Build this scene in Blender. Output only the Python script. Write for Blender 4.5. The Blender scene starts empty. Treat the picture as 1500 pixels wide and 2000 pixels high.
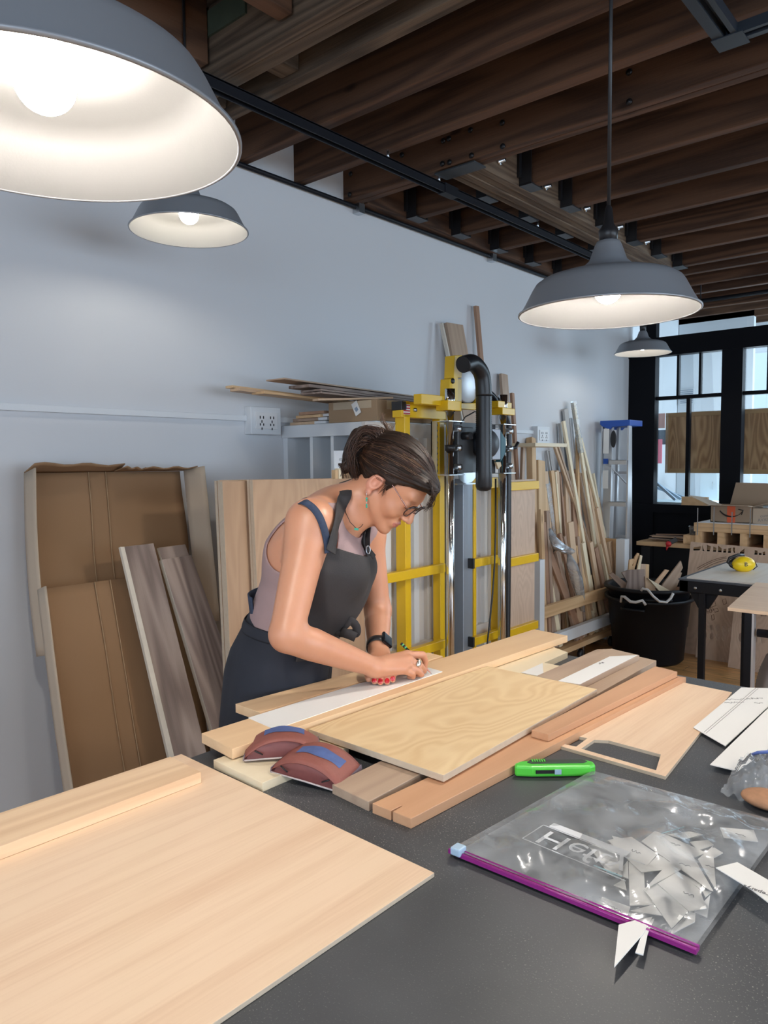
import bpy, bmesh, math, random
import numpy as np
from mathutils import Vector, Matrix, Quaternion
random.seed(7)
S = bpy.context.scene
COL = S.collection
V = Vector
PI = math.pi

# ------------------------------------------------------------------ camera
CAM = V((0, 0, 1.5)); FPX = 1450.0; YAW, PIT, ROL = .7169, .0673, .0087
_f = V((-math.sin(YAW)*math.cos(PIT), math.cos(YAW)*math.cos(PIT), -math.sin(PIT)))
_r = V((math.cos(YAW), math.sin(YAW), 0)); _d = _f.cross(_r)
RGT = _r*math.cos(ROL) + _d*math.sin(ROL); DWN = -_r*math.sin(ROL) + _d*math.cos(ROL); FWD = _f
cam = bpy.data.objects.new('camera', bpy.data.cameras.new('camera')); COL.objects.link(cam)
m = Matrix.Identity(4)
for i in range(3):
    m[i][0] = RGT[i]; m[i][1] = -DWN[i]; m[i][2] = -FWD[i]; m[i][3] = CAM[i]
cam.matrix_world = m
cam.data.sensor_fit = 'VERTICAL'; cam.data.sensor_height = 24.0; cam.data.lens = 24.0*FPX/2000.0
cam.data.clip_start = .02
S.camera = cam

# ------------------------------------------------------------------ world, light, exposure
S.view_settings.view_transform = 'Standard'; S.view_settings.look = 'None'
S.view_settings.exposure = 0.26; S.view_settings.gamma = 1.0
S.view_settings.use_curve_mapping = False
S.cycles.use_denoising = True
S.cycles.max_bounces = 7; S.cycles.diffuse_bounces = 4; S.cycles.glossy_bounces = 3
S.cycles.transparent_max_bounces = 12; S.cycles.transmission_bounces = 4
S.cycles.sample_clamp_indirect = 6.0; S.cycles.caustics_reflective = False; S.cycles.caustics_refractive = False
w = bpy.data.worlds.new('daylight'); S.world = w; w.use_nodes = True
w.node_tree.nodes['Background'].inputs[0].default_value = (.62, .82, 1, 1)
w.node_tree.nodes['Background'].inputs[1].default_value = 1.3

def area(name, loc, target, sx, sy, power, col):
    l = bpy.data.lights.new(name, 'AREA'); l.shape = 'RECTANGLE'; l.size = sx; l.size_y = sy
    l.energy = power; l.color = col
    o = bpy.data.objects.new(name, l); COL.objects.link(o); o.location = loc
    o.rotation_euler = (V(target)-V(loc)).to_track_quat('-Z', 'Y').to_euler(); return o
BULB_STRENGTH = 400.0; BULB_DIM = 70.0
area('window_daylight_right', (4.25, 2.0, 1.5), (-1.2, 2.0, .2), 5.5, 1.5, 116, (.70, .83, 1))
area('window_daylight_back', (.6, -2.8, 1.7), (-1.0, 1.5, .4), 4.0, 1.4, 66, (.70, .83, 1))
area('bay_fill_light', (.6, 6.75, 2.1), (-2.3, 7.3, 1.8), 1.4, .8, 95, (.6, .82, 1))  # added inside the bay to brighten its wall, in place of street daylight
area('window_daylight_front', (-.2, 6.6, 1.7), (-.8, 0, 1.0), 4.0, 1.6, 50, (.68, .85, 1))

# ------------------------------------------------------------------ pixel helpers (the photo's 1500 x 2000 frame)
def ray(u, v): return RGT*((u-750)/FPX) + DWN*((v-1000)/FPX) + FWD
def atZ(u, v, z): d = ray(u, v); return CAM + d*((z-CAM.z)/d.z)
def atX(u, v, x): d = ray(u, v); return CAM + d*((x-CAM.x)/d.x)
def atY(u, v, y): d = ray(u, v); return CAM + d*((y-CAM.y)/d.y)
def atD(u, v, k): return CAM + ray(u, v)*k
FZ = .10      # floor level
TZ = .95      # worktop level

# ------------------------------------------------------------------ materials
MATS = {}
def newmat(name):
    mt = bpy.data.materials.new(name); mt.use_nodes = True; nt = mt.node_tree
    MATS[name] = mt
    return mt, nt, nt.nodes['Principled BSDF']
def plain(name, col, rough=.5, metal=0., bump=0., bscale=60, var=0., vscale=6, spec=.5, emis=None, estr=0, alpha=1, trans=0, coat=0):
    if name in MATS: return MATS[name]
    mt, nt, b = newmat(name); N = nt.nodes; L = nt.links
    c = (*col, 1); b.inputs['Base Color'].default_value = c
    b.inputs['Roughness'].default_value = rough; b.inputs['Metallic'].default_value = metal
    b.inputs['Specular IOR Level'].default_value = spec
    b.inputs['Coat Weight'].default_value = coat
    b.inputs['Transmission Weight'].default_value = trans
    b.inputs['Alpha'].default_value = alpha
    if emis: b.inputs['Emission Color'].default_value = (*emis, 1); b.inputs['Emission Strength'].default_value = estr
    tc = N.new('ShaderNodeTexCoord')
    if var:
        n = N.new('ShaderNodeTexNoise'); n.inputs['Scale'].default_value = vscale; n.inputs['Detail'].default_value = 4
        L.new(tc.outputs['Object'], n.inputs['Vector'])
        r = N.new('ShaderNodeMapRange'); r.inputs[3].default_value = 1-var; r.inputs[4].default_value = 1+var
        L.new(n.outputs['Fac'], r.inputs[0])
        mx = N.new('ShaderNodeVectorMath'); mx.operation = 'SCALE'; mx.inputs[0].default_value = col
        L.new(r.outputs[0], mx.inputs['Scale']); L.new(mx.outputs[0], b.inputs['Base Color'])
    if bump:
        n = N.new('ShaderNodeTexNoise'); n.inputs['Scale'].default_value = bscale; n.inputs['Detail'].default_value = 3
        L.new(tc.outputs['Object'], n.inputs['Vector'])
        bp = N.new('ShaderNodeBump'); bp.inputs['Strength'].default_value = bump; bp.inputs['Distance'].default_value = .004
        L.new(n.outputs['Fac'], bp.inputs['Height']); L.new(bp.outputs[0], b.inputs['Normal'])
    return mt
def wood(name, light, dark, ring=14, contrast=.6, rough=.55, knots=0., stretch=.07, fine=.25, bump=.08, xs=1.0):
    if name in MATS: return MATS[name]
    mt, nt, b = newmat(name); N = nt.nodes; L = nt.links
    at = N.new('ShaderNodeAttribute'); at.attribute_name = 'gc'
    mp = N.new('ShaderNodeMapping'); mp.inputs['Scale'].default_value = (xs, stretch, xs)
    L.new(at.outputs['Vector'], mp.inputs['Vector'])
    n1 = N.new('ShaderNodeTexNoise'); n1.inputs['Scale'].default_value = 5.5; n1.inputs['Detail'].default_value = 2.5; n1.inputs['Roughness'].default_value = .45
    n1.inputs['Distortion'].default_value = .3
    L.new(mp.outputs[0], n1.inputs['Vector'])
    mu = N.new('ShaderNodeMath'); mu.operation = 'MULTIPLY'; mu.inputs[1].default_value = ring
    L.new(n1.outputs['Fac'], mu.inputs[0])
    pp = N.new('ShaderNodeMath'); pp.operation = 'PINGPONG'; pp.inputs[1].default_value = .5
    L.new(mu.outputs[0], pp.inputs[0])
    r1 = N.new('ShaderNodeMapRange'); r1.inputs[1].default_value = 0; r1.inputs[2].default_value = .5
    r1.interpolation_type = 'SMOOTHSTEP'
    L.new(pp.outputs[0], r1.inputs[0])
    mp2 = N.new('ShaderNodeMapping'); mp2.inputs['Scale'].default_value = (260, 7, 260)
    L.new(at.outputs['Vector'], mp2.inputs['Vector'])
    n2 = N.new('ShaderNodeTexNoise'); n2.inputs['Scale'].default_value = 1; n2.inputs['Detail'].default_value = 3
    L.new(mp2.outputs[0], n2.inputs['Vector'])
    mp3 = N.new('ShaderNodeMapping'); mp3.inputs['Scale'].default_value = (9, 1.2, 9)
    L.new(at.outputs['Vector'], mp3.inputs['Vector'])
    n3 = N.new('ShaderNodeTexNoise'); n3.inputs['Scale'].default_value = 1; n3.inputs['Detail'].default_value = 2
    L.new(mp3.outputs[0], n3.inputs['Vector'])
    # f = contrast*rings + fine*(n2-.5) + .5*(n3-.5)
    a = N.new('ShaderNodeMath'); a.operation = 'MULTIPLY'; a.inputs[1].default_value = contrast
    L.new(r1.outputs[0], a.inputs[0])
    c1 = N.new('ShaderNodeMath'); c1.operation = 'MULTIPLY_ADD'; c1.inputs[1].default_value = fine*2
    c1.inputs[2].default_value = 0; L.new(n2.outputs['Fac'], c1.inputs[0]); L.new(a.outputs[0], c1.inputs[2])
    c2 = N.new('ShaderNodeMath'); c2.operation = 'MULTIPLY_ADD'; c2.inputs[1].default_value = .9
    L.new(n3.outputs['Fac'], c2.inputs[0]); L.new(c1.outputs[0], c2.inputs[2])
    off = N.new('ShaderNodeMath'); off.operation = 'SUBTRACT'; off.inputs[1].default_value = fine+.40
    off.use_clamp = True
    L.new(c2.outputs[0], off.inputs[0])
    mx = N.new('ShaderNodeMix'); mx.data_type = 'RGBA'
    mx.inputs[6].default_value = (*light, 1); mx.inputs[7].default_value = (*dark, 1)
    L.new(off.outputs[0], mx.inputs[0])
    out = mx.outputs[2]
    if knots:
        vo = N.new('ShaderNodeTexVoronoi'); vo.inputs['Scale'].default_value = 1
        mp4 = N.new('ShaderNodeMapping'); mp4.inputs['Scale'].default_value = (4, 1.6, 4)
        L.new(at.outputs['Vector'], mp4.inputs['Vector']); L.new(mp4.outputs[0], vo.inputs['Vector'])
        r2 = N.new('ShaderNodeMapRange'); r2.inputs[1].default_value = .03; r2.inputs[2].default_value = .07; r2.inputs[3].default_value = knots; r2.inputs[4].default_value = 0
        L.new(vo.outputs['Distance'], r2.inputs[0])
        m2 = N.new('ShaderNodeMix'); m2.data_type = 'RGBA'
        m2.inputs[7].default_value = (dark[0]*.35, dark[1]*.28, dark[2]*.25, 1)
        L.new(r2.outputs[0], m2.inputs[0]); L.new(out, m2.inputs[6]); out = m2.outputs[2]
    L.new(out, b.inputs['Base Color']); b.inputs['Roughness'].default_value = rough
    b.inputs['Specular IOR Level'].default_value = .35
    bp = N.new('ShaderNodeBump'); bp.inputs['Strength'].default_value = bump; bp.inputs['Distance'].default_value = .002
    L.new(n2.outputs['Fac'], bp.inputs['Height']); L.new(bp.outputs[0], b.inputs['Normal'])
    return mt
W = {}
W['oak'] = wood('oak_wood', (.87, .64, .42), (.66, .41, .23), 9, .5, .5, fine=.2, xs=1.6)
W['oakp'] = wood('oak_veneer', (.85, .64, .455), (.66, .425, .27), 5, .26, .5, knots=.35, fine=.34, xs=2.6, stretch=.16)
W['maple'] = wood('maple_wood', (.85, .60, .36), (.68, .42, .22), 8, .32, .45, knots=.5, fine=.14)
W['ply'] = wood('birch_plywood_face', (.84, .64, .38), (.66, .43, .21), 22, .38, .5, fine=.1, stretch=.3)
W['cream'] = wood('pale_poplar_wood', (.88, .77, .56), (.78, .63, .42), 8, .3, .5, fine=.12)
W['walnut'] = wood('walnut_wood', (.44, .31, .23), (.27, .18, .13), 10, .6, .5, fine=.22)
W['walnutl'] = wood('light_walnut_wood', (.50, .37, .27), (.36, .25, .18), 9, .45, .5, fine=.22)
W['greyoak'] = wood('greyed_walnut_wood', (.36, .28, .24), (.19, .14, .12), 12, .8, .55, fine=.2)
W['cherry'] = wood('cherry_wood', (.66, .38, .22), (.52, .27, .15), 7, .35, .4, fine=.16)
W['alder'] = wood('alder_wood', (.72, .48, .30), (.58, .35, .21), 8, .35, .45, fine=.18)
W['pine'] = wood('pine_wood', (.74, .51, .29), (.56, .34, .17), 10, .5, .5, knots=.6, fine=.12)
W['stick'] = wood('lumber_offcut_wood', (.66, .47, .31), (.50, .33, .21), 8, .4, .55, fine=.2)
W['stickd'] = wood('reddish_offcut_wood', (.42, .25, .16), (.30, .17, .11), 8, .4, .55, fine=.2)
W['beech'] = wood('sheet_plywood_face', (.53, .35, .22), (.39, .245, .15), 14, .35, .5, fine=.12, stretch=.2)
W['lauan'] = wood('lauan_plywood_face', (.62, .47, .36), (.46, .33, .24), 20, .4, .5, fine=.1, stretch=.35)
W['joist'] = wood('old_fir_joist_wood', (.125, .062, .034), (.040, .019, .011), 9, .75, .8, knots=.8, fine=.35, bump=.35)
W['girder'] = wood('old_girder_wood', (.19, .135, .09), (.085, .055, .038), 16, .7, .8, fine=.4, bump=.4)
W['rough'] = wood('rough_sawn_header_wood', (.15, .105, .07), (.055, .037, .025), 12, .8, .8, knots=.8, fine=.4, bump=.4)
W['decking'] = wood('ceiling_decking_wood', (.10, .055, .033), (.04, .022, .014), 9, .6, .85, fine=.35)
W['ext'] = wood('outer_oak_panel_wood', (.62, .42, .23), (.34, .20, .10), 16, .8, .45, fine=.2, stretch=.14)
M_plyedge = plain('plywood_edge', (.60, .50, .38), .7, var=.12, vscale=90)
M_paper = plain('white_card', (.84, .84, .82), .6, var=.02)
M_pencil = plain('pencil_line', (.10, .10, .11), .7)
M_black = plain('black_painted_steel', (.008, .009, .013), .5, spec=.25)
M_blackp = plain('black_plastic', (.015, .015, .017), .4)
M_white = plain('white_painted_wood', (.74, .77, .80), .5, bump=.05, var=.03)
M_cream = plain('off_white_laminate', (.66, .63, .60), .5, var=.04)
M_chrome = plain('chromed_steel_tube', (.80, .84, .86), .12, 1)
M_alu = plain('brushed_aluminium', (.62, .63, .65), .4, .55, var=.05)
M_zinc = plain('zinc_plated_steel', (.60, .63, .66), .3, 1)
M_steelg = plain('grey_steel_beam', (.35, .39, .44), .45, .6)
M_yellow = plain('yellow_painted_steel', (.80, .50, .012), .35, var=.04)
M_card = plain('corrugated_cardboard', (.30, .175, .09), .85, bump=.08, bscale=40, var=.05)
M_cardl = plain('cardboard_light_side', (.47, .38, .29), .85, var=.05)
M_brass = plain('brass_hardware', (.55, .4, .15), .4, 1)

# ------------------------------------------------------------------ mesh builder
ORI = {}
class MB:
    def __init__(s): s.v = []; s.f = []; s.m = []; s.g = []; s.sm = []; s.off = V((random.uniform(0, 20), random.uniform(0, 20), random.uniform(0, 20)))
    def add(s, vs, fs, g=None, mi=0, smooth=False):
        n = len(s.v); s.v += [V(p) for p in vs]
        s.g += [V(q)+s.off for q in (g if g is not None else vs)]
        s.f += [tuple(i+n for i in f) for f in fs]; s.m += [mi]*len(fs); s.sm += [smooth]*len(fs)
    def box(s, c, dims, ax=None, mi=0, grain=1):
        """box centred at c, dims along axes ax (list of 3 unit vectors); grain = index of the grain axis"""
        ax = ax or (V((1, 0, 0)), V((0, 1, 0)), V((0, 0, 1)))
        c = V(c); vs = []; g = []
        other = [i for i in range(3) if i != grain]
        for i in (-.5, .5):
            for j in (-.5, .5):
                for k in (-.5, .5):
                    q = (i*dims[0], j*dims[1], k*dims[2])
                    vs.append(c+ax[0]*q[0]+ax[1]*q[1]+ax[2]*q[2])
                    g.append((q[other[0]], q[grain], q[other[1]]))
        fs = [(0, 1, 3, 2), (4, 6, 7, 5), (0, 4, 5, 1), (2, 3, 7, 6), (0, 2, 6, 4), (1, 5, 7, 3)]
        s.add(vs, fs, g, mi)
    def b2(s, lo, hi, mi=0, grain=1):
        lo = V(lo); hi = V(hi); s.box((lo+hi)/2, hi-lo, None, mi, grain)
    def beam(s, p0, p1, w, t, wdir, mi=0):
        """rectangular bar p0->p1, width w along wdir, thickness t"""
        p0 = V(p0); p1 = V(p1); y = (p1-p0); L = y.length; y.normalize()
        x = V(wdir); x = (x-y*x.dot(y)).normalized(); z = x.cross(y)
        s.box((p0+p1)/2, (w, L, t), (x, y, z), mi, 1)
    def prism(s, poly, n, t, mi=0, mside=None, gdir=None):
        """polygon poly (top), extruded by -n*t"""
        poly = [V(p) for p in poly]; n = V(n).normalized(); k = len(poly)
        if gdir is None:
            e = max(((poly[(i+1) % k]-poly[i]) for i in range(k)), key=lambda q: q.length)
        else: e = V(gdir)
        y = (e-n*e.dot(n)).normalized(); x = y.cross(n)
        nn = V((0, 0, 0))
        for i in range(k): nn += poly[i].cross(poly[(i+1) % k])
        if nn.dot(n) < 0: poly = poly[::-1]
        vs = poly+[p-n*t for p in poly]; g = [((p-poly[0]).dot(x), (p-poly[0]).dot(y), (p-poly[0]).dot(n)) for p in vs]
        s.add(vs, [tuple(range(k)), tuple(range(2*k-1, k-1, -1))], g, mi)
        n0 = len(s.v)-2*k
        for i in range(k):
            j = (i+1) % k
            s.f.append((n0+j, n0+i, n0+k+i, n0+k+j)); s.m.append(mside if mside is not None else mi); s.sm.append(False)
    def tube(s, pts, r, n=10, mi=0, caps=True, closed=False, flat=1.0, up=None):
        pts = [V(p) for p in pts]; k = len(pts); rs = r if isinstance(r, (list, tuple)) else [r]*k
        t0 = (pts[1]-pts[0]).normalized()
        a = V(up) if up is not None else (V((0, 0, 1)) if abs(t0.z) < .9 else V((1, 0, 0)))
        x = (a-t0*a.dot(t0)).normalized(); vs = []; g = []; L = 0
        for i in range(k):
            if closed: t = (pts[(i+1) % k]-pts[i-1]).normalized()
            else: t = (pts[min(i+1, k-1)]-pts[max(i-1, 0)]).normalized()
            x = (x-t*x.dot(t)).normalized(); y = t.cross(x)
            if i: L += (pts[i]-pts[i-1]).length
            for j in range(n):
                th = 2*PI*j/n; d = x*math.cos(th)*flat+y*math.sin(th)
                vs.append(pts[i]+d*rs[i]); g.append((math.cos(th)*rs[i], L, math.sin(th)*rs[i]))
        fs = []
        for i in range(k if closed else k-1):
            ii = (i+1) % k
            for j in range(n): fs.append((i*n+j, i*n+(j+1) % n, ii*n+(j+1) % n, ii*n+j))
        s.add(vs, fs, g, mi, True)
        if caps and not closed:
            n0 = len(s.v)-k*n
            s.f += [tuple(n0+j for j in range(n))[::-1], tuple(n0+(k-1)*n+j for j in range(n))]; s.m += [mi]*2; s.sm += [False]*2
    def lathe(s, prof, c, axis=(0, 0, 1), n=32, mi=0, smooth=True, sx=1., sy=1.):
        """prof = [(r, h)...] around axis at c"""
        c = V(c); z = V(axis).normalized(); a = V((1, 0, 0)) if abs(z.x) < .9 else V((0, 1, 0))
        x = (a-z*a.dot(z)).normalized(); y = z.cross(x); vs = []
        for r, h in prof:
            for j in range(n):
                th = 2*PI*j/n; vs.append(c+x*(r*math.cos(th)*sx)+y*(r*math.sin(th)*sy)+z*h)
        fs = [(i*n+j, i*n+(j+1) % n, (i+1)*n+(j+1) % n, (i+1)*n+j) for i in range(len(prof)-1) for j in range(n)]
        s.add(vs, fs, None, mi, smooth)
    def grid(s, fn, nu, nv, mi=0, smooth=True):
        vs = [fn(i/nu, j/nv) for i in range(nu+1) for j in range(nv+1)]
        fs = [(i*(nv+1)+j, (i+1)*(nv+1)+j, (i+1)*(nv+1)+j+1, i*(nv+1)+j+1) for i in range(nu) for j in range(nv)]
        s.add(vs, fs, None, mi, smooth)
    def ball(s, c, r, n=14, mi=0, sc=(1, 1, 1), ax=None):
        c = V(c); ax = ax or (V((1, 0, 0)), V((0, 1, 0)), V((0, 0, 1)))
        def fn(a, b):
            th = PI*a; ph = 2*PI*b
            q = (math.sin(th)*math.cos(ph)*sc[0]*r, math.sin(th)*math.sin(ph)*sc[1]*r, math.cos(th)*sc[2]*r)
            return c+ax[0]*q[0]+ax[1]*q[1]+ax[2]*q[2]
        s.grid(fn, n, n*2, mi)
    def build(s, name, mats, parent=None, origin=None, bevel=0., solid=0., sub=0):
        me = bpy.data.meshes.new(name)
        if origin is None:
            if parent is not None: o = ORI[parent.name]
            else:
                xs = [p.x for p in s.v]; ys = [p.y for p in s.v]; zs = [p.z for p in s.v]
                o = V(((min(xs)+max(xs))/2, (min(ys)+max(ys))/2, min(zs)))
        else: o = V(origin)
        me.from_pydata([tuple(p-o) for p in s.v], [], s.f)
        if not isinstance(mats, (list, tuple)): mats = [mats]
        for q in mats: me.materials.append(q)
        me.polygons.foreach_set('material_index', s.m); me.polygons.foreach_set('use_smooth', s.sm)
        at = me.attributes.new('gc', 'FLOAT_VECTOR', 'POINT')
        at.data.foreach_set('vector', [c for p in s.g for c in p])
        me.update()
        ob = bpy.data.objects.new(name, me); COL.objects.link(ob); ORI[ob.name] = o
        if parent is not None:
            ob.parent = parent; ob.location = o-ORI[parent.name]
        else: ob.location = o
        if bevel:
            b = ob.modifiers.new('bevel', 'BEVEL'); b.width = bevel; b.segments = 2; b.limit_method = 'ANGLE'; b.angle_limit = .7
        if solid:
            b = ob.modifiers.new('solid', 'SOLIDIFY'); b.thickness = solid; b.offset = 0
        if sub:
            b = ob.modifiers.new('sub', 'SUBSURF'); b.levels = sub; b.render_levels = sub
        return ob
def tag(o, label, cat, group=None):
    o['label'] = label; o['category'] = cat
    if group: o['group'] = group
    return o
def thing(name, loc, label, cat, group=None):
    o = bpy.data.objects.new(name, None); COL.objects.link(o); o.location = loc; o.empty_display_size = .05
    ORI[o.name] = V(loc); return tag(o, label, cat, group)
def struct(mb, name, mats, parent=None, **k):
    o = mb.build(name, mats, parent, **k)
    if parent is None: o['kind'] = 'structure'
    return o
UP = V((0, 0, 1))
X_ = V((1, 0, 0)); Y_ = V((0, 1, 0))
def textmesh(txt, size, o, xdir, ydir, ext=.0003, name='lettering', mat=None, parent=None, shear=0, align='CENTER'):
    cu = bpy.data.curves.new('txt', 'FONT'); cu.body = txt; cu.size = size; cu.extrude = ext; cu.align_x = align; cu.align_y = 'CENTER'; cu.shear = shear
    cu.resolution_u = 3
    ob = bpy.data.objects.new('txt', cu); COL.objects.link(ob)
    dg = bpy.context.evaluated_depsgraph_get(); me = bpy.data.meshes.new_from_object(ob.evaluated_get(dg))
    COL.objects.unlink(ob); bpy.data.objects.remove(ob)
    x = V(xdir).normalized(); y = V(ydir).normalized(); z = x.cross(y)
    b = MB(); b.add([V(o)+x*p.co.x+y*p.co.y+z*p.co.z for p in me.vertices], [tuple(f.vertices) for f in me.polygons])
    bpy.data.meshes.remove(me)
    return b.build(name, mat or M_pencil, parent)
def scribble(b, o, xd, yd, L, h, n=14, r=.0004, seed=1):
    """a wavy handwritten squiggle as a thin tube in the mesh builder b"""
    rnd = random.Random(seed); o = V(o); xd = V(xd).normalized(); yd = V(yd).normalized()
    pts = [o+xd*(L*i/n)+yd*(h*rnd.uniform(-.5, .5)) for i in range(n+1)]
    b.tube(pts, r, 4)
# ------------------------------------------------------------------ room shell
def paint_wall(name, col):
    mt, nt, b = newmat(name); N = nt.nodes; L = nt.links
    tc = N.new('ShaderNodeTexCoord'); n = N.new('ShaderNodeTexNoise'); n.inputs['Scale'].default_value = 180
    L.new(tc.outputs['Object'], n.inputs['Vector'])
    bp = N.new('ShaderNodeBump'); bp.inputs['Strength'].default_value = .06; bp.inputs['Distance'].default_value = .002
    L.new(n.outputs['Fac'], bp.inputs['Height']); L.new(bp.outputs[0], b.inputs['Normal'])
    b.inputs['Base Color'].default_value = (*col, 1); b.inputs['Roughness'].default_value = .75
    return mt
M_wall = paint_wall('wall_paint', (.67, .685, .71))
WX = -2.6; WY = 6.17
b = MB(); b.b2((WX-.12, -3.1, FZ), (WX, 8.6, 3.14)); struct(b, 'wall_left', M_wall)
b = MB()
b.b2((WX, -3.1, FZ), (-1.5, -2.98, 3.14)); b.b2((2.7, -3.1, FZ), (4.4, -2.98, 3.14))
b.b2((-1.5, -3.1, FZ), (2.7, -2.98, .55)); b.b2((-1.5, -3.1, 2.45), (2.7, -2.98, 3.14)); struct(b, 'wall_back', M_wall)
b = MB()
b.b2((4.4, -3.1, FZ), (4.52, -.6, 3.14)); b.b2((4.4, 5.0, FZ), (4.52, 8.6, 3.14))
b.b2((4.4, -.6, FZ), (4.52, 5.0, .55)); b.b2((4.4, -.6, 2.65), (4.52, 5.0, 3.14)); struct(b, 'wall_right', M_wall)
# windows behind the photographer and on the right side
gl = plain('window_glass', (.9, .95, 1), .02, trans=1, alpha=.12)
def plain_window(name, axis, a0, a1, z0, z1, at, n):
    f = MB(); g = MB()
    def q(a, z, d, aw, zw):
        if axis == 'x': f.b2((a, at-d, z), (a+aw, at+d, z+zw))
        else: f.b2((at-d, a, z), (at+d, a+aw, z+zw))
    q(a0, z0, .03, a1-a0, .06); q(a0, z1-.06, .03, a1-a0, .06)
    for i in range(n+1): q(a0+(a1-a0-.06)*i/n, z0, .03, .06, z1-z0)
    if axis == 'x': g.b2((a0, at-.003, z0), (a1, at+.003, z1))
    else: g.b2((at-.003, a0, z0), (at+.003, a1, z1))
    o = struct(f, name, M_black); g.build('pane', gl, o)
plain_window('window_1', 'x', -1.5, 2.7, .55, 2.45, -3.04, 4)
plain_window('window_2', 'y', -.6, 5.0, .55, 2.65, 4.46, 5)

# floor boards
mt, nt, bs = newmat('floor_boards'); N = nt.nodes; L = nt.links
tc = N.new('ShaderNodeTexCoord'); mp = N.new('ShaderNodeMapping'); mp.inputs['Rotation'].default_value = (0, 0, 0)
L.new(tc.outputs['Object'], mp.inputs['Vector'])
br = N.new('ShaderNodeTexBrick'); br.inputs['Scale'].default_value = 1; br.inputs['Brick Width'].default_value = 1.3; br.inputs['Row Height'].default_value = .13
br.inputs['Mortar Size'].default_value = .0016; br.inputs['Color1'].default_value = (.78, .44, .17, 1); br.inputs['Color2'].default_value = (.55, .28, .10, 1)
br.inputs['Mortar'].default_value = (.05, .03, .02, 1); br.offset = .37
L.new(mp.outputs[0], br.inputs['Vector'])
mp2 = N.new('ShaderNodeMapping'); mp2.inputs['Scale'].default_value = (2.0, 14, 1); L.new(tc.outputs['Object'], mp2.inputs['Vector'])
ns = N.new('ShaderNodeTexNoise'); ns.inputs['Scale'].default_value = 2; ns.inputs['Detail'].default_value = 5; ns.inputs['Distortion'].default_value = 1.2; L.new(mp2.outputs[0], ns.inputs['Vector'])
rp = N.new('ShaderNodeMapRange'); rp.inputs[1].default_value = .3; rp.inputs[2].default_value = .75; rp.inputs[3].default_value = 1.25; rp.inputs[4].default_value = .55; L.new(ns.outputs['Fac'], rp.inputs[0])
sc_ = N.new('ShaderNodeVectorMath'); sc_.operation = 'SCALE'; L.new(br.outputs['Color'], sc_.inputs[0]); L.new(rp.outputs[0], sc_.inputs['Scale'])
L.new(sc_.outputs[0], bs.inputs['Base Color']); bs.inputs['Roughness'].default_value = .28
M_floor = mt
b = MB(); b.b2((WX-.12, -3.1, FZ-.1), (4.52, 8.6, FZ)); struct(b, 'floor', M_floor)
b = MB()
for i in range(44):
    x0 = WX-.1+i*.165
    b.b2((x0, -3.1, 3.12+(i % 2)*.002), (x0+.162, 8.6, 3.15), 0, 1)
struct(b, 'ceiling', W['decking'])
b = MB(); b.b2((WX, -3, FZ), (WX+.015, 6.1, FZ+.12)); struct(b, 'baseboard_left', M_white)

# ------------------------------------------------------------------ joists (run across, along X)
JZ = 2.78; JT = 3.12
GX0, GX1 = -2.03, -1.85            # girder
def joist(y, x0, x1, t=.05, z0=JZ, mat='joist', z1=JT, lab=None):
    b = MB(); b.b2((x0, y, z0), (x1, y+t, z1), 0, 0)
    o = b.build('ceiling_joist', W[mat], bevel=.004)
    return tag(o, lab or 'dark old timber ceiling joist', 'joist', 'dark ceiling joists')
ordn = ['nearest the camera', 'second from the camera', 'third from the camera']
# full joists near side
for k, y in enumerate((-2.4, -1.9, -1.4, -.9, -.4, .1)):
    joist(y, WX-.06, 4.4, lab='dark ceiling joist overhead, outside the top of the photo, %s from the back' % ('first', 'second', 'third', 'fourth', 'fifth', 'sixth')[k])
j = joist(2.045, WX-.06, 4.4, .055, lab='dark ceiling joist just beyond the rough notched header beams')
joist(2.375, WX-.06, 4.4, .055, lab='dark ceiling joist above the two thin hanging wires, its end set in the wall')
# doubled joist with bolts
b = MB(); b.b2((WX-.06, 2.70, JZ), (4.4, 2.745, JT), 0, 0); b.b2((WX-.06, 2.747, JZ), (4.4, 2.79, JT), 0, 0)
o = b.build('ceiling_joist', W['joist'], bevel=.004); tag(o, 'doubled ceiling joist fastened with rows of black bolts', 'joist')
M_bolt = plain('black_bolt', (.02, .02, .022), .4, .6)
for u, v in ((864, 320), (878, 317), (866, 275), (877, 271), (982, 286), (921, 304), (919, 254), (981, 240), (683, 380), (685, 340), (787, 345), (785, 303), (1229, 199), (1229, 141)):
    p = atY(u, v, 2.695); q = MB(); q.lathe([(0, .009), (.008, .008), (.012, .003), (.012, 0)], p, (0, -1, 0), 10); q.build('bolt', M_bolt, o)
# ledger beam along the wall, girder, hangers and short joists
b = MB(); b.b2((WX, 2.80, JZ), (WX+.07, 6.1, JT-.02)); tag(b.build('wall_ledger_beam', W['joist'], bevel=.004), 'reddish ledger beam bolted along the wall under the ceiling', 'beam')
gd = thing('girder_beam', ((GX0+GX1)/2, 2.8, JZ), 'wide weathered girder beam running away from the camera under the ceiling', 'beam')
b = MB()
for i in range(4):
    w_ = (GX1-GX0)/4; b.b2((GX0+i*w_, 2.80, JZ-.006*(i % 2)), (GX0+(i+1)*w_-.002, 5.16, JT-.01))
b.build('timber', W['girder'], gd, bevel=.003)
b = MB(); b.b2((GX0-.01, 2.70, JZ-.014), (GX1+.02, 2.79, JZ-.008)); b.build('steel_plate', plain('dark_blue_grey_steel', (.07, .08, .09), .5, .5), gd)
for y in (2.93, 3.35, 3.78, 4.2, 4.6):
    q = MB(); q.lathe([(0, .03), (.009, .03), (.009, .006), (.018, .006), (.018, 0)], (GX1, y, JZ+.06), (1, 0, 0), 8); q.build('bolt', M_zinc, gd)
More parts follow.
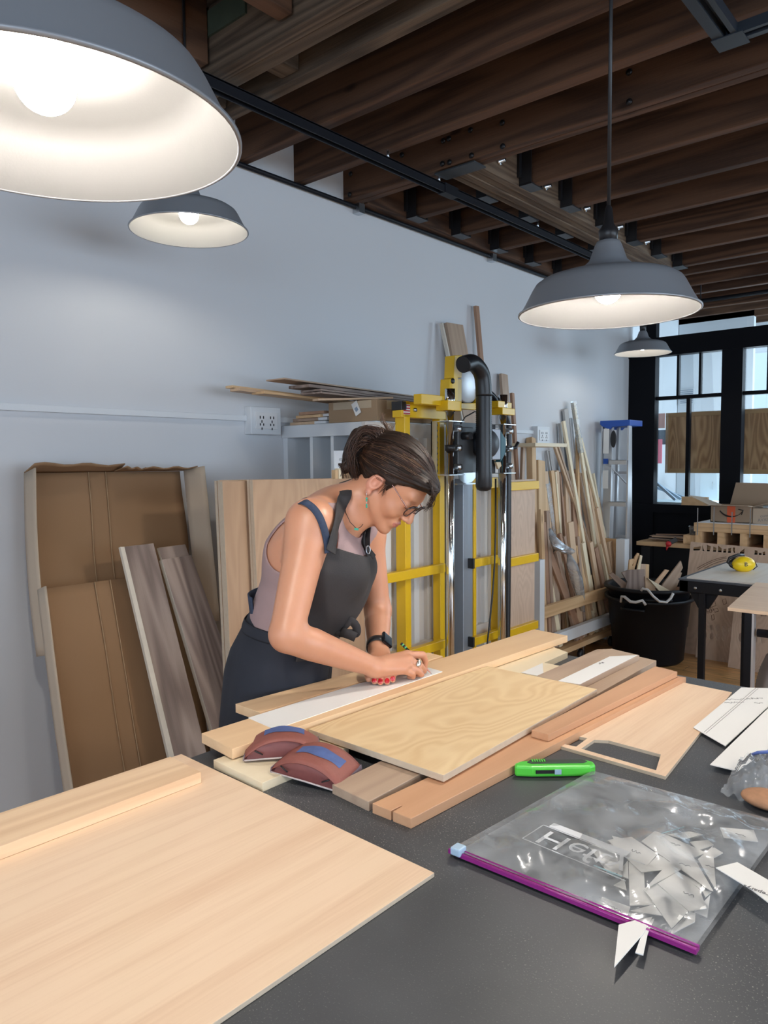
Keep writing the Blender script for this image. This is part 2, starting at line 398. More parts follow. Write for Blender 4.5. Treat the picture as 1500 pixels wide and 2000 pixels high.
def hanger(b, x, y, sgn, t=.05):
    x1 = x+sgn*.012
    for yy in (y-.028, y+t+.022):
        b.b2((min(x, x1+sgn*.05), yy, JZ), (max(x, x1+sgn*.05), yy+.006, JT-.06))
        b.b2((min(x, x1), yy-.02, JZ+.03), (max(x, x1), yy+.026, JT-.06))
    b.b2((min(x, x+sgn*.065), y-.028, JZ-.005), (max(x, x+sgn*.065), y+t+.028, JZ+.002))
JY = [3.13, 3.53, 3.93, 4.34, 4.72, 5.09]
desc = ['first', 'second', 'third', 'fourth', 'fifth', 'sixth']
for k, y in enumerate(JY):
    o = joist(y, GX1+.004, 4.4, lab='dark ceiling joist right of the girder, %s beyond the bolted double joist' % desc[k])
    h = MB(); hanger(h, GX1, y, 1); h.build('joist_hanger', M_blackp, o)
    o = joist(y, WX+.07, GX0-.004, lab='short dark joist between wall and girder, %s beyond the bolted double joist' % desc[k])
    h = MB(); hanger(h, WX+.07, y, 1); h.build('joist_hanger', M_blackp, o)
    h = MB(); hanger(h, GX0, y, -1); h.build('joist_hanger', M_blackp, o)
for k, y in enumerate((5.33, 5.69, 6.0, 6.3, 6.62, 6.96, 7.3, 7.64)):
    joist(y, WX, 4.4, lab='thin-looking far ceiling joist, %s past the end of the girder' % (desc+['seventh', 'last'])[k])
# rough headers close to the camera
h1 = thing('header_beam', (-1, 1.75, JZ), 'rough notched header beam with a green stain, nearest the camera', 'beam')
b = MB(); b.b2((WX, 1.55, JZ-.005), (4.4, 1.60, JT-.12), 0, 0); b.b2((WX, 1.602, JZ), (4.4, 1.66, JT-.02), 0, 0)
b.build('timber', W['rough'], h1, bevel=.005)
b = MB(); b.b2((-2.45, 1.542, JZ+.12), (-1.9, 1.55, JZ+.2), 0, 0)
b.build('green_stain_strip', plain('green_stained_wood', (.045, .06, .04), .9, var=.3, vscale=20), h1)['label'] = 'green-stained strip'
joist(1.755, WX, 4.4, .05, mat='rough', lab='rough greyish ceiling joist right behind the notched header beam')
for k, x in enumerate((-2.36, -1.97)):
    b = MB(); b.b2((x, 1.661, JZ+.02), (x+.085, 1.753, JZ+.11), 0, 1)
    tag(b.build('blocking_piece', W['rough'], bevel=.004), 'small wood block wedged between header beam and joist, %s' % ('near the pendant lamp' if k == 0 else 'further from the lamp'), 'block')
for k, x in enumerate((-2.15, -1.74, -1.35)):
    b = MB(); b.b2((x, .2, JZ+.03), (x+.06, 1.54, JT-.01), 0, 1)
    tag(b.build('trimmer_joist', W['joist'], bevel=.004), 'dark joist running toward the header beam, %s' % ('above the big near lamp', 'at the top edge right of the near lamp', 'furthest right')[k], 'joist')

# ------------------------------------------------------------------ conduits, tracks, wires
b = MB(); b.tube([(WX+.02, .3, 2.765), (WX+.02, 6.1, 2.765)], .011, 8)
cw = thing('wall_conduit', (WX+.02, .3, 2.765), 'thin black conduit along the top of the wall', 'conduit'); b.build('pipe', M_black, cw)
for u, v in ((700, 405), (960, 505)):
    p = atX(u, v, WX+.02); q = MB(); q.b2((WX, p.y-.02, 2.735), (WX+.045, p.y+.02, 2.80)); q.build('clamp', M_zinc, cw)
TX = -2.045
tr = thing('light_track', (TX, 1.0, 2.72), 'long black track rail hanging from thin wires parallel to the wall', 'track')
b = MB(); b.b2((TX-.018, .9, 2.705), (TX-.012, 4.45, 2.74)); b.b2((TX+.012, .9, 2.705), (TX+.018, 4.45, 2.74)); b.b2((TX-.018, .9, 2.736), (TX+.018, 4.45, 2.742)); b.build('rail', M_black, tr)
b = MB(); b.b2((TX-.021, 2.76, 2.703), (TX+.021, 2.86, 2.745)); b.build('joint_cover', M_black, tr)
for y in (2.39, 2.74, 3.62):
    q = MB(); q.tube([(TX, y, 2.74), (TX, y, 3.115)], .0012, 5); q.lathe([(0, .03), (.006, .03), (.006, 0), (0, 0)], (TX, y, 2.745), n=8); q.build('hanging_wire', M_zinc, tr)
p0 = atZ(1422, 84, 2.70)
tr = thing('light_track', p0, 'L-shaped black track corner at the top right of the ceiling', 'track')
b = MB()
b.b2((p0.x-.03, p0.y-1.6, 2.70), (p0.x+.0, p0.y+.03, 2.725)); b.b2((p0.x+.02, p0.y-1.6, 2.70), (p0.x+.035, p0.y-.02, 2.725))
b.b2((p0.x-.03, p0.y-1.6, 2.725), (p0.x+.035, p0.y+.03, 2.73))
b.b2((p0.x-.03, p0.y+.0, 2.70), (p0.x+2.0, p0.y+.02, 2.725)); b.b2((p0.x+.03, p0.y-.035, 2.70), (p0.x+2.0, p0.y-.022, 2.725)); b.b2((p0.x-.03, p0.y-.035, 2.725), (p0.x+2.0, p0.y+.03, 2.73))
b.build('rail', plain('dark_blue_grey_metal', (.035, .045, .06), .4, .3), tr)
b = MB(); b.b2((p0.x-.034, p0.y-.045, 2.697), (p0.x+.05, p0.y+.034, 2.70)); b.build('corner_cover', plain('dark_blue_grey_metal', (0, 0, 0)), tr)
for q_ in ((p0.x, p0.y-.5), (p0.x+.5, p0.y)):
    q = MB(); q.tube([(q_[0], q_[1], 2.73), (q_[0], q_[1], 3.12)], .0012, 5); q.build('hanging_wire', M_zinc, tr)
# far pipes under the last joists
b = MB(); b.tube([(-2.35, 5.9, 2.70), (3.5, 5.9, 2.70)], .012, 8); b.tube([(-2.35, 5.97, 2.705), (3.5, 5.97, 2.705)], .009, 8)
pc = thing('ceiling_pipes', (-2, 5.9, 2.7), 'pair of thin dark conduits crossing under the far joists', 'conduit'); b.build('pipe', M_black, pc)
for x in (-1.95, -1.2):
    q = MB(); q.tube([(x, 5.93, 2.69), (x, 5.93, 3.1)], .004, 6); q.build('hanger_rod', M_black, pc)

# ------------------------------------------------------------------ wall raceway and outlets
def outlet(p, w_, h_, lab):
    t = thing('electrical_outlet', p, lab, 'outlet'); y, z = p[1], p[2]
    b = MB(); b.b2((WX, y-w_/2, z-h_/2), (WX+.045, y+w_/2, z+h_/2)); b.build('box', M_white, t, bevel=.003)
    b = MB(); b.b2((WX+.045, y-w_*.36, z-h_*.3), (WX+.05, y+w_*.36, z+h_*.3)); b.build('cover_plate', plain('white_plastic', (.8, .81, .82), .35), t, bevel=.001)
    for s_ in (-1, 1):
        b = MB(); c = y+s_*w_*.17
        for dy, dz in ((-.009, .014), (.009, .014), (0, -.004)):
            b.b2((WX+.0502, c+dy-.0025, z+dz-.006), (WX+.0512, c+dy+.0025, z+dz+.006))
            b.b2((WX+.0502, c+dy-.0025, z+dz-.036), (WX+.0512, c+dy+.0025, z+dz-.026))
        b.build('socket_slots', M_blackp, t)['kind'] = 'stuff'
o1 = atX(520, 822, WX+.045); outlet(o1, .17, .12, 'white double wall outlet at the end of the long wall raceway')
o2 = atX(1062, 850, WX+.045); outlet(o2, .17, .12, 'white double wall outlet further along the wall, above the leaning lumber')
rc = thing('wall_raceway', (WX, 1, 1.69), 'long thin white cable raceway running along the wall', 'raceway')
b = MB(); b.b2((WX, -.5, 1.683), (WX+.018, o1.y-.085, 1.707)); b.build('channel', M_white, rc, bevel=.002)
b = MB(); b.b2((WX, o1.y+.085, 1.683), (WX+.018, o2.y-.085, 1.707)); b.build('channel', M_white, rc, bevel=.002)

# ------------------------------------------------------------------ pendant lamps
M_shade = plain('brushed_aluminium_shade', (.34, .36, .39), .42, .35, bump=.02, bscale=300)
M_shin = plain('brushed_shade_inside', (.050, .0496, .0488), .5, .0, bump=.03, bscale=300)
M_shin2 = plain('brushed_shade_inside_pale', (.22, .218, .213), .5)
M_bulb = plain('frosted_bulb', (1, 1, 1), .3, emis=(1, .92, .83), estr=BULB_STRENGTH)
M_bulb2 = plain('frosted_bulb_dim', (1, 1, 1), .3, emis=(1, .93, .82), estr=BULB_DIM)
PROF = [(.012, .165), (.026, .160), (.030, .152), (.042, .118), (.053, .108), (.060, .099), (.085, .092), (.125, .083), (.150, .075), (.163, .066), (.170, .055), (.186, .024), (.2, 0)]
def lamp(c, lab, ztop=JT, R=.2, dim=False):
    c = V(c); k = R/.2
    t = thing('pendant_lamp', c, lab, 'lamp')
    pr = [(r*k, h*k) for r, h in PROF]
    b = MB(); b.lathe(pr, c, n=72, mi=0)
    b.lathe([(r-.0018*k, h-.0012*k) for r, h in pr][::-1], c, n=72, mi=1)
    b.lathe([(pr[-1][0]-.0018*k, -.0012*k), (pr[-1][0], -.003*k), (pr[-1][0]+.003*k, -.001*k), (pr[-1][0]+.003*k, .002*k), (pr[-1][0]-.001, .003*k)], c, n=72, mi=0)
    b.build('lamp_shade', [M_shade, M_shin2 if dim else M_shin], t)
    b = MB(); b.lathe([(0, .16*k), (.020, .16*k), (.022, .185), (.012, .20), (.008, .235), (.0055, .24)], c, n=20); b.build('cord_grip', M_blackp, t)
    b = MB(); b.tube([c+UP*.235, V((c.x, c.y, ztop))], .0045, 8); b.build('cord', M_blackp, t)
    b = MB(); b.lathe([(.02, .16), (.02, .10), (.016, .095), (.0, .095)], c, n=20); b.build('socket', M_white, t)
    bu = MB(); bu.ball(c+UP*.052, .031, 16); bu.lathe([(.014, .095), (.019, .085), (.027, .068)], c, n=24); bu.build('light_bulb', M_bulb2 if dim else M_bulb, t)
    return t
LA = V((-.80, .38, 1.85))
lamp(LA, 'large-looking pendant lamp nearest the camera, at the upper left of the photo')
lamp((-.75, 1.65, 1.838), 'metal pendant lamp on a long cord above the work table, in front of the girder')
lamp(atD(370, 451, 2.40), 'small-looking pendant lamp near the wall, just below the big near lamp', R=.186, dim=True)
lamp((.68, .38, 1.85), 'unseen pendant lamp added to light the table, right of the camera')  # extra lamp out of view, added for warm light on table and wall
lamp((.68, 1.65, 1.85), 'unseen pendant lamp added to light the table, farther along its right side')  # its added neighbour, also unseen, for more light on the table
lamp((.45, 3.5, 2.25), 'unseen pendant lamp added for light past the far end of the work table')  # added out of view because the room's far right was too dark
lamp((.6, 4.95, 2.25), 'unseen pendant lamp added to brighten the far end, nearest the window frame')  # another unseen addition, brightens the sheets and floor by the bench
lamp(atD(1255, 690, 5.1), 'darker pendant lamp far away in front of the black window frame', R=.186, dim=True)
# ------------------------------------------------------------------ work table
mt, nt, bs = newmat('charcoal_worktop'); N = nt.nodes; L = nt.links
tc = N.new('ShaderNodeTexCoord')
n1 = N.new('ShaderNodeTexNoise'); n1.inputs['Scale'].default_value = 7; n1.inputs['Detail'].default_value = 6; L.new(tc.outputs['Object'], n1.inputs['Vector'])
n2 = N.new('ShaderNodeTexNoise'); n2.inputs['Scale'].default_value = 420; n2.inputs['Detail'].default_value = 2; L.new(tc.outputs['Object'], n2.inputs['Vector'])
n3 = N.new('ShaderNodeTexNoise'); n3.inputs['Scale'].default_value = 3.2; n3.inputs['Detail'].default_value = 4; L.new(tc.outputs['Object'], n3.inputs['Vector'])
rr = N.new('ShaderNodeMapRange'); rr.inputs[1].default_value = .62; rr.inputs[2].default_value = .70; L.new(n2.outputs['Fac'], rr.inputs[0])
r3 = N.new('ShaderNodeMapRange'); r3.inputs[1].default_value = .42; r3.inputs[2].default_value = .68; r3.inputs[3].default_value = .12; r3.inputs[4].default_value = 1; L.new(n3.outputs['Fac'], r3.inputs[0])
ml = N.new('ShaderNodeMath'); ml.operation = 'MULTIPLY'; L.new(rr.outputs[0], ml.inputs[0]); L.new(r3.outputs[0], ml.inputs[1])
r1 = N.new('ShaderNodeMix'); r1.data_type = 'RGBA'; r1.inputs[6].default_value = (.030, .033, .038, 1); r1.inputs[7].default_value = (.098, .103, .112, 1); L.new(n1.outputs['Fac'], r1.inputs[0])
r2 = N.new('ShaderNodeMix'); r2.data_type = 'RGBA'; r2.inputs[7].default_value = (.42, .40, .36, 1); L.new(ml.outputs[0], r2.inputs[0]); L.new(r1.outputs[2], r2.inputs[6])
L.new(r2.outputs[2], bs.inputs['Base Color'])
rg = N.new('ShaderNodeMapRange'); rg.inputs[3].default_value = .36; rg.inputs[4].default_value = .62; L.new(n1.outputs['Fac'], rg.inputs[0]); L.new(rg.outputs[0], bs.inputs['Roughness'])
bp = N.new('ShaderNodeBump'); bp.inputs['Strength'].default_value = .1; bp.inputs['Distance'].default_value = .001; L.new(n2.outputs['Fac'], bp.inputs['Height']); L.new(bp.outputs[0], bs.inputs['Normal'])
M_top = mt
TX0, TX1, TY0, TY1 = -1.17, .45, .18, 1.90
tb = thing('work_table', (-.36, 1.04, FZ), 'large work table with a dusty charcoal top covered in boards', 'table')
b = MB(); b.b2((TX0, TY0, TZ-.03), (TX1, TY1, TZ)); b.build('tabletop', M_top, tb, bevel=.002)
b = MB(); b.b2((TX0+.06, TY0+.06, TZ-.13), (TX1-.06, TY1-.06, TZ-.03)); b.build('apron_frame', W['pine'], tb)
for x in (TX0+.06, TX1-.15):
    for y in (TY0+.06, TY1-.15):
        b = MB(); b.b2((x, y, FZ), (x+.09, y+.09, TZ-.13), 0, 2); b.build('leg', W['pine'], tb)
b = MB(); b.b2((TX0+.08, TY0+.08, FZ+.18), (TX1-.08, TY1-.08, FZ+.2)); b.build('lower_shelf', W['beech'], tb)

def flat(name, pts, ztop, th, mat, label, cat, group=None, mside=None, bevel=0.0008, parent=None, gdir=None, world=False):
    """a flat board or card: outline from its corners, real thickness"""
    P = [V((p[0], p[1], ztop)) for p in pts] if world else [atZ(u, v, ztop) for u, v in pts]
    b = MB(); b.prism(P, UP, th, 0, 1 if mside else None, gdir)
    o = b.build(name, [mat]+([mside] if mside else []), parent, bevel=bevel)
    if label: tag(o, label, cat, group)
    return o
BD = 'boards on the work table'
# the big oak panel at the left front
c1 = atZ(380, 1478, TZ+.006); c2 = atZ(855, 1707, TZ+.006); c3 = atZ(410, 2000, TZ+.006)
xr = (c2.x+c3.x)/2; yt = (c1.y+c2.y)/2
flat('plywood_sheet', [(-1.185, yt+.004), (xr, c2.y), (xr-.01, -.18), (-1.2, -.18)], TZ+.006, .006, W['oakp'], 'large pale oak plywood sheet filling the lower left of the photo', 'plywood panel', mside=M_plyedge, world=True)
s1 = atZ(333, 1478, TZ+.025); s2 = atZ(393, 1508, TZ+.025)
flat('oak_board', [(s1.x, s1.y), (s2.x, s2.y), (s2.x-.012, -.1), (s1.x-.03, -.1)], TZ+.0255, .019, W['oak'], 'narrow oak board lying on the left edge of the large plywood panel', 'board', world=True)

z1 = TZ+.016
flat('pale_board', [(416.7, 1484), (512.6, 1529), (681.6, 1457.8), (590, 1421)], z1, .016, W['cream'], 'cream coloured board under the two red sanding blocks', 'board')
flat('walnut_board', [(-.857, .846), (-.768, .838), (-.775, 1.30), (-.865, 1.30)], z1, .016, W['walnutl'], 'short greyish brown board end between the sanding blocks and the notched board', 'board', world=True)
# cherry board with saw kerf at its end
cb = flat('cherry_board', [(-.760, .838), (-.722, .838), (-.7205, .862), (-.7185, .862), (-.718, .838), (-.682, .838), (-.655, 1.296), (-.62, 1.835), (-.70, 1.838)], z1, .016, W['cherry'], 'long reddish board with a saw cut at its near end, lying on the worktop', 'board', world=True, gdir=(.04, 1, 0))
flat('cherry_board', [(1038, 1426), (1071, 1435), (1322.9, 1311.7), (1280, 1301)], z1+.014, .0135, W['cherry'], 'shorter smooth reddish board stacked on top of the long notched one', 'board')
zA = TZ+.038
flat('pale_board', [(-1.035, 1.06), (-1.03, 1.905), (-.955, 1.87), (-.945, 1.3), (-.96, 1.06)], TZ+.017, .017, W['cream'], 'pale board sticking out under the far right end of the long maple board, lower one', 'board', world=True)
flat('pale_board', [(-1.10, 1.1), (-1.105, 1.92), (-.992, 1.922), (-.985, 1.10)], TZ+.0185, .012, W['cream'], None, None, world=True) if False else None
flat('support_strip', [(-1.165, 1.02), (-1.165, 1.90), (-1.045, 1.90), (-1.045, 1.02)], TZ+.0185, .0182, W['walnutl'], 'dark board end hidden under the long maple board', 'board', world=True)
# the two long light boards the woman works on
flat('maple_board', [(-1.262, .960), (-1.178, .958), (-1.152, 1.553), (-1.205, 1.558)], zA, .019, W['maple'], 'light board behind the white strip, its near end overhanging the table edge', 'board', world=True)
flat('maple_board', [(393.5, 1432), (453.5, 1463), (1108.7, 1241.5), (1043, 1229)], zA, .019, W['maple'], 'long light board running from the woman to the far right end of the table', 'board')
flat('shim_board', [(-1.168, .99), (-1.07, .99), (-1.05, 1.02), (-1.05, 1.9), (-1.168, 1.9)], TZ+.0188, .0004, W['walnutl'], None, None, world=True) if False else None
flat('plywood_sheet', [(602.3, 1423.8), (866.5, 1514), (1166.3, 1345.8), (951.7, 1301)], TZ+.031, .012, W['ply'], 'rectangular birch plywood panel in the middle of the work table', 'plywood panel', mside=M_plyedge)
# far right boards
flat('walnut_board', [(-.885, 1.50), (-.885, 1.9), (-.855, 1.934), (-.770, 1.915), (-.775, 1.50)], TZ+.030, .0145, W['walnutl'], 'greyish brown board carrying the pointed white card, upper of the pair', 'board', world=True, gdir=(0, 1, 0))
flat('walnut_board', [(-.86, 1.45), (-.85, 1.95), (-.790, 1.956), (-.735, 1.944), (-.73, 1.45)], TZ+.0152, .015, W['walnutl'], 'greyish brown board lying on the worktop beside the reddish boards, lower of the pair', 'board', world=True, gdir=(0, 1, 0))
flat('white_card', [(1090, 1329.6), (1133, 1336), (1246, 1279), (1190.6, 1281.9)], TZ+.0312, .001, M_paper, 'pointed white card lying on the greyish brown board', 'card')
bx = flat('pale_board', [(1015.7, 1313.9), (1060.5, 1293.4), (1106.6, 1303), (1062.6, 1323.7)], TZ+.018, .0175, W['cream'], 'small square pale block behind the middle plywood panel', 'block')
flat('white_card', [(1018, 1313.5), (1060, 1294.5), (1062, 1322)], TZ+.0192, .001, M_paper, 'small triangular white card on the square pale block', 'card')
# plywood panel with cut-outs: built from strips around the openings
z6 = TZ+.006
A_ = V((-.668, 1.255)); B_ = V((-.455, 1.253)); C_ = V((-.511, 1.813)); D_ = V((-.645, 1.821))
pw = bmesh.new()
outer = [(-.668, 1.262), (-.455, 1.253), (-.508, 1.815), (-.648, 1.823)]
hole1 = [(-.656, 1.275), (-.655, 1.329), (-.637, 1.332), (-.634, 1.279)]
hole2 = [(-.622, 1.275), (-.623, 1.333), (-.6, 1.347), (-.497, 1.343), (-.477, 1.268)]
def poly_with_holes(outer, holes):
    bm = bmesh.new(); es = []
    for lp in [outer]+holes:
        vs = [bm.verts.new((p[0], p[1], 0)) for p in lp]
        for i in range(len(vs)): es.append(bm.edges.new((vs[i], vs[(i+1) % len(vs)])))
    r = bmesh.ops.triangle_fill(bm, use_beauty=True, use_dissolve=False, edges=es, normal=(0, 0, 1))
    bm.verts.index_update()
    vs = [(v.co.x, v.co.y) for v in bm.verts]; fs = [[v.index for v in f.verts] for f in bm.faces]; bm.free()
    out = []
    for f in fs:
        c = (sum(vs[i][0] for i in f)/3, sum(vs[i][1] for i in f)/3)
        def inside(lp):
            k = False
            for i in range(len(lp)):
                a, q = lp[i], lp[i-1]
                if (a[1] > c[1]) != (q[1] > c[1]) and c[0] < (q[0]-a[0])*(c[1]-a[1])/(q[1]-a[1])+a[0]: k = not k
            return k
        if not any(inside(h) for h in holes): out.append(f)
    return vs, out
def sheet_with_holes(outer, holes, fn, n, th):
    """fn maps (a, b) to a point in space, n = normal; returns a mesh builder with top, bottom and edge faces (edges use material 1)"""
    vs, fs = poly_with_holes(outer, holes); n = V(n).normalized(); b = MB()
    P = [V(fn(*p)) for p in vs]; k = len(P)
    ff = []
    for f in fs:
        nn = (P[f[1]]-P[f[0]]).cross(P[f[2]]-P[f[0]])
        ff.append(tuple(f) if nn.dot(n) > 0 else tuple(f[::-1]))
    g = [(p[0], p[1], 0) for p in vs]
    b.add(P+[p-n*th for p in P], ff+[tuple(i+k for i in f[::-1]) for f in ff], g+g)
    i0 = 0
    for li, lp in enumerate([outer]+holes):
        m_ = len(lp); Q = [V(fn(*p)) for p in lp]
        b.add(Q+[q-n*th for q in Q], [(i, (i+1) % m_, (i+1) % m_+m_, i+m_) for i in range(m_)], None, 1)
    return b
bb = sheet_with_holes(outer, [hole1, hole2], lambda x, y: (x, y, z6), UP, .006)
tag(bb.build('plywood_sheet', [W['oakp'], M_plyedge]), 'thin plywood panel with a large and a small cut-out window at its near end', 'plywood panel')

# white cards at the right
def cardx(name, pts, z, lab):
    return flat(name, pts, z, .0012, M_paper, lab, 'card', bevel=0)
p1 = cardx('white_card', [(1354, 1420.5), (1416.7, 1456.8), (1520, 1362), (1540, 1345), (1448, 1342.5)], TZ+.0085, 'white card with two ruled lines and handwriting overlapping the cut-out panel')
b = MB()
for a_, c_ in (((1375, 1430), (1476, 1344)), ((1379, 1432), (1481, 1344.5))):
    b.tube([atZ(*a_, TZ+.0087), atZ(*c_, TZ+.0087)], .00035, 4)
b.build('ruled_lines', M_pencil, p1)
b = MB(); scribble(b, atZ(1414, 1372, TZ+.0088), RGT*.9+Y_*0, UP.cross(RGT), .045, .010, 18, .0004, 3); scribble(b, atZ(1416, 1366, TZ+.0088), RGT, UP.cross(RGT), .05, .009, 20, .0004, 4)
scribble(b, atZ(1457, 1364, TZ+.0088), RGT, -UP.cross(RGT)+RGT*.3, .04, .011, 16, .0004, 5); scribble(b, atZ(1474, 1373, TZ+.0088), RGT, UP.cross(RGT), .018, .008, 8, .0004, 6)
b.build('handwriting', M_pencil, p1)
p2 = cardx('white_card', [(1386.9, 1493), (1440, 1505.8), (1560, 1420), (1560, 1325)], TZ+.0102, 'larger plain white card at the right edge, overlapping the ruled one')
# paper strip under the hands
ps = cardx('white_card', [(485, 1401.7), (536.6, 1424), (864, 1311.4), (838, 1304), (700, 1335)], zA+.0012, 'long white card strip the woman is marking with a pencil')
b = MB(); scribble(b, atZ(722, 1336, zA+.0015), RGT, Y_, .02, .008, 7, .0004, 9); b.build('pencil_mark', M_pencil, ps)
wc = atZ(1170, 1297, TZ+.0314)
b = MB(); scribble(b, wc, V((.1, 1, 0)), X_, .02, .012, 8, .0005, 12); scribble(b, atZ(1176, 1295, TZ+.0314), V((.1, 1, 0)), X_, .008, .008, 6, .0005, 13)
tag(b.build('pencil_note', M_pencil), 'small pencilled note on the pointed white card', 'note')

# ------------------------------------------------------------------ sanding blocks (half-round rubber cores wrapped in red sandpaper)
M_red = plain('worn_red_sandpaper', (.27, .085, .065), .6, var=.25, vscale=40, bump=.15, bscale=150)
M_reddk = plain('red_rubber_side', (.20, .06, .055), .5, var=.2, vscale=60)
M_blue = plain('blue_dust_film', (.075, .12, .30), .7, var=.35, vscale=70)
M_mauve = plain('grey_mauve_paper_edge', (.22, .17, .21), .7)
def sander(c, yaw, tiltv, lab, patch):
    """arched hand sander: length along x', width y'"""
    t = thing('sanding_block', c, lab, 'sanding block')
    x = V((math.cos(yaw), math.sin(yaw), 0)); z = V(tiltv).normalized(); x = (x-z*x.dot(z)).normalized(); y = z.cross(x)
    Lh, Wd, H = .066, .042, .036
    def arch(a): # a -1..1
        return H*(1-(abs(a)**2.2)*.72)
    def pt(a, w_, dh=0): return V(c)+x*(a*Lh)+y*(w_*Wd)+z*(arch(a)+dh)
    b = MB()
    nu = 20
    def top(u_, v_):
        a = -1+2*u_; w_ = -1+2*v_; e = 1-abs(w_)**6*.08
        return pt(a, w_*(1-.0*abs(a)), -.004*abs(w_)**8)
    b.grid(top, nu, 8, 0)
    b.build('sandpaper_top', M_red, t, solid=.0015)
    b = MB()
    for s_ in (-1, 1):
        n0 = []
        for i in range(nu+1):
            a = -1+2*i/nu; n0.append((pt(a, s_*.97, -.003), V(c)+x*(a*Lh*(1.0))+y*(s_*(Wd*.80))+z*(.006+.008*(1-a*a)), V(c)+x*(a*Lh)+y*(s_*Wd*1.02)+z*.001))
        vs = [q for r_ in n0 for q in r_]
        b.add(vs, [(i*3+k, (i+1)*3+k, (i+1)*3+k+1, i*3+k+1) for i in range(nu) for k in (0, 1)], None, 0, True)
    for s_ in (-1, 1):
        b.add([pt(s_, -1, 0), pt(s_, 1, 0), V(c)+x*(s_*Lh*1.03)+y*Wd+z*.001, V(c)+x*(s_*Lh*1.03)-y*Wd+z*.001], [(0, 1, 2, 3)], None, 1)
    b.add([V(c)+x*(i*Lh)+y*(j*Wd)+z*.001 for i, j in ((-1, -1), (1, -1), (1, 1), (-1, 1))], [(0, 1, 2, 3)], None, 0)
    b.build('rubber_side', [M_reddk, M_mauve], t, solid=.0015)
    b = MB()
    b.grid(lambda u_, v_: pt(patch[0]+(patch[1]-patch[0])*u_, (patch[2]+(patch[3]-patch[2])*v_)+.05*math.sin(9*u_+4*v_), .0016), 14, 4, 0); b.build('blue_dust_patch', M_blue, t)['label'] = 'blue worn patch'
    b = MB()
    for s_ in (-.72, .72):
        b.tube([V(c)+x*(s_*Lh)+y*(-Wd*1.01)+z*.018, V(c)+x*(s_*Lh*.7)+y*(-Wd*1.0)+z*.010], .0014, 5)
    b.build('clamp_slot', M_blackp, t)
    b = MB(); b.tube([V(c)+x*(-Lh)+y*(-Wd*1.03)+z*.002, V(c)+y*(-Wd*1.03)+z*.003, V(c)+x*(Lh)+y*(-Wd*1.03)+z*.002], .0016, 5); b.build('torn_paper_edge', plain('torn_paper', (.6, .52, .5), .8), t)
    return t
sander(atZ(552, 1467, z1+.002), YAW+.10, (-.05, .02, 1), 'red hand sander with a pale blue patch, upper left of the two', (-.5, .62, -.05, .72))
sander(atZ(618, 1506, TZ+.012), YAW-.42, (.12, -.05, 1), 'red hand sander with a dark blue patch, nearer one, leaning off the cream board', (-.55, .75, -.28, .38))

# ------------------------------------------------------------------ green utility knife
kc = atZ(1082, 1512, TZ+.001); kx = (atZ(1150, 1511, TZ)-atZ(1015, 1513, TZ)).normalized(); ky = UP.cross(kx); kL = .142
kn = thing('utility_knife', kc, 'bright green box cutter knife with black grip', 'knife')
M_green = plain('bright_green_plastic', (.10, .62, .06), .35)
prof = [(-.5, -.35), (-.485, .1), (-.40, .42), (-.30, .5), (.32, .52), (.44, .45), (.5, .2), (.5, -.3), (.42, -.5), (-.3, -.5)]
b = MB(); pp = [kc+kx*(a*kL)+ky*(q*.030)+UP*.020 for a, q in prof]; b.prism(pp, UP, .019); b.build('body', M_green, kn, bevel=.004)
b = MB(); b.prism([kc+kx*(a*kL)+ky*(q*.030)+UP*.0215 for a, q in ((-.33, .12), (-.28, .40), (.36, .42), (.42, .12), (.36, -.08), (-.28, -.08))], UP, .003); b.build('grip_inlay', plain('dark_rubber', (.03, .045, .03), .6), kn, bevel=.001)
b = MB()
for i in range(6): b.b2((0, 0, 0), (0, 0, 0)); b.v = b.v[:-8]; b.g = b.g[:-8]; b.f = b.f[:-6]; b.m = b.m[:-6]; b.sm = b.sm[:-6]; q = kc+kx*((-.26+i*.03)*kL)+ky*.007+UP*.0225; b.beam(q-ky*.005, q+ky*.005, .0018, .0015, kx)
b.build('grip_ribs', M_green, kn)
b = MB(); b.beam(kc+kx*(-.25*kL)-ky*.0157+UP*.011, kc+kx*(.06*kL)-ky*.0157+UP*.011, .0015, .006, ky); b.build('slider_slot', M_blackp, kn)
b = MB(); b.beam(kc+kx*(-.02*kL)-ky*.0165+UP*.011, kc+kx*(.06*kL)-ky*.0165+UP*.011, .003, .008, ky); b.build('slider', plain('pale_blue_plastic', (.35, .5, .62), .4), kn)

